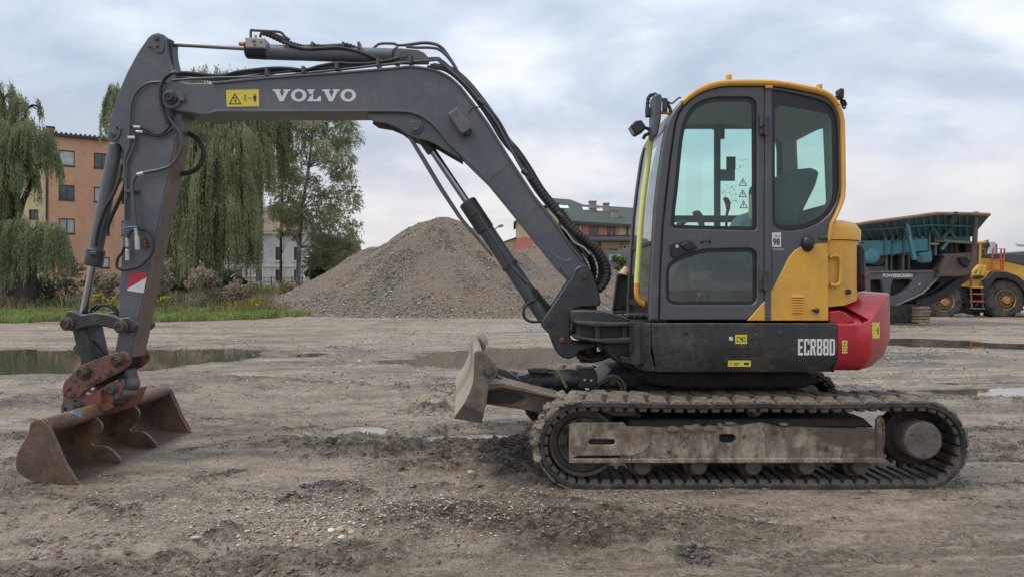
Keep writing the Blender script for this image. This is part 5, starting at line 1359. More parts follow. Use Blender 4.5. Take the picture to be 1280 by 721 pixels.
# rear wall with window between Y 4.95 and 5.40
XR = XZ(1048, 200, YN)[0]
zr = lambda y: zY(y, YN)
V, Fs = plate_vf([(YN + .04, zr(285)), (YF - .02, zr(285)), (YF - .02, zr(118)), (YN + .04, zr(118))],
                 [rc([(4.95, 1.92), (5.45, 1.92), (5.45, 2.50), (4.95, 2.46)], .03)], XR - .02, XR, 0.003, fn=lambda u, w, d: (d - (0.02 if w > 2.3 else 0), u, w))
RW = MB().add(V, Fs).build("rear_wall", M_ceil, cab)
V, Fs = plate_vf([(4.93, 1.90), (5.47, 1.90), (5.47, 2.52), (4.93, 2.48)], [], XR - .012, XR - .008, 0, fn=lambda u, w, d: (d, u, w))
MB().add(V, Fs).build("rear_pane", G_cab, RW)
# far side wall with its window
def far(pts): return [XZ(x, y, YF) for x, y in pts]
fo = far([(795,381),(801,300),(812,220),(820,185),(832,168),(842,158),(965,153),(975,165),(975,400),(795,400)])
w1 = far(rc([(826,296),(835,230),(846,182),(855,162),(892,162),(892,296)], 3))
w2 = far(rc([(899,162),(956,162),(967,171),(970,188),(970.5,296),(899,296)], 5))
V, Fs = plate_vf(fo, [w1, w2], YF - .04, YF - .005, 0.002)
FW = MB().add(V, Fs).build("far_side_wall", M_inner, cab)
V, Fs = plate_vf(far([(822,300),(843,160),(973,160),(973,300)]), [], YF - .025, YF - .021, 0)
MB().add(V, Fs).build("far_pane", G_cab, FW)
box("window_rail", P(892, 274, YF - .06), (1.1, 0.03, 0.055), M_seal, FW)
st = MB()
YW = YF - .045
def fdec(name, x0, y0, x1, y1, mat): return prism(name, [(x0,y0),(x1,y0),(x1,y1),(x0,y1)], YW - .003, YW, mat, FW, 0)
fdec("dark_notice", 908, 196, 919.5, 212, M_seal); fdec("grey_notice", 900, 212, 918.8, 226.5, paint('grey_notice', (0.17, 0.15, 0.14), .6))
fdec("orange_notice_head", 900, 212, 918.8, 215, paint('red_notice', (0.3, 0.08, 0.06), .6)) if False else None
for (cx_, cy_) in ((928.6, 228), (928.4, 242), (929.5, 256)):
    tr_ = [(cx_, cy_ - 5.3), (cx_ + 5.2, cy_ + 4.6), (cx_ - 5.2, cy_ + 4.6)]
    inn = [(cx_, cy_ - 3.6), (cx_ + 3.7, cy_ + 3.7), (cx_ - 3.7, cy_ + 3.7)]
    tw = prism("warning_triangle", tr_, YW - .003, YW, M_blk, FW, 0, holes=[inn])
    prism("exclamation", [(cx_ - .5, cy_ - 1.8), (cx_ + .5, cy_ - 1.8), (cx_ + .5, cy_ + 2.4), (cx_ - .5, cy_ + 2.4)], YW - .003, YW, M_blk, tw, 0)
mb = MB()
rr_ = random.Random(3)
for (x0, y0, x1, y1, n) in ((902, 231, 920, 244, 26), (903, 247, 921, 258, 12), (922, 199, 933, 201, 6), (921, 205, 932, 216, 8)):
    for k in range(n):
        x = rr_.uniform(x0, x1); y = rr_.uniform(y0, y1); w = rr_.uniform(.5, 1.8)
        V, Fs = plate_vf(ppoly([(x, y), (x + w, y), (x + w, y + .7), (x, y + .7)], YW), [], YW - .002, YW, 0); mb.add(V, Fs)
mb.build("instruction_print", M_seal, FW)
cyl("interior_lamp", P(902.5, 160, YF - .06), P(902.5, 174, YF - .06), 0.022, M_seal, cab, n=12)
tube("interior_lamp_arm", [P(895, 161, YF - .06), P(899, 157, YF - .06), P(903, 161, YF - .06)], 0.012, M_seal, cab)
# interior: floor box, consoles, levers, seat
prism("floor_box", [(816,400),(818,372),(838,372),(838,390),(1036,390),(1036,400)], YN + .07, YF - .05, M_seal, cab, 0.004, Yref=YN)
prism("seat_base", [(890,390),(893,352),(965,348),(1000,352),(1004,390)], 5.0, 5.5, M_seat, cab, 0.03, Yref=5.0)
prism("seat_cushion", rc([(880,352),(884,338),(965,336),(972,352)], 4), 5.0, 5.5, M_seat, cab, 0.04, Yref=5.0)
prism("seat_back", rc([(950,345),(968,300),(972,250),(978,225),(990,212),(1016,209),(1026,214),(1021,232),(1006,262),(992,300),(985,345)], 4), 5.0, 5.42, M_seat, cab, 0.03, Yref=5.0)
prism("armrest_console", rc([(868,302),(880,297),(935,292),(962,296),(962,312),(872,314)], 3), 4.94, 5.06, M_inner, cab, 0.02, Yref=5.0)
prism("armrest_console", rc([(846,296),(862,289),(930,284),(950,288),(950,300),(850,304)], 3), 5.44, 5.58, M_inner, cab, 0.02, Yref=5.45)
lev = ptube("red_lever", [(908,288),(908,275),(909,266),(911,262)], 5.5, 0.011, M_inner, cab)
prism("lever_grip", smooth([(904,249),(905.5,247),(909,248),(911.5,252),(912,258),(911,263),(908,263),(906.5,256)], 3), 5.47, 5.51, paint('grip_red', (0.20, 0.03, 0.03), .5), lev, 0.01, Yref=5.5)
jl = ptube("joystick", [(880,292),(876,278),(872,270)], 5.42, 0.020, M_inner, cab, r1=0.026)
prism("joystick_head", smooth([(866,268),(867,264.5),(872,264),(875,266),(880,275),(878,281),(872,277)], 2), 5.38, 5.44, M_seat, jl, 0.014, Yref=5.42)
prism("joystick_head", smooth([(846,281),(849,277),(857,276),(857,280),(851,284),(847,284)], 2), 5.34, 5.40, M_seat, cab, 0.012, Yref=5.36)
prism("seat_arm_cover", smooth([(920,284),(926,271),(937,265),(943,270),(944,285),(930,288)], 2), 5.10, 5.30, paint('light_arm', (0.30, 0.33, 0.34), .7), cab, 0.02, Yref=5.12)
cyl("inner_handrail", P(938, 274, 5.04), P(938, 243, 5.04), 0.0125, M_hiviz, cab, n=12)
ptube("inner_handrail", [(938,243),(938.6,238),(941,234.5),(946,233)], 5.04, 0.013, M_inner, cab)
prism("dash_column", rc([(832,388),(838,345),(850,322),(860,322),(858,345),(856,388)], 3), 5.1, 5.4, M_seat, cab, 0.02, Yref=5.1)
for x in (862, 872): ptube("travel_lever", [(x,372),(x - 2,345),(x - 7,315),(x - 10,300)], 5.2 + (x - 862) * .012, 0.012, M_seal, cab)
prism("floor_hump", rc([(866,390),(872,366),(884,362),(890,390)], 3), 5.0, 5.5, M_seal, cab, 0.02, Yref=5.0)
prism("quarter_shelf", [(966,276),(1042,276),(1042,283),(966,283)], 4.9, 5.7, M_seal, cab, 0.01, Yref=4.9)
tube("far_hook", [P(1036, 170, 5.2), P(1037, 176, 5.2), P(1039, 178, 5.2)], .008, M_seal, cab)
# windscreen: upper pane, bar, lower pane on the leaning front plane
fl = [(812,381),(815,324),(819,258),(824,215),(829,180),(834,154)]
fx = [XZ(x, y, YN) for x, y in fl]
def fsheet(name, i0, i1, off, Y0, Y1, mat, parent):
    V = []; pts = fx[i0:i1 + 1]
    for x, z in pts: V += [(x + off, Y0, z), (x + off, Y1, z)]
    for x, z in pts: V += [(x + off + .004, Y0, z), (x + off + .004, Y1, z)]
    n = len(pts); Fs = []
    for k in range(n - 1):
        Fs.append((2 * k, 2 * k + 1, 2 * k + 3, 2 * k + 2)); Fs.append((2 * n + 2 * k, 2 * n + 2 * k + 2, 2 * n + 2 * k + 3, 2 * n + 2 * k + 1))
    return MB().add(V, Fs).build(name, mat, parent)
WS = None
for Ya, Yb in ((YN + .06, YN + .075), (YF - .10, YF - .06)):
    fr_ = MB()
    for (x0, z0), (x1, z1) in zip(fx, fx[1:]):
        fr_.add([(x0, Ya, z0), (x0, Yb, z0), (x1, Yb, z1), (x1, Ya, z1), (x0 + .03, Ya, z0), (x0 + .03, Yb, z0), (x1 + .03, Yb, z1), (x1 + .03, Ya, z1)],
                [(0, 1, 2, 3), (4, 7, 6, 5), (0, 4, 5, 1), (3, 2, 6, 7), (0, 3, 7, 4), (1, 5, 6, 2)])
    WS = fr_.build("windscreen_frame", M_seal, cab)
fsheet("windscreen", 1, 5, 0.008, YN + .06, YF - .06, G_front, WS)
fsheet("lower_windscreen", 0, 1, 0.008, YN + .06, YF - .06, G_front, WS)
for yy, h in ((303, .030), (380, .05)):
    x, z = XZ(812 + (381 - yy) * .055, yy, YN); box("windscreen_bar", (x + .012, (YN + YF) / 2, z), (.03, YF - YN - .1, h * .8), M_seal, WS)
prism("front_header", [(834,158),(840,142),(852,127),(862,124),(866,130),(852,140),(846,158)], YN + .06, YF - .06, M_cab, cab, 0.01, Yref=YN)
box("front_sill", P(806, 397, 5.3) + Vector((.02, 0, .02)), (0.10, .92, 0.07), M_cast, cab, 0.01)
for k in range(4):
    c = P(789 + k * 8, 394.5, 5.12 - k * .09); MB().add(*cyl_vf(c - Vector((.03, 0, 0)), c + Vector((.03, 0, 0)), 0.022, n=12, b=.008)).build("rubber_stop", M_rubber, cab)
# wiper
ptube("wiper_arm", [(812,330),(813,290),(816,250),(821,215)], 5.02, 0.008, M_seal, cab)
# lime and orange front hand rail
rl = ptube("front_handrail", [(815.6,150),(812.6,180),(809,212),(804.6,245),(801.5,275),(799,310),(797.2,335),(796,354)], 5.0, 0.0205, M_hiviz, cab, n=12)
ptube("rail_foot", [(796,354),(795.8,362),(796.4,369),(799,375),(803.5,379),(808,380.8),(814,381.8)], 4.98, 0.0195, M_orange, rl, n=12)
ptube("rail_head", [(815.6,152),(817,143),(819,136)], 5.0, 0.017, M_yel, rl, n=12)
# mirror, work light, rear camera
mr = prism("mirror", rc([(817.5,119),(821,116.7),(826.5,117.5),(828,121),(826.5,150),(822,170),(817,172.5),(815.5,165),(816.5,140)], 3), 4.84, 4.99, M_cab, EX, 0.012)
ptube("mirror_bracket", [(826,124),(833,128),(838,138),(836,143)], 4.95, 0.012, M_cast, mr)
ptube("mirror_bracket", [(824,141),(833,141.5),(838,143)], 4.95, 0.012, M_yel, mr)
ptube("mirror_cable", [(830,123),(834,127),(840,129.5),(845,125.5),(849,122.5),(851,123)], 4.93, 0.006, M_black, mr)
spiral("mirror_hose", [(821,118.5),(815,119),(811,122),(809.5,130),(809,140),(809.5,147)], 4.95, 0.012, M_rubber, mr)
box("mirror_clamp", P(811, 141, 4.95), (0.045, .05, .06), M_cast, mr)
box("mirror_clamp", P(831, 132, 4.95), (0.03, .05, .09), M_cast, mr)
wlp = prism("work_light", rc([(788.3,157),(793.5,151.3),(802,150),(807.5,158),(806.5,162),(797,167.5),(793.5,166)], 1.5), 4.88, 5.0, M_black, EX, 0.008)
prism("light_lens", [(787.6,158),(788.6,156.6),(794.2,166.2),(793.2,166.8)], 4.895, 4.985, paint('lamp_lens', (0.35, 0.37, 0.38), .15), wlp, 0.002)
ptube("light_stem", [(806,160),(811,162),(812,166),(806,170),(804.5,174)], 4.95, 0.012, M_cast, wlp)
ptube("rear_camera_arm", [(1045,120),(1050,123),(1054,130)], 4.9, 0.012, M_cast, cab)
rcm = prism("rear_lamp", rc([(1049.5,111),(1053,110),(1055.8,111.5),(1055.5,123),(1049.8,122)], 1.5), 4.86, 4.93, M_black, cab, 0.006)
cyl("lamp_knuckle", P(1053, 126, 4.9), P(1056, 133, 4.9), 0.02, M_black, rcm, n=10)
ptube("lamp_cable", [(1046,121),(1049,120),(1052,124),(1057,128),(1056,136),(1053,134)], 4.88, 0.006, M_black, rcm)

# ---------------------------------------------------------------- undercarriage
M_dlug = paint('inner_lug', (0.035, 0.033, 0.031), 0.6, dust=(0.22, 0.19, 0.15), dust_amt=0.5, dust_scale=10, var=.25, bump=.6)
def track(Y0, Y1, outer_near):
    """rubber track loop between depths Y0 and Y1"""
    sgn = 1
    xl, xr = XZ(669.5, 0, 4.66)[0], XZ(1213.5, 0, 4.66)[0]
    ro_ = 0.283; lug = 0.028; zb = 0.004; 
    cl, cr_ = xl + ro_ + lug, xr - ro_ - lug
    zc_ = zb + ro_
    zt = zb + 2 * ro_
    path = []  # outer belt surface, ccw seen from the camera side; (x,z,nx,nz)
    def add(x, z, nx, nz): path.append((x, z, nx, nz))
    n = 60
    for k in range(n): add(cl + (cr_ - cl) * k / n, zb, 0, -1)
    m = 26
    for k in range(m):
        a = -math.pi / 2 + math.pi * k / m; add(cr_ + ro_ * math.cos(a), zc_ + ro_ * math.sin(a), math.cos(a), math.sin(a))
    for k in range(n):
        u = k / n; sag = 0.016 * math.sin(math.pi * u) ** 2 if u > 0 else 0
        bump_ = 0.012 * math.exp(-((u - 0.5) / .12) ** 2)
        add(cr_ + (cl - cr_) * u, zt - sag + bump_, 0, 1)
    for k in range(m):
        a = math.pi / 2 + math.pi * k / m; add(cl + ro_ * math.cos(a), zc_ + ro_ * math.sin(a), math.cos(a), math.sin(a))
    N = len(path); th = 0.030
    V = []; Fs = []
    for x, z, nx, nz in path:
        prof_ = [(Y0, 0.0), (Y0 + .012, .008), (Y1 - .012, .008), (Y1, 0.0), (Y1, -th * .75), (Y1 - .02, -th), (Y0 + .02, -th), (Y0, -th * .75)]
        for y_, o_ in prof_: V.append((x + nx * o_, y_, z + nz * o_))
    for i in range(N):
        j = (i + 1) % N
        for k in range(8):
            l = (k + 1) % 8
            Fs.append((i * 8 + k, j * 8 + k, j * 8 + l, i * 8 + l))
    tr = MB().add(V, Fs).build("crawler_track", M_track, EX, 40)
    # arc length table
    acc = [0.0]
    for i in range(N):
        a = path[i]; b_ = path[(i + 1) % N]; acc.append(acc[-1] + math.hypot(b_[0] - a[0], b_[1] - a[1]))
    L = acc[-1]
    def at_(s):
        s %= L
        i = min(range(N), key=lambda q_: abs(acc[q_] - s)); 
        while acc[i] > s: i -= 1
        f = (s - acc[i]) / max(1e-6, acc[i + 1] - acc[i]); a = path[i]; b_ = path[(i + 1) % N]
        v = [a[k] * (1 - f) + b_[k] * f for k in range(4)]; return v
    W = Y1 - Y0
    # one tread lug: chevron bar in two offset halves, mud rounded
    def lug_mesh(name, half, seed):
        r_ = random.Random(seed); bm = bmesh.new()
        y0, y1 = (0.0, W * .52) if half == 0 else (W * .48, W)
        segs = 5; top = []; bot = []
        for i in range(segs + 1):
            f = i / segs; y_ = y0 + (y1 - y0) * f
            sk_ = (0.035 * f if half == 0 else 0.035 * (1 - f))
            endf = (0.55 if (half == 0 and i == 0) or (half == 1 and i == segs) else 1)
            hh = lug * endf
            bot.append([bm.verts.new((-0.066 + sk_, y_, -.001)), bm.verts.new((0.066 + sk_, y_, -.001))])
            top.append([bm.verts.new((-0.043 + sk_ + r_.uniform(-.007, .007), y_, hh + r_.uniform(-.007, .004))), bm.verts.new((0.043 + sk_ + r_.uniform(-.007, .007), y_, hh + r_.uniform(-.007, .004)))])
        for i in range(segs):
            bm.faces.new((top[i][0], top[i][1], top[i + 1][1], top[i + 1][0])); bm.faces.new((bot[i][0], bot[i + 1][0], bot[i + 1][1], bot[i][1]))
            bm.faces.new((bot[i][0], top[i][0], top[i + 1][0], bot[i + 1][0])); bm.faces.new((bot[i][1], bot[i + 1][1], top[i + 1][1], top[i][1]))
        bm.faces.new((bot[0][0], bot[0][1], top[0][1], top[0][0])); bm.faces.new((bot[-1][0], top[-1][0], top[-1][1], bot[-1][1]))
        bmesh.ops.recalc_face_normals(bm, faces=bm.faces)
        me_ = bpy.data.meshes.new(name); bm.to_mesh(me_); bm.free(); me_.materials.append(M_lug); return me_
    lm = [lug_mesh("tread_lug", h, s) for s in range(3) for h in (0, 1)]
    pitch = L / 44
    for k in range(44):
        for h in (0, 1):
            x, z, nx, nz = at_((k + .5 * h) * pitch + .04)
            ang = math.atan2(nx, nz)
            instance(lm[(k % 3) * 2 + h], "tread_lug", tr, (x + nx * .004, Y0, z + nz * .004), (0, ang, 0))
    # inner drive lugs (one mesh shared) 
    bm = bmesh.new()
    pr = [(-.029, 0), (.029, 0), (.022, -.024), (-.022, -.024)]
    def blk(bm, ya, yb):
        vs = [[bm.verts.new((x, y_, z)) for x, z in pr] for y_ in (ya, yb)]
        bm.faces.new(vs[0]); bm.faces.new(vs[1][::-1])
        for i in range(4): bm.faces.new((vs[0][i], vs[1][i], vs[1][(i + 1) % 4], vs[0][(i + 1) % 4]))
    blk(bm, .02, W - .02)
    bmesh.ops.recalc_face_normals(bm, faces=bm.faces)
    im = bpy.data.meshes.new("drive_lug"); bm.to_mesh(im); bm.free(); im.materials.append(M_dlug)
    npitch = 78
    for k in range(npitch):
        x, z, nx, nz = at_(k * L / npitch); ang = math.atan2(nx, nz)
        instance(im, "drive_lug", tr, (x - nx * (th - .001), Y0, z - nz * (th - .001)), (0, ang, 0))
    return tr, cl, cr_, zc_
T1, cl, cr_, zc_ = track(4.66, 5.10, True)
T2, _, _, _ = track(6.50, 6.94, True)
def wheels(Ya, Yb, near):
    yc = (Ya + Yb) / 2
    ri_ = 0.236
    s = -1
    # idler at the front
    xi, zi = XZ(730, 548.5, 4.70)[0], zc_
    V, Fs = lathe_vf([(.05, .0), (.10, 0), (.11, -.012), (.165, -.012), (.175, 0.02), (.200, 0.02), (.205, -.015), (.228, -.02), (.232, 0), (.232, .13), (.2, .15), (.05, .15)], (xi, yc - .09, zi), (0, 1, 0), 44)
    I = MB().add(V, Fs).build("idler_wheel", M_roller, EX, 30)
    if near:
        for k in range(8):
            a = 2 * math.pi * k / 8 + .2
            cyl("lightening_hole", (xi + .14 * math.cos(a), yc - .104, zi + .14 * math.sin(a)), (xi + .14 * math.cos(a), yc - .1015, zi + .14 * math.sin(a)), 0.021, M_blk, I, n=14, b=0)
    # drive sprocket and motor drum
    xd, zd = XZ(1154, 549.6, 4.70)[0], XZ(1154, 549.6, 4.70)[1]
    V, Fs = lathe_vf([(.12, -.0), (.19, -.0), (.20, .02), (.20, .08), (.12, .1)], (xd, yc - .04, zd), (0, 1, 0), 44)
    S = MB().add(V, Fs).build("drive_sprocket", M_under, EX, 30)
    if near:
        for k in range(17):
            a = 2 * math.pi * k / 17
            c = Vector((xd + .205 * math.cos(a), yc, zd + .205 * math.sin(a)))
            MB().add(*box_vf(c, (.04, .05, .035), .006, Matrix.Rotation(-a, 3, 'Y'))).build("sprocket_tooth", M_under, S)
    V, Fs = lathe_vf([(.085, -.002), (.115, -.002), (.125, .006), (.129, .02), (.129, .16), (.150, .165), (.152, .22), (.10, .24)], (xd - .008, yc - .20, zd), (0, 1, 0), 40)
    D = MB().add(V, Fs).build("final_drive", M_drum, EX, 30)
    for k in range(3):
        a = .5 + 2.1 * k
        cyl("drain_plug", (xd - .008 + .09 * math.cos(a), yc - .202, zd + .09 * math.sin(a)), (xd - .008 + .09 * math.cos(a), yc - .208, zd + .09 * math.sin(a)), 0.010, M_pin, D, n=8)
    # rollers
    for x in (803, 873, 942, 1009, 1076):
        X, Z = XZ(x, 580, 4.86)[0] if False else XZ(x, 583, 4.74)[0], 0.004 + .030 + .098
        V, Fs = lathe_vf([(.03, -.02), (.052, -.02), (.058, -.008), (.058, .05), (.085, .055), (.088, .085), (.055, .09), (.055, .20), (.088, .205), (.088, .24), (.05, .245)], (X, yc - .12, Z), (0, 1, 0), 24)
        MB().add(V, Fs).build("track_roller", M_roller, EX, 30)
    X, Z = XZ(946.5, 512, 4.76)
    V, Fs = lathe_vf([(.02, -.01), (.036, -.01), (.042, 0), (.042, .05), (.06, .055), (.06, .08), (.05, .085), (.05, .18)], (X, yc - .11, Z), (0, 1, 0), 24)
    MB().add(V, Fs).build("carrier_roller", M_roller, EX, 30)
wheels(4.66, 5.10, True); wheels(6.50, 6.94, False)
# side frames
YT = 4.70
fo_ = [(779,530),(813,533),(860,534),(930,531),(952,528),(975,533),(1080,536),(1100,538),(1104,572),(1100,576),(711,577),(711,570),(779,572)]
slot = rc([(899.5,543.5),(905,542.6),(916,542.6),(920.6,546),(920.6,550),(916,553.6),(904,553.6),(899.5,550)], 2)
def sideframe(Ya):
    fr = prism("track_frame", [(775,532),(813,534),(860,534),(930,531),(952,528),(975,533),(1080,536),(1100,538),(1102,576),(775,577)], Ya, Ya + .05, M_frame, EX, 0.008, holes=[slot], Yref=YT)
    prism("frame_lip", [(711,572),(1100,571.5),(1104,577),(711,577.6)], Ya - .022, Ya + .01, M_frame, fr, 0.004, Yref=YT)
    prism("frame_inner", [(760,545),(1098,545),(1098,574),(760,574)], Ya + .055, Ya + .34, M_under, fr, 0.01, Yref=YT)
    prism("frame_slope", [(790,527),(1085,524),(1098,536),(785,538)], Ya + .052, Ya + .36, M_under, fr, 0.015, Yref=YT)
    return fr
SF = sideframe(YT)
ab = prism("idler_guard", [(711,530),(716,527.5),(779,527),(783,532),(813,532.5),(813,556),(803,564),(790,568.5),(745,568.5),(722,569),(711,573)], YT - .016, YT + .012, M_frame, SF, 0.005, holes=[rc([(735.5,550),(738,548),(766,548),(768.5,550),(768.5,553),(766,555),(738,555),(735.5,553)], 1.5)], Yref=YT)
prism("idler_guard_back", [(715,531),(812,533),(811,556),(720,570)], YT + .014, YT + .04, M_under, SF, 0.002, Yref=YT)
prism("end_stop", [(1095,524),(1099,521),(1102,530),(1104,572),(1103,580),(1097,580),(1096,570)], YT - .01, YT + .02, M_frame, SF, 0.004, Yref=YT)
prism("bent_tab", [(1072,506),(1111,507.5),(1108,509.5),(1090,511.5),(1080,512.5)], YT + .0, YT + .05, M_mudcake, SF, 0.002, Yref=YT)
ptube("frame_pipe", [(1098,520),(1103,526),(1104,540),(1103,560)], YT + .02, .012, M_frame, SF)
ten = MB().add(*cyl_vf(P(752, 510, YT + .14), P(800, 519, YT + .14), 0.035, n=14, r1=.022)).build("tension_ram", M_cast, SF)
prism("tension_plate", [(746,505),(790,509),(800,517),(797,522),(770,522),(752,516)], YT + .06, YT + .08, M_cast, SF, 0.004, Yref=YT)
sideframe(6.55)
# mud caught on the frame and on the front of the track
def mudlump(name, c, s, parent, n=1, mat=None):
    bm = bmesh.new(); bmesh.ops.create_icosphere(bm, subdivisions=3, radius=1)
    for v in bm.verts:
        k = 1 + .5 * mnoise.noise(v.co * 1.6 + Vector(c) * 9) + .25 * mnoise.noise(v.co * 4 + Vector(c) * 5)
        v.co = Vector((v.co.x * s[0] * k + c[0], v.co.y * s[1] * k + c[1], v.co.z * s[2] * k + c[2]))
    me_ = bpy.data.meshes.new(name); bm.to_mesh(me_); bm.free(); me_.polygons.foreach_set('use_smooth', [True] * len(me_.polygons))
    return link(name, me_, parent, None, mat or M_mudcake)
rm = random.Random(5)
for (x, y, sx, sz) in ((841,536,.04,.022),(866,535,.06,.026),(888,536,.05,.024),(900,532,.02,.02),(830,571,.05,.012),(980,530,.03,.01),(913,529,.04,.012)):
    c = P(x, y, YT - .002); mudlump("mud_clump", c, (sx, .012, sz), SF)
for k in range(46):
    a = R(rm.uniform(95, 205)); yy = rm.uniform(4.68, 5.08); rad = .305
    c = (cl + rad * math.cos(a), yy, zc_ + rad * math.sin(a)); mudlump("mud_clump", c, (rm.uniform(.02, .042), rm.uniform(.03, .06), rm.uniform(.016, .034)), T1)
for k in range(26):
    x = rm.uniform(cl, cl + 2.0); yy = rm.uniform(4.70, 5.05)
    mudlump("mud_clump", (x, yy, zc_ + .282), (rm.uniform(.02, .05), rm.uniform(.03, .07), rm.uniform(.008, .018)), T1)
# centre frame, slew ring
box("centre_frame", (1.55, 5.80, 0.44), (1.15, 1.5, 0.30), M_under, EX, 0.03)
for s in (-1, 1):
    for y0, y1 in ((5.1, 5.5), (6.1, 6.5)):
        a = (1.55 + s * .42, 5.4 if y0 < 6 else 6.2, .46); b_ = (1.55 + s * .75, 5.0 if y0 < 6 else 6.6, .36)
        MB().add(*tube_vf([a, b_], .11, 8, 1, False)).build("frame_leg", M_under, EX, 30)
cyl("slew_ring", (1.6, 5.8, 0.57), (1.6, 5.8, 0.70), 0.47, M_under, EX, n=48)
cyl("slew_ring_cover", (1.6, 5.8, 0.695), (1.6, 5.8, 0.79), 0.56, M_cast, EX, n=48)
prism("belly_plate", [(800,463),(1012,466),(1023,474),(1024,478),(1005,485),(850,486),(815,480),(797,470)], 5.2, 6.3, M_under, EX, 0.02, Yref=5.2)

# ---------------------------------------------------------------- dozer blade
M_tanh = paint('muddy_hose', (0.20, 0.165, 0.12), .7, var=.2)
YBl = 4.68
face = [(598,437),(594.5,441),(592.5,446),(592.3,459),(592,470),(590.5,480),(586,492),(579,505.5),(567.5,522.5)]
back = [(573,524.5),(584,508),(592,494),(596,481),(597.5,470),(598,459),(600,446),(603,440)]
shift = -0.16; Yb1 = 6.9
def blpt(x, y, f):
    X, Z = XZ(x, y, YBl); return (X + shift * f, YBl + .03 + (Yb1 - YBl) * f, Z)
fs = smooth(face, 2, closed=False); bs = smooth(back, 2, closed=False)
lp = [tuple(p) for p in fs] + [tuple(p) for p in bs]
rings = [[blpt(x, y, f) for x, y in lp] for f in np.linspace(0, 1, 7)]
n = len(lp); V = [p for r_ in rings for p in r_]; Fs = []
for k in range(6):
    for i in range(n):
        j = (i + 1) % n; Fs.append((k * n + i, (k + 1) * n + i, (k + 1) * n + j, k * n + j))
tri = tessellate_polygon([[Vector((x, y, 0)) for x, y in lp]])
Fs += [tuple(t_) for t_ in tri] + [tuple(6 * n + i for i in t_)[::-1] for t_ in tri]
DB = MB().add(V, Fs).build("dozer_blade", M_bladeface, EX, 30)
bm = bmesh.new(); bm.from_mesh(DB.data); bmesh.ops.recalc_face_normals(bm, faces=bm.faces); bm.to_mesh(DB.data); bm.free()
prism("blade_end_plate", [(592.5,441),(595,438.6),(598,438),(604,439),(609,443),(622,460),(622.6,463),(621.4,468),(612,479),(610,489),(608,503),(604.6,517),(579,505.5),(586,492),(590.5,480),(592,470),(592.3,456)], YBl, YBl + .03, M_blade, DB, 0.003)
prism("cutting_edge", [(579,505.8),(604.8,517.2),(602,528.5),(567,522.7)], YBl - .004, YBl + .05, paint('edge_steel', (0.075, 0.058, 0.048), .5, metal=.3, dust=(.2,.15,.11), dust_amt=.3, bump=.3), DB, 0.002)
cyl("blade_pin", P(611, 464, YBl), P(611, 464, YBl - .015), 0.036, M_cast, DB, n=22)
cyl("pin_head", P(611, 464, YBl - .012), P(611, 464, YBl - .02), 0.022, M_pin, DB, n=12)
prism("blade_top_rib", [(589,421),(590.5,417),(596,418),(600,421),(605,427),(607.5,433),(605,439),(598,439),(592,433)], YBl + 1.5, YBl + 2.2, M_bladeface, DB, 0.01, Yref=6.2)
arm = prism("blade_arm", [(607,481),(612,478),(626,476.5),(650,483),(696,495),(696,513),(673,516),(650,511),(607,505)], 4.98, 5.14, M_blade, EX, 0.008, Yref=4.98)
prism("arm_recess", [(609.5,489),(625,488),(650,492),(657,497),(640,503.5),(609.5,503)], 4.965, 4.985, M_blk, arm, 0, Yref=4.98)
prism("arm_flange", [(606,480),(628,477),(660,485),(700,495),(700,498),(660,489.5),(628,483.5),(606,487)], 4.90, 5.2, M_blade, arm, 0.004, Yref=4.93)
prism("blade_arm", [(612,478),(640,474),(700,486),(700,500),(640,492),(612,492)], 6.2, 6.36, M_blade, EX, 0.008, Yref=5.6)
prism("blade_link", [(620,459),(632,462),(645,470),(655,480),(640,485),(618,477)], 5.3, 5.36, M_cast, EX, 0.006, Yref=5.3)
prism("blade_link", [(622,470),(634,476),(655,484),(650,488),(628,482)], 5.1, 5.25, M_cast, EX, 0.006, Yref=5.1)
bc = MB().add(*cyl_vf(P(676, 475, 5.5), P(726, 474, 5.5), 0.062, n=24)).build("blade_cylinder", M_cast, EX)
prism("cylinder_eye", [(640,476),(648,468),(660,466.5),(679,467),(679,487),(664,488),(650,484)], 5.44, 5.56, M_cast, bc, 0.008)
pin("pin", 665.5, 479, 5.44, 7, .02, bc, M_cast)
cyl("piston_rod", P(628, 480, 5.5), P(655, 477, 5.5), 0.026, M_chrome, bc)
prism("cylinder_head", rc([(723,460),(743,460.5),(747,468),(747,482),(742,485),(723,485)], 1.5), 5.43, 5.6, M_cast, bc, 0.008)
for x, y in ((731, 474.5), (739, 475)): cyl("port_bolt", P(x, y, 5.43), P(x, y, 5.42), .011, M_plated, bc, n=8)
prism("hose_cover", rc([(658.5,460),(664,459),(686,459.5),(691,463),(680,467),(661,466)], 1.5), 5.4, 5.5, M_cast, bc, .008)
ptube("blade_hose", [(684,460),(695,462),(700,468),(704,476),(708,484)], 5.40, .012, M_tanh, bc)
ptube("blade_hose", [(747,478),(754,473),(762,469.5),(772,470.5),(779,477),(782,486)], 5.42, .012, M_tanh, bc)
ptube("blade_hose", [(747,481),(756,476),(764,472),(770,474),(776,481),(778,488)], 5.46, .012, M_tanh, bc)
prism("yoke", [(750,478),(765,462),(790,462),(820,472),(822,486),(750,487)], 5.5, 6.1, M_cast, EX, .03, Yref=5.5)
cyl("yoke_pin", P(765, 476, 5.5), P(765, 476, 5.47), .03, M_pin, EX, n=14)
prism("frame_nose", [(655,510),(700,508),(720,540),(700,560),(685,545),(668,530),(658,518)], 5.15, 6.3, M_under, EX, .03, Yref=5.15)
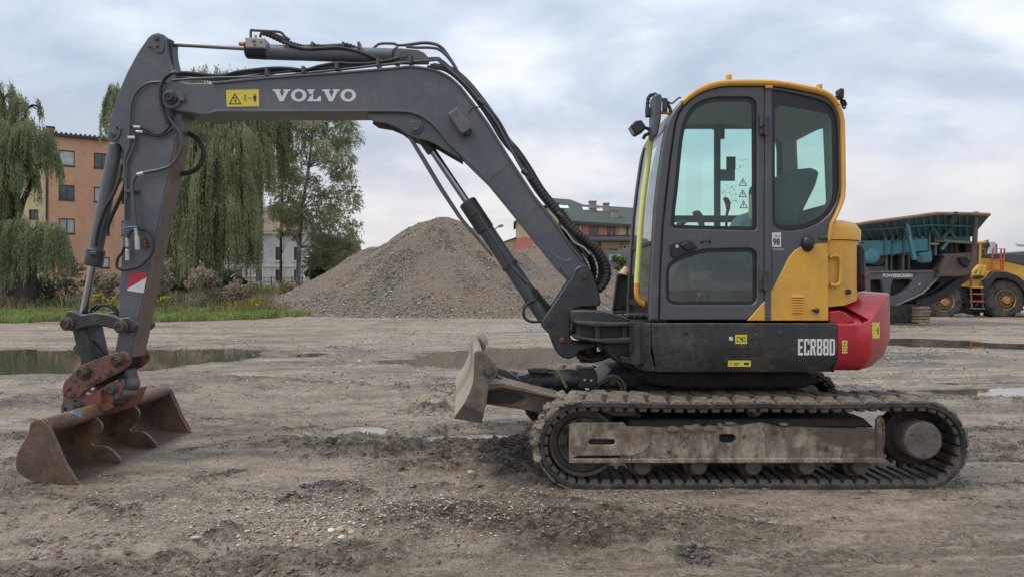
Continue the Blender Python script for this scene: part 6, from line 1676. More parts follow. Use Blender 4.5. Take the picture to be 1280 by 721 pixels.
# ---------------------------------------------------------------- vegetation
def quads_mesh(name, C, A, B, shape='diamond'):
    """C centres, A half length vectors, B half width vectors"""
    n = len(C)
    if shape == 'diamond': V = np.stack([C - A, C - A * .1 - B, C + A, C - A * .1 + B], 1)
    else: V = np.stack([C - A - B * .9, C - A + B * .9, C + A + B * .35, C + A - B * .35], 1)
    return mesh_np(name, V.reshape(-1, 3), np.arange(4 * n).reshape(n, 4))
def limb(mb, pts, r0, r1, n=7): mb.add(*tube_vf(pts, r0, n, 3, True, r1))
F_willow = foliage('willow_leaf', [(0.10, 0.115, 0.055), (0.21, 0.24, 0.12), (0.30, 0.335, 0.18), (0.41, 0.43, 0.25)], trans=.4, scale=.35)
F_willow2 = foliage('willow_leaf_dark', [(0.085, 0.105, 0.055), (0.17, 0.205, 0.105), (0.26, 0.30, 0.16), (0.35, 0.38, 0.21)], trans=.4, scale=.4)
F_birch = foliage('birch_leaf', [(0.16, 0.185, 0.10), (0.26, 0.29, 0.155), (0.36, 0.385, 0.22), (0.48, 0.46, 0.25)], trans=.45, scale=.5)
F_dark = foliage('evergreen_leaf', [(0.025, 0.045, 0.018), (0.05, 0.08, 0.032), (0.08, 0.12, 0.05)], trans=.1, scale=.6)
F_green = foliage('shrub_leaf', [(0.06, 0.09, 0.03), (0.12, 0.16, 0.055), (0.18, 0.23, 0.08)], trans=.2, scale=.9)
F_greyg = foliage('greygreen_leaf', [(0.08, 0.10, 0.055), (0.14, 0.165, 0.10), (0.20, 0.225, 0.14)], trans=.2, scale=.9)
F_brown = foliage('dry_weed', [(0.15, 0.12, 0.08), (0.27, 0.22, 0.15), (0.37, 0.31, 0.22), (0.45, 0.39, 0.29)], trans=.1, scale=.8)
F_yellow = foliage('goldenrod', [(0.32, 0.25, 0.03), (0.50, 0.38, 0.05)], trans=.1)
F_grass = foliage('bright_grass', [(0.12, 0.15, 0.05), (0.21, 0.25, 0.085), (0.25, 0.33, 0.10), (0.38, 0.36, 0.17)], trans=.3, scale=1.2)
F_dry = foliage('dry_grass', [(0.13, 0.13, 0.05), (0.24, 0.21, 0.08), (0.34, 0.28, 0.11)], trans=.2, scale=1.0)
M_bark = paint('bark', (0.055, 0.045, 0.036), 0.9, dust=(0.11, 0.10, 0.085), dust_amt=.4, dust_scale=5, bump=1, bump_scale=12)
M_birchbark = paint('birch_bark', (0.05, 0.047, 0.043), 0.85, dust=(0.52, 0.52, 0.50), dust_amt=.55, dust_scale=1.8, bump=.6, stretch=(1, 1, .5))
def at_px(x, y, Y): return P(x, y, Y)
def willow(label, lobes, base, mat, strands, leafL=0.17, leafW=0.045, seed=1, zmin=0.8, group=None):
    """lobes: (x,y,z,rx,ry,rz) domes from whose upper surfaces the twigs hang"""
    r_ = np.random.default_rng(seed)
    root = thing("willow_tree", label, "willow tree", base, group)
    mb = MB(); bx, by, bz = base
    top = max(l[2] for l in lobes)
    limb(mb, [(bx, by, -.2), (bx + .1, by, 1.5), (bx - .1, by, 3.2)], .55, .38, 10)
    for l in lobes:
        limb(mb, [(bx, by, 2.6), (bx * .6 + l[0] * .4, by * .6 + l[1] * .4, (2.6 + l[2]) * .5 + .6), (l[0], l[1], l[2] + l[5] * .5)], .26, .05)
        for k in range(4):
            a = r_.uniform(0, 6.28)
            limb(mb, [(l[0], l[1], l[2]), (l[0] + l[3] * .4 * math.cos(a), l[1] + l[4] * .4 * math.sin(a), l[2] + l[5] * .6), (l[0] + l[3] * .85 * math.cos(a), l[1] + l[4] * .85 * math.sin(a), l[2] + l[5] * .3)], .08, .02, 5)
    mb.build("trunk", M_bark, root)
    Cs = []; As = []; Bs = []
    wts = np.array([l[3] * l[4] + l[5] for l in lobes]); wts = wts / wts.sum()
    for li, l in enumerate(lobes):
        ns = int(strands * wts[li])
        # twigs leave in clumps so that the curtain has ribs and gaps
        nc = max(4, ns // 14); ca = r_.uniform(0, 6.28, nc); cr = np.sqrt(r_.uniform(0.15, 1.0, nc))
        for s in range(ns):
            c = r_.integers(nc); a = ca[c] + r_.normal(0, .13); q = min(1.04, max(0.05, cr[c] + r_.normal(0, .06)))
            x = l[0] + l[3] * q * math.cos(a); y = l[1] + l[4] * q * math.sin(a)
            z = l[2] + l[5] * math.sqrt(max(0.0, 1 - min(1, q) ** 2)) + r_.normal(0, .15)
            Ls = (l[5] * .6 + (l[2] - zmin) * (0.35 + 0.65 * q)) * r_.uniform(.5, 1.05)
            if len(l) > 6: Ls = min(Ls, l[6] * r_.uniform(.6, 1.1))
            Ls = max(.8, min(Ls, z - zmin * .6))
            m = int(Ls / 0.105)
            t_ = np.arange(m) * 0.105 + r_.uniform(0, .1)
            out = 0.35 * (1 - np.exp(-t_ * 1.2)); arch = 0.12 * np.exp(-t_ * 2.5)
            sw = 0.06 * np.sin(t_ * 1.1 + r_.uniform(0, 6)) * np.minimum(1, t_)
            px_ = x + math.cos(a) * out + sw; py_ = y + math.sin(a) * out + sw * .4; pz_ = z - t_ + arch
            cc = np.stack([px_, py_, pz_], 1) + r_.normal(0, .028, (m, 3))
            Cs.append(cc)
            A = np.stack([r_.normal(0, .42, m), r_.normal(0, .42, m), -np.ones(m)], 1); A /= np.linalg.norm(A, axis=1)[:, None]
            b = r_.normal(0, 1, (m, 3)); b -= A * (b * A).sum(1)[:, None]; b /= np.linalg.norm(b, axis=1)[:, None]
            k = r_.uniform(.7, 1.2, (m, 1)); As.append(A * leafL * .5 * k); Bs.append(b * leafW * .5 * k)
    C = np.concatenate(Cs); 
    me = quads_mesh("crown", C, np.concatenate(As), np.concatenate(Bs)); print("willow leaves", len(C))
    link("crown", me, root, None, mat)
    return root
def L_(x, y, Y, rx, ry, rz, *o):
    p = P(x, y, Y); return (p.x, p.y, p.z, rx, ry, rz, *o)
# big willow behind the stick
b = P(262, 390, 46)
willow("large weeping willow behind the stick, its curtains reaching the weeds",
       [L_(152, 128, 47, .9, 1, 1.3, 3.2), L_(160, 175, 47, .8, 1, 1.0, 3.6), L_(148, 230, 47, .7, 1, .8, 3.0),
        L_(225, 140, 46.5, 1.9, 2, 2.2, 4.0), L_(262, 132, 46.5, 2.0, 2, 2.4, 4.0), L_(300, 135, 47, 1.8, 2, 2.3, 4.0), L_(330, 145, 48, 1.3, 1.6, 2.0, 3.4),
        L_(212, 200, 44.5, 1.5, 1.5, 1.7, 4.5), L_(243, 188, 44, 1.3, 1.5, 1.9, 4.2), L_(290, 192, 44, 1.5, 1.5, 1.9, 4.5), L_(320, 200, 45.5, 1.1, 1.4, 1.6, 3.2),
        L_(268, 222, 42.5, 1.05, 1.2, 1.9, 5.8), L_(232, 245, 43, 1.2, 1.3, 1.4, 5.0), L_(297, 240, 43, 1.0, 1.2, 1.5, 5.0), L_(206, 270, 43.5, 1.1, 1.2, 1.2, 4.5), L_(283, 270, 42, .9, 1, 1.1, 4.0), L_(250, 285, 42, 1.0, 1, 1.1, 4.0), L_(303, 272, 43.5, .6, .9, 1.0, 3.8), L_(304, 225, 45, .8, 1, 1.2, 6.4), L_(255, 240, 45, 1.6, 1.5, 1.2, 6.2), L_(222, 215, 46, 1.6, 1.5, 1.4, 7.2), L_(285, 215, 46, 1.7, 1.5, 1.2, 7.0), L_(335, 185, 48.5, 1.1, 1.2, 1.2, 3.2), L_(344, 160, 49, .9, 1.1, 1.2, 3.0)],
       (b.x, 46, 0), F_willow, 8200, leafL=.19, leafW=.058, seed=3)
b = P(8, 380, 40)
willow("weeping willow at the left edge, in front of the brick flats",
       [L_(4, 128, 40, .85, 1.2, 1.0, 2.4), L_(-18, 150, 40, 1.4, 1.4, 1.2, 3.2), L_(34, 136, 40, .8, .8, .35, .9), L_(22, 168, 39.5, 1.0, 1.2, .8, 2.6), L_(10, 175, 39, 1.2, 1.3, 1.1, 3.2), L_(42, 180, 39, 1.05, 1.2, .9, 2.1),
        L_(58, 200, 39, .5, .8, .6, 1.5), L_(-15, 205, 39, 1.3, 1.3, 1.1, 3.4), L_(20, 215, 38.5, .9, 1, .8, 1.9), L_(2, 250, 38.5, .9, 1, .8, 2.4)],
       (b.x, 40, 0), F_willow2, 2300, leafL=.18, leafW=.055, seed=5, zmin=1.5)
b = P(30, 380, 37)
willow("low drooping willow under the left tree, beside the flats",
       [L_(6, 300, 37, 1.1, 1.2, .9, 2.6), L_(36, 298, 37, 1.0, 1.2, .95, 2.8), L_(62, 300, 37, .75, 1, .85, 2.6), L_(-20, 305, 37, 1.2, 1.2, .8, 2.5)],
       (b.x, 37, 0), F_willow2, 1200, leafL=.17, leafW=.055, seed=6, zmin=.5)
def leafy(name, label, cat, base, clumps, n, size, mat, trunkpts=None, bark=None, seed=1, tr=.2, group=None, aspect=.75, droop=0.0, tag_='crown', stem='trunk'):
    """clumps: (x,y,z,r) clouds of leaf-size faces joined by limbs"""
    r_ = np.random.default_rng(seed)
    root = thing(name, label, cat, base, group); mb = MB()
    tp = trunkpts or [(base[0], base[1], base[2] - .2), (base[0], base[1], max(.4, min(c[2] for c in clumps) * .7))]
    limb(mb, tp, tr, tr * .35, 8)
    for c in clumps:
        k = min(len(tp) - 1, 1 + int(r_.integers(len(tp) - 1))) if len(tp) > 2 else len(tp) - 1
        cand = [q for q in tp if q[2] <= c[2] + .2] or [tp[0]]; s = cand[-1]
        mid = ((s[0] + c[0]) / 2, (s[1] + c[1]) / 2, (s[2] + c[2]) / 2 + .12 * c[3])
        limb(mb, [s, mid, (c[0], c[1], c[2])], tr * .16, tr * .04, 5)
        for j in range(3):
            d = r_.normal(0, 1, 3); d /= np.linalg.norm(d); d *= c[3] * .8
            limb(mb, [(c[0], c[1], c[2]), tuple(np.array(c[:3]) + d)], tr * .08, tr * .03, 4)
    mb.build(stem, bark or M_bark, root)
    w = np.array([c[3] ** 2 for c in clumps]); w = w / w.sum(); Cs = []
    for c, wi in zip(clumps, w):
        m = int(n * wi)
        # twigs: leaves follow short random sprigs so that light passes between them
        ns = max(3, m // 12); d = r_.normal(0, 1, (ns, 3)); d /= np.linalg.norm(d, axis=1)[:, None]
        o = d * (c[3] * r_.uniform(.25, 1.0, (ns, 1)) ** .7); o[:, 2] *= .85
        k = r_.integers(ns, size=m); t_ = r_.uniform(-.5, .5, (m, 1)) * c[3] * .45
        dd = d[k] * .6 + r_.normal(0, .25, (m, 3)); dd[:, 2] -= droop
        Cs.append(np.array(c[:3]) + o[k] + dd * t_ + r_.normal(0, .05 * c[3], (m, 3)))
    C = np.concatenate(Cs); C[:, 2] = np.maximum(C[:, 2], .03); m = len(C)
    A = r_.normal(0, 1, (m, 3)); A[:, 2] -= droop * 1.5; A /= np.linalg.norm(A, axis=1)[:, None]
    B = r_.normal(0, 1, (m, 3)); B -= A * (B * A).sum(1)[:, None]; B /= np.linalg.norm(B, axis=1)[:, None]
    k = r_.uniform(.6, 1.3, (m, 1))
    link(tag_, quads_mesh(tag_, C, A * size * .5 * k, B * size * .5 * aspect * k), root, None, mat)
    return root
def cl(x, y, Y, r): p = P(x, y, Y); return (p.x, p.y, p.z, r)
rb = random.Random(11)
bc_ = []
outline = {150:(345,436),165:(345,442),180:(345,444),200:(350,447),220:(345,446),240:(340,447),260:(345,446),280:(352,445),300:(368,446),316:(385,440)}
for y, (x0, x1) in outline.items():
    for k in range(5):
        x = x0 + (x1 - x0) * (k + .5) / 5 + rb.uniform(-6, 6)
        if y >= 300 and x < 385: continue
        bc_.append(cl(x, y + rb.uniform(-7, 7), 50 + rb.uniform(-1.8, 1.8), rb.uniform(.7, 1.15)))
for x, y in ((360,135),(385,128),(410,135),(425,145),(395,118),(372,120)): bc_.append(cl(x, y, 50, .95))
q = P(372, 380, 50); 
leafy("birch_tree", "tall birch beside the white house, left of the gravel cone", "birch tree", (q.x, 50, 0), bc_, 90000, .098, F_birch,
      [(q.x, 50, -.2), tuple(P(373, 345, 50)), tuple(P(374, 310, 50)), tuple(P(378, 260, 50)), tuple(P(386, 210, 50)), tuple(P(392, 150, 50))], M_birchbark, 12, .20, droop=.5)
bc_ = [cl(rb.uniform(344, 372), rb.uniform(205, 300), 51, rb.uniform(.4, .7)) for k in range(12)]
q = P(352, 380, 52)
leafy("birch_tree", "thin birch with sparse leaves between the willow and the tall birch", "birch tree", (q.x, 52, 0), bc_, 3800, .125, F_birch,
      [(q.x, 52, -.2), tuple(P(351, 320, 52)), tuple(P(352, 260, 52)), tuple(P(354, 200, 52))], M_bark, 13, .13, droop=.6)
dk = [cl(rb.uniform(392, 446), rb.uniform(302, 348), 58 + rb.uniform(-1.5, 1.5), rb.uniform(.8, 1.3)) for k in range(30)]
q = P(418, 385, 58)
leafy("evergreen_tree", "dense dark green tree behind the foot of the gravel cone", "evergreen tree", (q.x, 58, 0), dk, 17000, .20, F_dark, None, M_bark, 14, .25)
def shrub(label, x0, x1, ytop, Y, n, size, mat, seed, ybase=None, name="shrub", cat="shrub", group=None):
    r__ = random.Random(seed); xc = (x0 + x1) / 2; q = P(xc, 385, Y); w = (x1 - x0) / F * Y; h = P(0, ytop, Y).z
    c = []
    for k in range(10):
        fx_ = r__.uniform(-.5, .5); r0 = r__.uniform(.14, .24) * min(w, h * 1.3)
        zz = r__.uniform(.2, 1.0) * (h - r0) * (1 - .8 * abs(fx_) ** 1.7)
        c.append((q.x + fx_ * (w - 2 * r0), Y + r__.uniform(-.4, .4) * w * .5, max(r0 * .6, zz), r0 * r__.uniform(.8, 1.1)))
    return leafy(name, label, cat, (q.x, Y, 0), c, n, size, mat, [(q.x, Y, -.1), (q.x, Y, .25)], M_bark, seed, .06, group, tag_='foliage', stem='stem')
G1 = "shrubs and tall weeds along the grass verge"
shrub("broad grey-green bush in front of the brick flats, left of the cylinder", 36, 112, 316, 38.5, 9000, .085, F_greyg, 21, group=G1)
shrub("low green bush at the left edge below the drooping willow", -8, 44, 340, 40.0, 4500, .08, F_green, 22, group=G1)
shrub("tangled brown-green bush just behind the bucket cylinder rod", 104, 158, 322, 36.5, 9000, .08, F_brown, 23, group=G1)
shrub("dull green bush between cylinder rod and stick", 112, 160, 352, 37.5, 3200, .08, F_green, 24, group=G1)
shrub("tall dry brown bush directly right of the stick", 166, 238, 316, 36.5, 11000, .08, F_brown, 25, group=G1)
shrub("greyish withered bush under the willow curtains", 218, 282, 328, 36.5, 9500, .08, F_brown, 26, group=G1)
shrub("low brown weed thicket right below the large willow", 266, 322, 342, 36.5, 7500, .08, F_brown, 27, group=G1)
shrub("yellow-green weed clump left of the gravel cone foot", 300, 352, 346, 39.0, 4600, .075, F_dry, 28, group=G1)
shrub("ochre weed clump against the foot of the gravel cone", 338, 392, 346, 41.0, 4200, .075, F_dry, 29, group=G1)
shrub("dry brown weed mound at far left behind the grass", -10, 46, 356, 37.5, 3200, .07, F_brown, 30, group=G1)
shrub("olive weed mound near the lower left bushes", 48, 100, 358, 37.3, 3200, .07, F_dry, 31, group=G1)
shrub("pale silvery weed tuft in the grass left of the rod", 72, 100, 366, 36.0, 1400, .06, F_greyg, 32, group=G1)
shrub("bright green bush before the grey wall, seen right of the hoses", 757, 792, 309, 66, 9000, .22, F_green, 33, name="shrub", group=None)
shrub("small green bush at the foot of the grey wall by the hoses", 752, 792, 330, 60, 6000, .18, F_green, 34)
shrub("small leafy sprig on the shoulder of the gravel cone", 400, 420, 337, 47, 900, .1, F_green, 35)
for k, (xa, xb, yt) in enumerate(((90, 150, 330), (150, 205, 322), (200, 252, 326), (246, 300, 322), (284, 322, 338))):
    shrub(["dark bush far behind the cylinder rod, before the flats", "dark bush far behind the stick, near the flats' corner", "dark thicket behind the willow's left curtains", "dark thicket behind the middle of the large willow", "dark bush between the willow curtains and the white house"][k], xa, xb, yt, 56, 5200, .17, F_dark, 60 + k)
def thicket(name, label, n, x0, x1, y0, y1, h, mat, seed, size=.5):
    r_ = np.random.default_rng(seed); x = r_.uniform(x0, x1, n); y = r_.uniform(y0, y1, n)
    hh = h * (0.55 + 0.8 * fbm(x * .18, y * 0 + 3, 4, seed)); z = r_.uniform(0, 1, n) ** .8 * hh
    A = r_.normal(0, 1, (n, 3)); A /= np.linalg.norm(A, axis=1)[:, None]; B = r_.normal(0, 1, (n, 3)); B -= A * (B * A).sum(1)[:, None]; B /= np.linalg.norm(B, axis=1)[:, None]
    o = link(name, quads_mesh(name, np.stack([x, y, z], 1), A * size * .5, B * size * .4), None, None, mat); tag(o, label, kind='stuff')
thicket("treeline", "far dark belt of trees on the horizon behind the houses", 22000, -100, -26, 112, 120, 6.5, F_dark, 81, .8)
thicket("treeline", "low far belt of trees behind the machines at the right", 9000, 50, 140, 118, 124, 3.0, F_dark, 82, .8)
def goldenrod(label, x, ytop, Y, n, seed):
    r_ = np.random.default_rng(seed); q = P(x, 385, Y); h = P(0, ytop, Y).z
    root = thing("goldenrod_plant", label, "wild flower", (q.x, Y, 0), "goldenrods in the verge"); mb = MB(); pts = []
    for k in range(9):
        xx = q.x + r_.uniform(-.35, .35); yy = Y + r_.uniform(-.3, .3); hh = h * r_.uniform(.7, 1.0)
        limb(mb, [(xx, yy, 0), (xx + .03, yy, hh * .6), (xx + r_.uniform(-.1, .1), yy, hh)], .012, .006, 4)
        pts.append(np.stack([xx + r_.normal(0, .045, n), yy + r_.normal(0, .045, n), hh - np.abs(r_.normal(0, .06, n))], 1))
    mb.build("stem", F_green, root); C = np.concatenate(pts); m = len(C)
    A = r_.normal(0, .03, (m, 3)); B = r_.normal(0, .025, (m, 3)); tag(link("flowers", quads_mesh("flowers", C, A, B), root, None, F_yellow), kind='stuff')
goldenrod("yellow goldenrod left of the bright rod's lower end", 116, 366, 31.5, 24, 1)
goldenrod("second yellow goldenrod, between rod and stick", 141, 371, 31.2, 10, 2)
goldenrod("yellow goldenrod just right of the stick", 205, 368, 31.6, 10, 3)
goldenrod("large orange-yellow flowering weed near the cone foot", 318, 372, 32.5, 26, 4)
def grass(name, label, n, xr, yr, h0, h1, mat, seed, keep=None, w=.012):
    r_ = np.random.default_rng(seed); x = r_.uniform(*xr, n); y = r_.uniform(*yr, n)
    if keep is not None:
        k = keep(x, y, r_); x, y = x[k], y[k]
    z, _, _ = ground_h(x[None], y[None]); z = z[0]; m = len(x)
    cl_ = 0.45 + 0.9 * fbm(x * .9, y * .9, 3, seed)
    h = (h0 + (h1 - h0) * r_.random(m) ** 1.6) * cl_
    A = np.stack([r_.normal(0, .28, m), r_.normal(0, .28, m), np.ones(m)], 1) * (h / 2)[:, None]
    a = r_.uniform(0, 3.14, m); B = np.stack([np.cos(a), np.sin(a), 0 * a], 1) * w * (h / h0)[:, None] ** .4
    C = np.stack([x, y, z], 1) + A
    o = link(name, quads_mesh(name, C, A, B, 'blade'), None, None, mat); tag(o, label, kind='stuff'); return o
edge = lambda x, y: (y > 28.4 + 0.9 * (fbm(x * .9, y * .3 + 2, 4, 4) - .5) * 7 + np.where(x > -13, (x + 13) * 1.0, 0))
grass("grass", "bright green grass verge at the far left edge of the yard", 110000, (-28, -9), (26.5, 40), .08, .36, F_grass, 41, lambda x, y, r_: edge(x, y) & (r_.random(len(x)) < .25 + sstep(.35, .55, fbm(x * .5, y * .5, 3, 8))), w=.022)
grass("tall_weeds", "tall dry weeds standing behind the grass verge", 30000, (-28, -10.5), (31, 41), .25, .70, F_dry, 42, lambda x, y, r_: (y > 33) & (r_.random(len(x)) < sstep(.3, .6, fbm(x * .4, y * .4, 3, 18)) * (1 - .6 * (x < -16)) ), w=.022)
grass("tall_weeds", "green weeds mixed through the dry growth", 16000, (-28, -11), (36, 44), .3, .7, F_green, 43, None, w=.03)
grass("tall_weeds", "brown seed heads of the waste ground", 30000, (-28, -12), (36, 44), .4, 1.05, F_brown, 44, lambda x, y, r_: r_.random(len(x)) < sstep(.4, .6, fbm(x * .5, y * .5, 3, 28)), w=.02)
grass("tall_weeds", "weeds growing at the foot of the houses far behind", 16000, (-50, -24), (62, 92), .5, 1.6, F_green, 45, None, w=.06)

# ---------------------------------------------------------------- buildings
def frame_fn(x0, y0, ang):
    c, s = math.cos(ang), math.sin(ang)
    return lambda u, w, d: (x0 + u * c - d * s, y0 + u * s + d * c, w)
M_brick = bpy.data.materials.new('orange_brick'); t = nodes(M_brick)
co = NN(t, 'ShaderNodeTexCoord').outputs['Object']
mp = NN(t, 'ShaderNodeMapping'); t.links.new(co, mp.inputs[0]); mp.inputs[2].default_value = (R(90), 0, R(-30))
bt = NN(t, 'ShaderNodeTexBrick', {'Color1': (0.60, 0.345, 0.225, 1), 'Color2': (0.54, 0.30, 0.19, 1), 'Mortar': (0.50, 0.33, 0.24, 1), 'Scale': 1.0, 'Mortar Size': .012})
bt.inputs['Brick Width'].default_value = .5; bt.inputs['Row Height'].default_value = .15
t.links.new(mp.outputs[0], bt.inputs['Vector'])
n_ = tnoise(t, co, .4, 4, .6, 0, None, (1, 1, .3))
c_ = mixc(t, mrange(t, n_, .4, .7, 0, .35), bt.outputs[0], (0.26, 0.13, 0.085))
b_ = NN(t, 'ShaderNodeBsdfPrincipled', {'Roughness': .9}); t.links.new(c_, b_.inputs['Base Color'])
o_ = NN(t, 'ShaderNodeOutputMaterial'); t.links.new(b_.outputs[0], o_.inputs[0])
M_cream = paint('cream_render', (0.50, 0.43, 0.25), .85, dust=(0.34, 0.30, 0.2), dust_amt=.2, dust_scale=.8, bump=.05)
M_salmon = paint('salmon_render', (0.50, 0.19, 0.14), .85, dust=(0.40, 0.19, 0.15), dust_amt=.2, dust_scale=.8, bump=.05)
M_whitew = paint('weathered_white_render', (0.46, 0.46, 0.45), .9, dust=(0.28, 0.26, 0.23), dust_amt=.45, dust_scale=.5, bump=.05)
M_trimw = paint('pale_trim', (0.52, 0.50, 0.46), .8, bump=.05)
M_roofgreen = paint('green_roofing', (0.055, 0.068, 0.060), .85, dust=(0.09, 0.10, 0.09), dust_amt=.3, dust_scale=.7, var=.15, bump=.4, bump_scale=12)
M_roofdark = paint('dark_roofing', (0.05, 0.045, 0.05), .7, var=.15)
M_rooftile = paint('old_brown_tile', (0.16, 0.11, 0.08), .9, dust=(0.22, 0.20, 0.17), dust_amt=.5, dust_scale=.7, bump=.5, bump_scale=10)
M_winframe = paint('dark_window_frame', (0.055, 0.042, 0.036), .6)
M_winfrw = paint('light_window_frame', (0.45, 0.45, 0.43), .6)
M_glassd = paint('window_glass', (0.03, 0.038, 0.042), .08, var=.1, bump=.01, spec=.9)
M_glassb = paint('curtained_glass', (0.38, 0.42, 0.44), .12, var=.25, bump=.01, spec=.8)
M_chim = paint('old_chimney', (0.25, 0.22, 0.19), .9, dust=(.35, .34, .32), dust_amt=.5, dust_scale=2)
M_chimb = paint('brick_chimney', (0.30, 0.12, 0.07), .9, var=.2)
M_wallgrey = paint('grey_concrete_wall', (0.13, 0.14, 0.16), .85, var=.12, dust=(.2, .2, .2), dust_amt=.2, dust_scale=1)
def vplate(name, pts, holes, d0, d1, fn, mat, parent, b=0.01):
    V, Fs = plate_vf(pts, holes, d0, d1, b, fn); return MB().add(V, Fs).build(name, mat, parent)
def rect(u0, w0, u1, w1): return [(u0, w0), (u1, w0), (u1, w1), (u0, w1)]
def window(parent, fn, u0, w0, u1, w1, d, mull=1, bars=0, fmat=None, gmat=None, fr=.06, sill=True):
    holes = []; n = mull + 1; W = (u1 - u0 - fr * (n + 1)) / n; H = (w1 - w0 - fr * (bars + 2)) / (bars + 1)
    for i in range(n):
        for j in range(bars + 1):
            a = u0 + fr + i * (W + fr); c = w0 + fr + j * (H + fr); holes.append(rect(a, c, a + W, c + H))
    wf_ = vplate("window", rect(u0, w0, u1, w1), holes, d + .12, d + .19, fn, fmat or M_winframe, parent, .005)
    vplate("pane", rect(u0 + fr * .5, w0 + fr * .5, u1 - fr * .5, w1 - fr * .5), [], d + .15, d + .165, fn, gmat or M_glassd, wf_, 0)
    if sill: vplate("sill", rect(u0 - .05, w0 - .09, u1 + .05, w0), [], d - .06, d + .12, fn, M_winframe if fmat is None else M_trimw, wf_, .005)
    return wf_
def pbox(name, u0, u1, w0, w1, d0, d1, fn, mat, parent, b=.01): return vplate(name, rect(u0, w0, u1, w1), [], d0, d1, fn, mat, parent, b)
# orange brick flats: facade recedes to the right
x0, y0 = XZ(60.5, 0, 60)[0], 60.0
ang = math.atan2(2.6, 4.4); fn = frame_fn(x0, y0, ang)
BR = thing("apartment_building", "four-storey orange brick block of flats behind the left willow", "building", (x0, y0, 0))
cw_, sw_ = math.cos(ang), math.sin(ang)
def u_of(px): # distance along the facade for a pixel direction
    k = (px - CX) / F; return (k * y0 - x0) / (cw_ - k * sw_)
def zof(y, u): Y = y0 + u * sw_; return CAMH - (y - CY) / F * Y
cols = [(73.5, 93.3), (117.5, 137), (152, 171)]; cols = [(u_of(a), u_of(c)) for a, c in cols]; cols.append((cols[-1][0] * 2 - cols[-2][0], cols[-1][1] * 2 - cols[-2][1]))
rows_ = [(zof(206.5, cols[0][0]), zof(187.5, cols[0][0])), (zof(249.5, cols[0][0]), zof(231, cols[0][0])), (zof(291.5, cols[0][0]), zof(273, cols[0][0])), (zof(334, cols[0][0]), zof(320.5, cols[0][0]))]
holes = [rect(a, r_[0], c, r_[1]) for a, c in cols for r_ in rows_]
topz = zof(170.5, u_of(67.5)); Wd = cols[-1][1] + 1.2
vplate("wall", rect(0, -.3, Wd, topz), holes, 0, .35, fn, M_brick, BR)
pbox("wall", .0, Wd, -.3, topz, .5, 9.0, fn, M_brick, BR)
for i, (a, c) in enumerate(cols):
    for j, r_ in enumerate(rows_):
        window(BR, fn, a, r_[0], c, r_[1], 0, 1 if (i, j) != (0, 0) else 0, 0, None, M_glassb if (i + j) % 2 == 0 else M_glassd, .07)
rfp = pbox("roof", -.3, Wd + .3, topz, topz + .22, -.4, 9.3, fn, M_roofdark, BR)
for k in range(int(Wd / .35)): pbox("roof_tile", -.2 + k * .35, -.02 + k * .35, topz + .22, topz + .34, -.42, -.1, fn, M_roofdark, rfp, .02)
uc1 = u_of(57.2); pbox("chimney", uc1, uc1 + .55, topz - .4, zof(156.5, 0), 1.0, 1.8, fn, M_chimb, BR); pbox("chimney", uc1 + .6, u_of(68.5), topz - .2, zof(161, 0), 1.0, 1.8, fn, M_chimb, BR)
pbox("chimney_cap", uc1 - .06, uc1 + .61, zof(156.5, 0), zof(155, 0), .94, 1.86, fn, M_roofdark, BR); pbox("chimney_cap", uc1 + .65, u_of(70), zof(161, 0), zof(159.3, 0), .94, 1.86, fn, M_roofdark, BR)
cyl("downpipe", (x0 - .1, y0 - .1, 0), (x0 - .1, y0 - .1, topz - .5), .07, M_roofdark, BR, n=8)
# cream wing to its left
fnc = frame_fn(XZ(-30, 0, 60.2)[0], 60.2, 0.0)
CW_ = thing("apartment_building", "cream rendered house wing seen through the left willow", "building", (XZ(20, 0, 60.2)[0], 60.2, 0))
uX = lambda px: (px + 30) / F * 60.2
zX = lambda y: CAMH - (y - CY) / F * 60.2
wins = [(36, 262.3, 48, 273.5), (36, 222, 48, 233), (12, 262.3, 24, 273.5), (12, 222, 24, 233), (36, 302, 48, 313)]
vplate("wall", rect(0, -.3, uX(59), zX(190)), [rect(uX(a), zX(d_), uX(c), zX(b_)) for a, b_, c, d_ in wins], 0, .35, fnc, M_cream, CW_)
pbox("wall", 0, uX(57.5), -.3, zX(190), .5, 8, fnc, M_cream, CW_)
for a, b_, c, d_ in wins: window(CW_, fnc, uX(a), zX(d_), uX(c), zX(b_), 0, 1, 0, None, M_glassd, .06)
pbox("roof", -.3, uX(58), zX(190), zX(187), -.3, 8.3, fnc, M_roofdark, CW_)
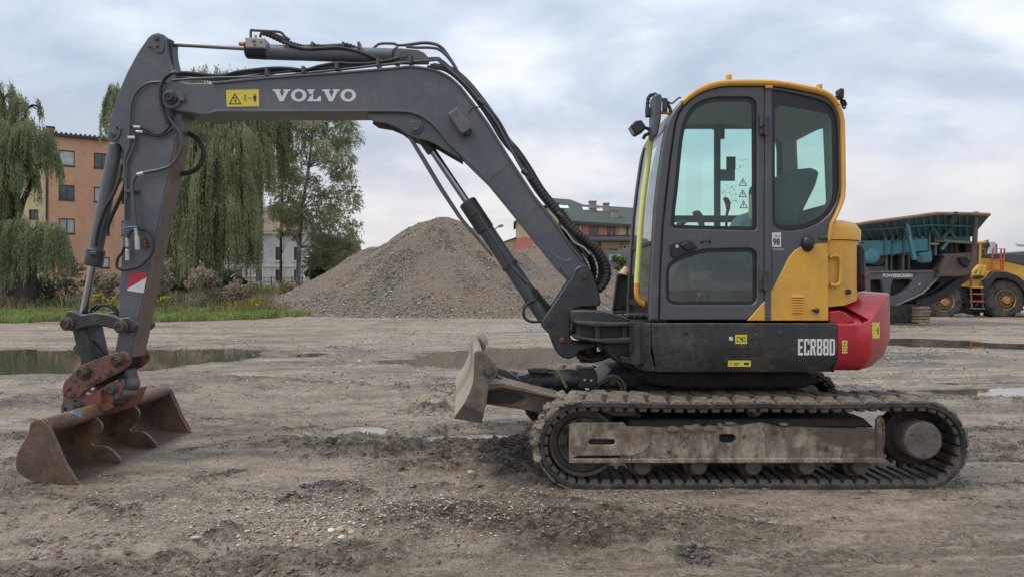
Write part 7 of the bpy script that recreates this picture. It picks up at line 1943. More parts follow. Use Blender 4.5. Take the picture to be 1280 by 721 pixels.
# white house
Yw = 100.0; fnw = lambda u, w, d: (u, Yw + d, w)
WH = thing("white_house", "old two-storey white rendered house between willow and birch", "house", (-33, Yw, 0))
X = lambda px: (px - CX) / F * Yw
Z = lambda y: CAMH - (y - CY) / F * Yw
ww = []
for xa in (295, 319.7, 344.2, 367.3):
    ww.append((xa, 309.3, xa + 7.7, 325.4)); ww.append((xa, 337.2, xa + 8, 351.5))
vplate("wall", rect(X(262), -1, X(383), Z(291)), [rect(X(a), Z(d_), X(c), Z(b_)) for a, b_, c, d_ in ww], 0, .4, fnw, M_whitew, WH)
pbox("wall", X(262) + .1, X(383) - .1, -1, Z(291), .6, 11, fnw, M_whitew, WH)
for a, b_, c, d_ in ww:
    wq = window(WH, fnw, X(a), Z(d_), X(c), Z(b_), 0, 1, 1, paint('brown_window', (0.10, 0.05, 0.035), .6), M_glassd, .09, False)
    pbox("window_surround", X(a) - .22, X(a) - .02, Z(d_) - .1, Z(b_) + .15, -.06, .0, fnw, M_trimw, wq); pbox("window_surround", X(c) + .02, X(c) + .22, Z(d_) - .1, Z(b_) + .15, -.06, 0, fnw, M_trimw, wq)
    pbox("sill", X(a) - .25, X(c) + .25, Z(d_) - .25, Z(d_) - .1, -.15, 0, fnw, M_trimw, wq)
pbox("string_course", X(262), X(383) + .05, Z(333.8), Z(331.8), -.12, 0, fnw, M_trimw, WH); pbox("cornice", X(262) - .1, X(383) + .3, Z(292.5), Z(290), -.4, 0, fnw, M_trimw, WH)
pbox("corner_strip", X(378.5), X(383), -1, Z(292), -.07, 0, fnw, M_trimw, WH)
zr1 = Z(290); 
MB().add([(X(262) - .4, Yw - .5, zr1), (X(383) + .4, Yw - .5, zr1), (X(383) + .4, Yw + 11.5, zr1), (X(262) - .4, Yw + 11.5, zr1), (X(262), Yw + 5.5, zr1 + 4.2), (X(383) - 3.5, Yw + 5.5, zr1 + 4.2)],
         [(0, 1, 5, 4), (1, 2, 5), (2, 3, 4, 5), (3, 0, 4), (3, 2, 1, 0)]).build("roof", M_rooftile, WH)
pbox("chimney", X(352), X(356), zr1 + 2.5, zr1 + 5.2, 5, 6, fnw, M_chimb, WH)
# iron fence before it
IF = thing("iron_fence", "dark railing fence in front of the white house", "fence", (X(345), 84, 0))
for k, px in enumerate(range(300, 405, 13)):
    q = P(px, 360, 84); cyl("post", (q.x, 84, 0), (q.x, 84, P(0, 345.5, 84).z), .06, M_winframe, IF, n=6)
for y in (347, 352.5):
    a, c = P(300, y, 84), P(404, y, 84); MB().add(*cyl_vf(a, c, .035, n=5)).build("rail", M_winframe, IF)
fb = MB()
for px in np.arange(300, 404, 1.6): a = P(px, 347, 84); fb.add(*cyl_vf((a.x, 84, a.z), (a.x, 84, a.z - 1.1), .018, n=4))
tag(fb.build("fence_bar", M_winframe, IF), kind='stuff')
# yellow marker lamp by the house
ML = thing("garden_lamp", "yellow-shaded post lamp at the corner of the white house", "lamp", (P(385, 0, 90).x, 90, 0))
a = P(385.5, 322, 90); cyl("pole", (a.x, 90, 0), (a.x, 90, a.z), .07, M_trimw, ML, n=8)
V, Fs = lathe_vf([(.05, 0), (.32, .05), (.36, .25), (.2, .42), (.05, .46)], (a.x, 90, a.z - .2), (0, 0, 1), 14); MB().add(V, Fs).build("lamp_shade", paint('yellow_shade', (0.62, 0.52, 0.18), .5), ML)
a = P(388.5, 329, 90); V, Fs = lathe_vf([(.05, 0), (.3, .1), (.3, .3), (.05, .42)], (a.x, 90, a.z - .2), (0, 0, 1), 14); MB().add(V, Fs).build("globe", paint('pale_globe', (0.5, 0.52, 0.53), .3), ML)
# salmon and cream building with green roof
Yr = 90.0; RB = thing("commercial_building", "salmon and cream building with a green roof and skylights, behind the boom foot", "building", (8, Yr, 0))
X = lambda px, Y=Yr: (px - CX) / F * Y
Z = lambda y, Y=Yr: CAMH - (y - CY) / F * Y
fnr = lambda u, w, d: (u, Yr + d, w)
X0, X1 = X(676), X(812)
uw = [(712, 283, 719, 291), (736, 283.5, 748, 293.4), (759, 284, 763.3, 294.5), (765, 284, 769.2, 294.5)]
vplate("upper_wall", rect(X0, Z(297), X(774), Z(278)), [rect(X(a), Z(d_), X(c), Z(b_)) for a, b_, c, d_ in uw], 0, .3, fnr, M_salmon, RB)
pbox("upper_wall", X(774), X1, Z(297), Z(278.5), 0, .3, fnr, M_cream, RB)
for a, b_, c, d_ in uw: window(RB, fnr, X(a), Z(d_), X(c), Z(b_), 0, 0 if c - a < 6 else 1, 0, None, M_glassd, .08, False)
pbox("white_pipe", X(724.5), X(726), Z(294), Z(282), -.12, 0, fnr, M_trimw, RB)
vplate("lower_wall", rect(X0, -.5, X1, Z(302)), [rect(X(761), Z(315), X(772), Z(311))], 0, .3, fnr, M_cream, RB)
window(RB, fnr, X(761), Z(315), X(772), Z(311), 0, 1, 0, None, M_glassd, .08, False)
pbox("salmon_band", X(744), X(760), Z(313.5), Z(310.4), -.02, .02, fnr, M_salmon, RB)
pbox("inner_wall", X0 + .1, X1, -.5, Z(279), .45, 13, fnr, M_cream, RB)
pbox("canopy", X0, X1 + .2, Z(303), Z(300.8), -1.6, 0, fnr, M_roofdark, RB)
MB().add([(X0, Yr - 1.6, Z(301)), (X1, Yr - 1.6, Z(301)), (X1, Yr, Z(294)), (X0, Yr, Z(294)), (X0, Yr, Z(301)), (X1, Yr, Z(301))], [(0, 1, 2, 3), (0, 3, 4), (1, 5, 2)]).build("canopy_roof", M_roofdark, RB)
cyl("drain_pipe", (X(784), Yr - .15, Z(297)), (X(784), Yr - .15, Z(283)), .1, M_roofdark, RB, n=8)
cyl("drain_pipe", (X(750), Yr - .15, Z(314)), (X(750), Yr - .15, Z(303)), .08, M_roofdark, RB, n=8)
# roof: eaves low in front, ridge steps down to the right
ze0 = Z(277.5)
ridge = [(687, 247.5), (713, 249.6), (729, 256), (785, 259.5), (812, 262)]
Yrid = Yr + 7
def XR_(px): return (px - CX) / F * Yrid
def ZR_(y): return CAMH - (y - CY) / F * Yrid
V = []; Fs = []
ev = [(672, 274), (713, 276.8), (729, 277.8), (785, 281), (818, 283)]
for (rx_, ry_), (ex_, ey_) in zip(ridge, ev):
    V += [(X(ex_), Yr - .6, Z(ey_)), (XR_(rx_), Yrid, ZR_(ry_)), (X(ex_), Yr + 14, Z(ey_)), (X(ex_), Yr - .6, Z(ey_) - .35)]
for k in range(4): Fs += [(4 * k, 4 * k + 4, 4 * k + 5, 4 * k + 1), (4 * k + 1, 4 * k + 5, 4 * k + 6, 4 * k + 2), (4 * k + 3, 4 * k + 7, 4 * k + 4, 4 * k)]
Fs += [(0, 1, 2), (16, 18, 17)]
rg_ = MB().add(V, Fs).build("roof", M_roofgreen, RB)
def onroof(px, py, off=.05):
    """point of the front slope in direction px,py"""
    f = (px - 672) / (812 - 672); er = 274 + f * 9; rr = np.interp(px, [p[0] for p in ridge], [p[1] for p in ridge])
    t_ = min(1, max(0, (er - py) / (er - rr))); Y = Yr - .6 + t_ * 7.6
    return Vector(((px - CX) / F * Y, Y - off, CAMH - (py - CY) / F * Y + off))
for (x0_, x1_, y0_, y1_) in ((697, 703.5, 257, 260.5), (704.5, 710.5, 257.6, 260.8), (729, 736, 259.6, 263), (746, 753, 260.6, 264.3)):
    sl = MB(); pts = [onroof(x0_, y1_), onroof(x1_ + 1, y1_), onroof(x1_ - 1, y0_), onroof(x0_ - 1.5, y0_)]
    sl.add(pts, [(0, 1, 2, 3)]); sl.build("skylight", paint('skylight_glass', (0.62, 0.66, 0.68), .1), rg_)
for (x0_, x1_, y0_, y1_, m_) in ((736, 746, 253, 262, M_chim), (754, 762, 255.5, 266, M_chim), (764, 774, 263.5, 273.5, M_chim), (741, 745.5, 260.5, 265, M_chimb)):
    q = onroof((x0_ + x1_) / 2, y1_); w = (x1_ - x0_) / F * q.y; h = (y1_ - y0_) / F * q.y
    ch = box("chimney", q + Vector((0, .4, h / 2)), (w * .9, .9, h), m_, rg_, .02); box("chimney_cap", q + Vector((0, .4, h + .06)), (w, 1.1, .16), M_chim, rg_, .02)
def ac(px0, px1, py0, py1):
    o = pbox("air_conditioner", X(px0), X(px1), Z(py1), Z(py0), -.5, 0, fnr, M_winfrw if py0 > 300 else M_wallgrey, RB, .03)
    c = ((X(px0) + X(px1)) / 2, Yr - .5, (Z(py0) + Z(py1)) / 2); cyl("fan", c, (c[0], Yr - .53, c[2]), abs(X(px1) - X(px0)) * .3, M_blk, o, n=14)
ac(777, 783, 306.2, 312); ac(720.5, 726.5, 278.6, 281.8); ac(750, 756, 280.4, 283.8)
# its gable block further left (behind the boom)
GB = thing("commercial_building", "cream and salmon gable block seen between boom and boom cylinder", "building", (3, 84, 0))
X = lambda px, Y=84.: (px - CX) / F * Y
Z = lambda y, Y=84.: CAMH - (y - CY) / F * Y
fng = lambda u, w, d: (u, 84 + d, w)
vplate("upper_wall", [(X(645), Z(297.3)), (X(698), Z(297.3)), (X(698), Z(258)), (X(672), Z(262)), (X(645), Z(278))], [], 0, 8, fng, M_cream, GB)
vplate("lower_wall", rect(X(645) + .01, -.5, X(698), Z(297.3)), [], -.02, 7.9, fng, M_salmon, GB)
vplate("roof", [(X(642), Z(280.5)), (X(672), Z(261)), (X(699), Z(256)), (X(699), Z(254)), (X(672), Z(258.5)), (X(642), Z(278))], [], -.4, 8.4, fng, M_roofgreen, GB)
vplate("annex_wall", [(X(618), -.5), (X(645), -.5), (X(645), Z(297)), (X(630), Z(302.5))], [], 1, 8, fng, M_cream, GB)
vplate("annex_roof", [(X(627), Z(303.6)), (X(645), Z(296.9)), (X(645), Z(296)), (X(627), Z(302.4))], [], .7, 8.3, fng, M_roofdark, GB)
# grey wall with a board
GWm = thing("boundary_wall", "grey concrete wall below the salmon building, left of the cab", "wall", (P(775, 0, 78).x, 78, 0))
X = lambda px, Y=78.: (px - CX) / F * Y
Z = lambda y, Y=78.: CAMH - (y - CY) / F * Y
fnq = lambda u, w, d: (u, 78 + d, w)
for k in range(7): pbox("concrete_panel", X(700 + k * 17), X(700 + k * 17 + 16.6), -.2, Z(314), 0, .2, fnq, M_wallgrey, GWm, .03)
SB = thing("notice_board", "faded pale notice board hung on the grey concrete wall", "sign", (X(768), 77.8, Z(326)))
vplate("board", rect(X(761), Z(326), X(776), Z(318.3)), [], -.12, -.02, fnq, paint('faded_board', (0.36, 0.35, 0.31), .8, var=.2, dust=(.2, .2, .2), dust_amt=.4, dust_scale=3), SB)
# street lamp beyond the gravel
SLp = thing("street_lamp", "thin street lamp standing beyond the gravel heaps", "street lamp", (P(617, 0, 70).x, 70, 0))
ptube("pole", [(617, 385), (617, 320), (617.3, 292), (619.5, 286), (624, 283.2)], 70, .06, M_wallgrey, SLp, n=7)
ptube("lamp_head", [(623, 283.6), (629, 281.8)], 70, .13, M_wallgrey, SLp, n=7)
SLp = thing("street_lamp", "street lamp head beyond the loader at the right edge", "street lamp", (P(1283, 0, 75).x, 75, 0))
ptube("pole", [(1286, 385), (1286, 320), (1284, 309), (1280, 306.6)], 75, .06, M_wallgrey, SLp, n=7)
ptube("lamp_head", [(1280.5, 306.8), (1270.5, 306.4)], 75, .17, M_winfrw, SLp, n=7)
# storage tanks and dark stack beyond the loader
TK = thing("storage_silo", "pale grey silo visible just above the loader hood", "silo", (P(1236, 0, 80).x, 80, 0))
q = P(1236, 303, 80); cyl("tank", (q.x, 80, 0), (q.x, 80, q.z), .62, M_winfrw, TK, n=20)
ptube("vent", [(1234.5, 303), (1234.5, 300)], 80, .1, M_wallgrey, TK, n=6)
TK = thing("storage_silo", "narrow grey silo right of the taller pale one", "silo", (P(1242, 0, 81).x, 81, 0))
q = P(1241.5, 305.5, 81); cyl("tank", (q.x, 81, 0), (q.x, 81, q.z), .40, M_wallgrey, TK, n=20)
FH = thing("distant_shed", "small grey flat shed at the right edge of the horizon", "shed", (P(1292, 0, 110).x, 110, 0))
fnh = lambda u, w, d: (u, 110 + d, w); X = lambda px: (px - CX) / F * 110; Z = lambda y: CAMH - (y - CY) / F * 110
pbox("wall", X(1275), X(1320), -.5, Z(315.5), 0, 8, fnh, M_wallgrey, FH); pbox("roof", X(1274), X(1321), Z(315.5), Z(314), -.3, 8.3, fnh, M_winfrw, FH)
# ---------------------------------------------------------------- tracked crusher
YCr = 26.0
CR = thing("rock_crusher", "teal and grey tracked stone crusher with a big rust-rimmed hopper behind the counterweight", "crusher", (P(1150, 0, YCr).x, YCr + 1.3, 0))
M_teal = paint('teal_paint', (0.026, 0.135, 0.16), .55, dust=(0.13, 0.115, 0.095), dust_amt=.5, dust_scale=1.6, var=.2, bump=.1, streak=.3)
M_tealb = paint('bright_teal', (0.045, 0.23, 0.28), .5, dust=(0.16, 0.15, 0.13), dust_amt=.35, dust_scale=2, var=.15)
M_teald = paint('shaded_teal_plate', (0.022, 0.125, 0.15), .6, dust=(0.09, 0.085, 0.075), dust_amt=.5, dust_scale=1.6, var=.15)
M_crg = paint('crusher_grey', (0.085, 0.092, 0.105), .6, dust=(0.18, 0.155, 0.125), dust_amt=.4, dust_scale=1.6, var=.15, streak=.4)
M_rim = paint('rusty_rim', (0.26, 0.15, 0.105), .8, dust=(0.10, 0.08, 0.07), dust_amt=.3, dust_scale=2, var=.2)
M_chute = paint('worn_chute', (0.15, 0.11, 0.085), .7, dust=(0.07, 0.06, 0.055), dust_amt=.5, dust_scale=1.0, var=.25)
M_belt = paint('conveyor_belt', (0.025, 0.025, 0.028), .8, dust=(0.09, 0.08, 0.07), dust_amt=.3, dust_scale=2)
M_steelp = paint('bare_steel_edge', (0.24, 0.22, 0.19), .6, var=.2)
def cp(name, pts, d0, d1, mat, parent=None, b=.01, holes=()): return prism(name, pts, YCr + d0, YCr + d1, mat, parent or CR, b, holes=holes, Yref=YCr)
# hopper: outward sloping side sheet from the rim down to the body
def ppt(x, y, d): Y = YCr + d; Yr_ = YCr + (d if d < 0 else -.9 if d > 3 else 0); return Vector(((x - CX) / F * Yr_, Y, CAMH - (y - CY) / F * Yr_))
rimL = [(1071, 281.5), (1088, 278.5), (1113, 275.3), (1145, 271), (1170, 267.6), (1200, 267.8), (1236.5, 269)]
low = [(1080, 301), (1092, 301), (1113, 300.5), (1145, 299.5), (1170, 297), (1198, 296), (1214, 296)]
mb = MB()
for (a, b_), (c, d_) in zip(zip(rimL, low), list(zip(rimL, low))[1:]):
    p = [ppt(*a, -.9), ppt(*c, -.9), ppt(*d_, 0), ppt(*b_, 0)]; q = [v + Vector((0, .04, 0)) for v in p]
    mb.add(p + q, [(0, 3, 2, 1), (4, 5, 6, 7), (0, 1, 5, 4), (3, 7, 6, 2), (0, 4, 7, 3), (1, 2, 6, 5)])
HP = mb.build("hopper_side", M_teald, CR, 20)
mb = MB()
for (a, b_), (c, d_) in zip(zip(rimL, low), list(zip(rimL, low))[1:]):
    p = [ppt(*a, 3.4), ppt(*c, 3.4), ppt(*d_, 2.6), ppt(*b_, 2.6)]; q = [v + Vector((0, .04, 0)) for v in p]
    mb.add(p + q, [(0, 3, 2, 1), (4, 5, 6, 7), (0, 1, 5, 4), (3, 7, 6, 2), (0, 4, 7, 3), (1, 2, 6, 5)])
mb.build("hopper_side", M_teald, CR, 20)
# end sheets
for (a, b_) in ((rimL[0], low[0]), (rimL[-1], low[-1])):
    p = [ppt(*a, -.9), ppt(*a, 3.4), ppt(*b_, 2.6), ppt(*b_, 0)]; q = [v + Vector((.04, 0, 0)) for v in p]
    MB().add(p + q, [(0, 1, 2, 3), (4, 7, 6, 5), (0, 4, 5, 1), (3, 2, 6, 7), (0, 3, 7, 4), (1, 5, 6, 2)]).build("hopper_end", M_teald, CR, 20)
mb = MB()
for a, c in zip(rimL, rimL[1:]): mb.add(*tube_vf([ppt(a[0], a[1] - .5, -.92), ppt(c[0], c[1] - .5, -.92)], .065, 6, 1, False))
for a in (rimL[0], rimL[-1]): mb.add(*tube_vf([ppt(a[0], a[1] - .5, -.92), ppt(a[0], a[1] - .5, 3.4)], .065, 6, 1, False))
mb.build("rim_bar", M_rim, HP)
# ribs on the hopper sides
for k in range(17):
    f = k / 16; x = 1080 + f * 132; rt = np.interp(x + (x - 1150) * .10, [p[0] for p in rimL], [p[1] for p in rimL]); lb = np.interp(x, [p[0] for p in low], [p[1] for p in low])
    a = ppt(x + (x - 1150) * .12 - 3, rt + 1.5, -.93); c = ppt(x + 1.5, lb, -.06); c0 = ppt(x + 1.5, lb, .0)
    w = Vector((.07, 0, 0)); o = Vector((0, -.10, 0))
    MB().add([a, a + w, c + w, c, a + o * .2, a + w + o * .2, c + w + o, c + o], [(4, 7, 6, 5), (0, 4, 5, 1), (0, 3, 7, 4), (1, 5, 6, 2), (3, 2, 6, 7)]).build("rib", M_teal if k % 2 else M_teald, HP)
mid = [(1076, 288), (1112, 285.5), (1165, 281.5), (1215, 283)]
for a, c in zip(mid, mid[1:]): MB().add(*tube_vf([ppt(*a, -.62), ppt(*c, -.62)], .04, 5, 1, False)).build("stiffener", M_teal, HP)
cp("bolted_flange", [(1078, 301.5), (1100, 299.8), (1100, 302.8), (1078, 304.5)], -.15, .1, M_steelp); cp("bolted_flange", [(1126, 298), (1156, 295.5), (1156, 298.8), (1126, 301)], -.15, .1, M_steelp)
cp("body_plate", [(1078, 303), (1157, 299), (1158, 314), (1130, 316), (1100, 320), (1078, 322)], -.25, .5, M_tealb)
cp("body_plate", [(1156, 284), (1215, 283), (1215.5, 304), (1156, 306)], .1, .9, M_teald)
for x in (1101.5, 1110.5, 1125, 1156.5, 1164): cp("post", [(x - 1.4, 286), (x + 1.4, 286), (x + 1.4, 320), (x - 1.4, 320)], -.3, .0, M_teal)
cp("panel_bright", [(1131, 302), (1157, 300), (1158, 313), (1134, 315)], -.12, .0, M_tealb)
mc = cp("motor_cover", [(1141, 317), (1158, 314.5), (1159, 325), (1157, 328.5), (1145, 329)], -.35, .0, M_tealb, None, .03)
c = ppt(1149, 323.5, -.36); cyl("pulley_boss", c, c - Vector((0, .06, 0)), .12, M_crg, mc, n=14)
cp("slanted_strut", [(1117.3, 278.5), (1121, 277.6), (1126.5, 301), (1132.5, 325), (1128, 326.5), (1122.5, 303)], -.75, -.60, M_tealb, None, .01, holes=[ell(1120.2, 288.8, .9, 1.1, 8), ell(1121, 292.3, .9, 1.1, 8), ell(1121.8, 295.8, .9, 1.1, 8)])
cp("diagonal_brace", [(1110, 303.5), (1120, 296), (1120.5, 297.2), (1111, 305)], -.4, -.3, M_teal)
dc = cp("warning_decal", [(1147.3, 302.8), (1151.8, 303), (1151.8, 308), (1148.6, 307.4)], -.135, -.12, M_white); 
cp("warning_decal", [(1148.2, 305), (1151.8, 304.5), (1151.8, 307.6), (1149, 307.4)], -.14, -.136, M_decred)
cp("warning_decal", [(1152.4, 303.6), (1156, 303.6), (1156, 309), (1152.4, 309)], -.135, -.12, paint('pale_yellow_decal', (0.62, 0.62, 0.35), .5))
fwh = thing if False else None
c = ppt(1086.5, 320.5, -.3); V, Fs = lathe_vf([(.2, -.26), (.27, -.22), (.28, .0), (.2, .02)], c, (0, 1, 0), 24); FW_ = MB().add(V, Fs).build("flywheel_cover", M_tealb, CR)
c = ppt(1094, 320, -.1); V, Fs = lathe_vf([(.2, -.1), (.36, -.1), (.36, .12), (.2, .12)], c, (0, 1, 0), 24); MB().add(V, Fs).build("flywheel", M_belt, CR)
# lower grey body
cp("body_core", [(1078, 322), (1130, 318), (1156, 312), (1210, 303), (1212, 330), (1165, 350), (1130, 352), (1078, 352)], .3, 2.4, M_belt, None, .02)
for x, w in ((1105.5, 3.5), (1112, 1.6), (1126.5, 3), (1134, 1.6)): cp("frame_post", [(x - w / 2, 317), (x + w / 2, 317), (x + w / 2, 341), (x - w / 2, 341)], -.15, .2, M_crg)
cp("frame_rail", [(1083, 317), (1156, 316), (1156, 318.4), (1083, 319.5)], -.18, .2, M_crg); cp("frame_rail", [(1083, 338.5), (1160, 337.6), (1158, 341.5), (1083, 342.3)], -.22, .3, M_crg)
cp("cross_plate", [(1083, 333), (1104, 333), (1104, 339), (1083, 339)], -.1, .2, M_crg)
# side beam sweeping down, with two openings
beam = [(1078, 341), (1161, 339.5), (1166, 334), (1172, 322), (1178, 320), (1176, 330), (1168, 343), (1160, 352), (1148, 364), (1138, 369.5), (1118, 378), (1108, 383), (1092, 383), (1078, 380)]
SBm = cp("side_beam", beam, -.25, -.05, M_crg, None, .012, holes=[[(1084, 350), (1096, 349.5), (1098.5, 352), (1100, 362), (1101, 368), (1084, 368)], [(1111.5, 349.5), (1133, 349), (1135.5, 351.5), (1133, 356), (1124, 364), (1113, 369.5), (1108.5, 369.5), (1109, 358)]])
cp("beam_edge", [(1108, 383), (1118, 378), (1138, 369.5), (1148, 364), (1160, 352), (1168, 343), (1169.5, 344.5), (1161.5, 353.5), (1149, 366), (1139, 371.2), (1119, 380), (1108, 385.2)], -.33, .0, M_steelp, SBm, .005)
cp("beam_edge", [(1083, 340), (1160, 338.8), (1160, 339.8), (1083, 341)], -.32, -.2, M_steelp, SBm, .003)
text_obj("maker_lettering", "POWERSCREEN", .155, ppt(1122, 344.7, -.262), M_white, SBm, 1.0, .008)
text_obj("model_lettering", "400X", .07, ppt(1139, 345, -.262), M_white, SBm, 1.0, .002) if False else None
cp("dark_bay", [(1078, 346), (1140, 345), (1135, 372), (1078, 378)], .1, .9, M_belt)
cp("small_yellow_tag", [(1143, 354.5), (1145.5, 354), (1145.5, 356.5), (1143, 357)], -.26, -.25, M_yel, SBm, 0)
# discharge chute and bent brown panel
cp("chute_panel", [(1168, 318), (1200, 317), (1212, 318), (1212, 330), (1206, 338), (1190, 340), (1165, 340), (1163, 337), (1166, 334), (1172, 322)], -.45, -.1, M_chute, None, .02)
cp("chute_lip", [(1166, 338), (1206, 337.5), (1200, 344), (1184, 346), (1162, 346)], -.5, .4, M_chute, None, .02)
cp("hanging_post", [(1199.5, 268), (1203.5, 268), (1202.6, 290), (1201.6, 314), (1200, 326), (1196, 327), (1198, 308)], -.9, -.75, M_chute, None, .01)
cp("torn_bracket", [(1186, 323), (1194, 322), (1200, 328), (1196, 335), (1189, 330)], -.62, -.45, M_belt)
for k, x in enumerate((1172, 1178.5, 1185, 1191.5, 1206, 1211)): cp("grizzly_bar", [(x, 303), (x + 5, 303), (x + 5, 316), (x, 316)], -.1, .2, M_belt)
cp("ledge", [(1164, 299.5), (1215, 303), (1215, 306), (1164, 303)], -.3, .1, M_steelp); cp("ledge", [(1155, 304.5), (1167, 304.5), (1167, 307), (1155, 307)], -.35, .1, M_steelp)
cp("gusset_plate", [(1168, 312), (1176, 303), (1178, 305), (1171, 314)], -.4, -.3, M_tealb)
for a, c in (((1165, 282), (1175, 299)), ((1178, 300), (1188, 284)), ((1186, 285), (1194, 299))): MB().add(*tube_vf([ppt(*a, -.45), ppt(*c, -.35)], .055, 6, 1, False)).build("brace_bar", M_teald, CR)
cp("hydraulic_bracket", [(1172, 268.5), (1177, 268.5), (1176, 280), (1168, 284), (1167, 280)], -.98, -.85, M_belt)
# conveyor under the chute, sloping down to the left
cv = [(1206, 344), (1213, 340), (1208, 350), (1196, 360), (1180, 372), (1165, 379), (1150, 383), (1143, 381), (1143, 375), (1160, 371), (1178, 361), (1192, 350)]
CVo = cp("conveyor_frame", cv, -.1, .1, M_belt, None, .01); cp("conveyor_frame", cv, 1.0, 1.2, M_belt, None, .01)
cp("conveyor_belt", [(1206, 345), (1210, 343), (1194, 358), (1178, 369), (1150, 380), (1147, 377), (1176, 364)], .1, 1.0, M_belt)
cp("conveyor_strut", [(1160, 352), (1168, 344), (1198, 343), (1186, 352), (1165, 364), (1152, 369), (1148, 366)], -.05, .05, M_belt, None, .01, holes=[[(1166, 353), (1174, 352.5), (1173, 357), (1160, 365), (1154, 367)]])
mb = MB()
for k in range(9):
    a = lerp2((1150, 378), (1206, 346), k / 8); b_ = (a[0] - 6, a[1] - 9 + k * .6); mb.add(*tube_vf([ppt(*a, -.12), ppt(*b_, -.12)], .03, 4, 1, False))

# crawler tracks of the crusher
for d0 in (0.0, 2.2):
    tk = prism("crawler_track", rc([(1050, 383), (1140, 380), (1144, 386), (1144, 397), (1139, 402.5), (1050, 403)], 3), YCr - .35 + d0, YCr + .15 + d0, M_belt, CR, .03, Yref=YCr - .1)
    if d0 == 0:
        for k in range(14): prism("track_shoe", [(1108 + k * 2.6, 402.2), (1110 + k * 2.6, 402.2), (1110 + k * 2.6, 403.6), (1108 + k * 2.6, 403.6)], YCr - .38, YCr + .15, M_belt, tk, .005, Yref=YCr - .1)
        for x in (1112, 1122, 1132): c = ppt(x, 394, -.36); cyl("track_roller", c, c - Vector((0, .03, 0)), .10, M_belt, tk, n=14)
M_timber = paint('muddy_timber', (0.19, 0.15, 0.10), .9, var=.2)
for k, w_ in enumerate(("topmost timber block of the stack by the crusher's track", "second timber block from the top of the stack by the crusher's track", "middle timber block of the stack by the crusher's track",
                        "timber block second from the bottom of the stack by the crusher's track", "lowest timber block of the stack, lying on the mud by the crusher")):
    o_ = box("timber_block", ppt(1148.5 + (k % 2) * .8, 384.5 + k * 4, -.5), (.36, .8, .10), M_timber, None, .02)
    tag(o_, w_, "timber", "stacked timber blocks")

# ---------------------------------------------------------------- wheel loader
YLo = 33.0
LO = thing("wheel_loader", "yellow wheel loader with red ladder rails, partly hidden behind the crusher", "loader", (P(1215, 0, YLo).x, YLo + 1.3, 0))
M_lyel = paint('loader_yellow', (0.72, 0.39, 0.045), .45, dust=(0.34, 0.24, 0.13), dust_amt=.2, dust_scale=1.4, var=.1)
M_tyre = paint('muddy_tyre', (0.028, 0.028, 0.03), .85, dust=(0.17, 0.15, 0.125), dust_amt=.5, dust_scale=2.5, bump=.6, bump_scale=25)
M_rimy = paint('wheel_rim_yellow', (0.50, 0.25, 0.06), .55, dust=(0.20, 0.13, 0.07), dust_amt=.5, dust_scale=5, var=.15)
M_lred = paint('ladder_red', (0.50, 0.07, 0.035), .5)
def lp_(name, pts, d0, d1, mat, parent=None, b=.012, holes=()): return prism(name, pts, YLo + d0, YLo + d1, mat, parent or LO, b, holes=holes, Yref=YLo)
def lpt(x, y, d): return Vector(((x - CX) / F * YLo, YLo + d, CAMH - (y - CY) / F * YLo))
def big_wheel(x, y, d, r):
    c = lpt(x, y, d)
    W = .62
    V, Fs = lathe_vf([(r * .50, .02), (r * .56, -.02), (r * .80, -.05), (r * .93, .02), (r * .985, .10), (r * .985, W - .1), (r * .93, W - .02), (r * .8, W + .05), (r * .5, W)], c, (0, 1, 0), 48)
    w = MB().add(V, Fs).build("wheel", M_tyre, LO, 40)
    tm = MB(); tm.add(*box_vf((0, 0, 0), (.10, W * .46, .075), .015)); tm_ = None
    bm_ = mesh_np("tyre_lug", tm.V, tm.F, sharp=35); bm_.materials.append(M_tyre)
    for k in range(26):
        for s in (0, 1):
            a = 2 * math.pi * (k + .5 * s) / 26
            instance(bm_, "tyre_lug", w, (c.x + r * .985 * math.cos(a), c.y + W * (.26 if s == 0 else .76), c.z + r * .985 * math.sin(a)), (0, -a + math.pi / 2, R(0)))
    V, Fs = lathe_vf([(r * .10, -.10), (r * .17, -.10), (r * .19, .03), (r * .30, .05), (r * .34, -.0), (r * .36, .06), (r * .46, .05), (r * .50, -.03), (r * .515, -.02), (r * .515, .1)], c, (0, 1, 0), 36)
    rm_ = MB().add(V, Fs).build("rim", M_rimy, w, 30)
    for k in range(10):
        a = 2 * math.pi * k / 10; q = c + Vector((r * .25 * math.cos(a), .03, r * .25 * math.sin(a))); cyl("wheel_nut", q, q - Vector((0, .05, 0)), .028, M_rimy, rm_, n=6)
big_wheel(1251.5, 374.5, -.3, .945); big_wheel(1175.5, 377, -.3, .90); big_wheel(1251.5, 374.5, 2.3, .945); big_wheel(1175.5, 377, 2.3, .90)
lp_("hood_side", [(1226.5, 322), (1240, 322), (1262, 326), (1290, 332.5), (1300, 345), (1300, 380), (1285, 372), (1275, 357), (1262, 346), (1245, 340.5), (1234, 339.5), (1228, 343), (1226.5, 340)], .3, 1.9, M_lyel)
lp_("hood_top", [(1227, 317.5), (1245, 316.6), (1262, 317), (1290, 317.5), (1300, 318), (1300, 336), (1290, 333), (1262, 326.5), (1240, 322.4), (1227, 322.4)], .25, 1.95, paint('dark_hood', (0.06, 0.065, 0.075), .5), None, .03)
lp_("fender", [(1219, 361), (1222, 352), (1230, 345), (1235, 339.6), (1250, 340), (1264, 345), (1276, 355), (1284, 368), (1284, 380), (1279, 380), (1272, 364), (1262, 353), (1250, 348), (1237, 348), (1229, 358), (1224, 372), (1219, 372)], -.45, .3, M_belt, None, .02)
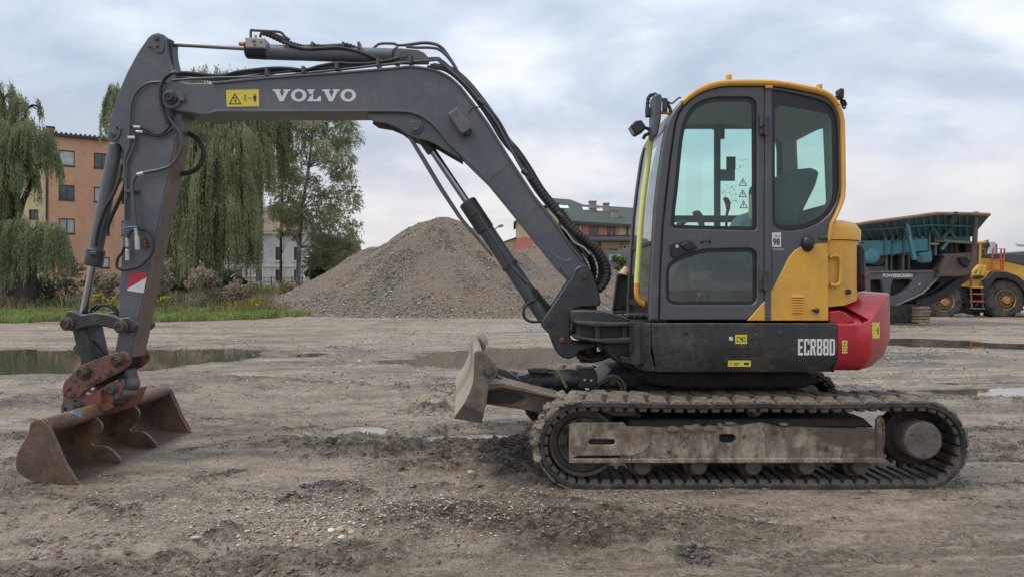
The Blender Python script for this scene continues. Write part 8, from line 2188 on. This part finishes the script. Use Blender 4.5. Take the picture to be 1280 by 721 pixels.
lp_("cab_side", [(1216, 304), (1228, 302.8), (1228, 305), (1225.5, 306), (1224.5, 331), (1218, 332)], -.1, -.0, M_lyel, None, .01, holes=[[(1217.5, 308), (1220, 307), (1219.5, 330), (1217.5, 331)]])
lp_("cab_roof", [(1200, 303.5), (1229, 302), (1229.5, 304.3), (1200, 306)], -.2, 1.9, M_lyel)
lp_("cab_pillar", [(1206, 305), (1216, 305), (1217, 332), (1206, 336)], .0, 1.7, M_glassd)
lp_("cab_pillar", [(1219.6, 306), (1222, 306), (1221, 331), (1219, 331)], -.12, -.02, M_belt)
lp_("rear_pillar", [(1222.5, 303.5), (1226.5, 303.5), (1226, 330), (1222.5, 330)], -.02, 1.7, M_lyel)
fd = lp_("access_panel", [(1201, 345), (1209, 339), (1218, 331.5), (1227, 332), (1227, 339), (1222, 345)], -.35, .2, M_lyel, None, .03)
lp_("panel_slot", [(1212, 342), (1214.5, 338), (1215.3, 338.3), (1213.2, 342.5)], -.36, -.34, M_blk, fd, 0); lp_("panel_line", [(1218, 345), (1222, 333), (1222.5, 333), (1218.7, 345)], -.355, -.34, M_blk, fd, 0)
lp_("step_plate", [(1198, 346), (1223, 345.5), (1221, 348.2), (1198, 348.8)], -.45, .2, M_belt)
lp_("lower_body", [(1196, 350), (1222, 348.6), (1226, 340), (1234, 339), (1222, 356), (1217, 360), (1198, 358)], -.25, .3, M_lyel)
lp_("articulation", [(1190, 352), (1226, 350), (1226, 384), (1200, 384), (1192, 372)], .4, 1.7, M_belt)
lp_("lower_cylinder", [(1198, 358), (1204, 358), (1212, 378), (1206, 384)], -.1, .2, M_belt)
def lt_(name, pts, d, r, mat, parent=LO): return MB().add(*tube_vf([lpt(x, y, d) for x, y in pts], r, 6, 1, False)).build(name, mat, parent, 50)
LD = lt_("ladder_rail", [(1204.3, 348), (1206.3, 385)], -.5, .04, M_crg); lt_("ladder_rail", [(1217, 350), (1219.8, 385.5)], -.5, .04, M_crg)
for y, m_ in ((359, M_lyel), (367, M_lred), (376, M_lred), (385, M_crg)):
    f = (y - 348) / 37; lp_("ladder_step", [(1204.5 + 2 * f, y - .8), (1217.2 + 2.6 * f, y - .8), (1217.2 + 2.6 * f, y + .9), (1204.5 + 2 * f, y + .9)], -.65, -.35, m_, None, .005)
lt_("ladder_handle", [(1198.4, 352), (1198.4, 348), (1200, 346.5), (1204.5, 346.8), (1205.8, 349), (1205.8, 358)], -.5, .035, M_lred)
for dd_ in (-.1,):
    lt_("guard_rail", [(1237.4, 338), (1239.5, 311.5), (1254, 311.5), (1251.5, 338)], dd_, .04, M_lred)
    lt_("guard_rail", [(1249, 338), (1249.5, 311.5)], dd_, .035, M_lred); lt_("guard_rail", [(1238.6, 325), (1252.5, 325)], dd_, .035, M_lred)
    lp_("guard_toe", [(1237, 337), (1252, 337), (1252, 338.8), (1237, 338.8)], dd_ - .05, dd_ + .05, M_lred)
    lt_("guard_rail", [(1227, 322), (1227, 311), (1234.5, 311), (1234.5, 317)], .2, .035, M_lred)
V, Fs = tube_vf([lpt(1243, 318, .9), lpt(1244, 312, .9), lpt(1246.5, 306, .9), lpt(1250, 303.5, .9)], .22, 12, 3, True, .19); MB().add(V, Fs).build("exhaust_stack", M_belt, LO)
lt_("beacon_rod", [(1233.5, 306), (1233.5, 301)], 1.5, .03, M_crg)
for k, (x, y, s) in enumerate(((1196, 388, .16), (1203, 386, .22), (1209, 388.5, .14), (1214, 389, .12), (1277, 388, .24), (1284, 389, .2))):
    q = P(x, 390, 32.5); rock('mud_heap', ['low lump of grey mud left of the ladder', 'grey mud heap under the loader ladder', 'small mud lump below the lowest step', 'flat mud lump right of the ladder foot', 'mud heap right of the rear wheel', 'mud heap at the photo edge by the wheel'][k], q.x, q.y, s, (0.13, 0.115, 0.10), 'mud', (1.3, 1, .6))
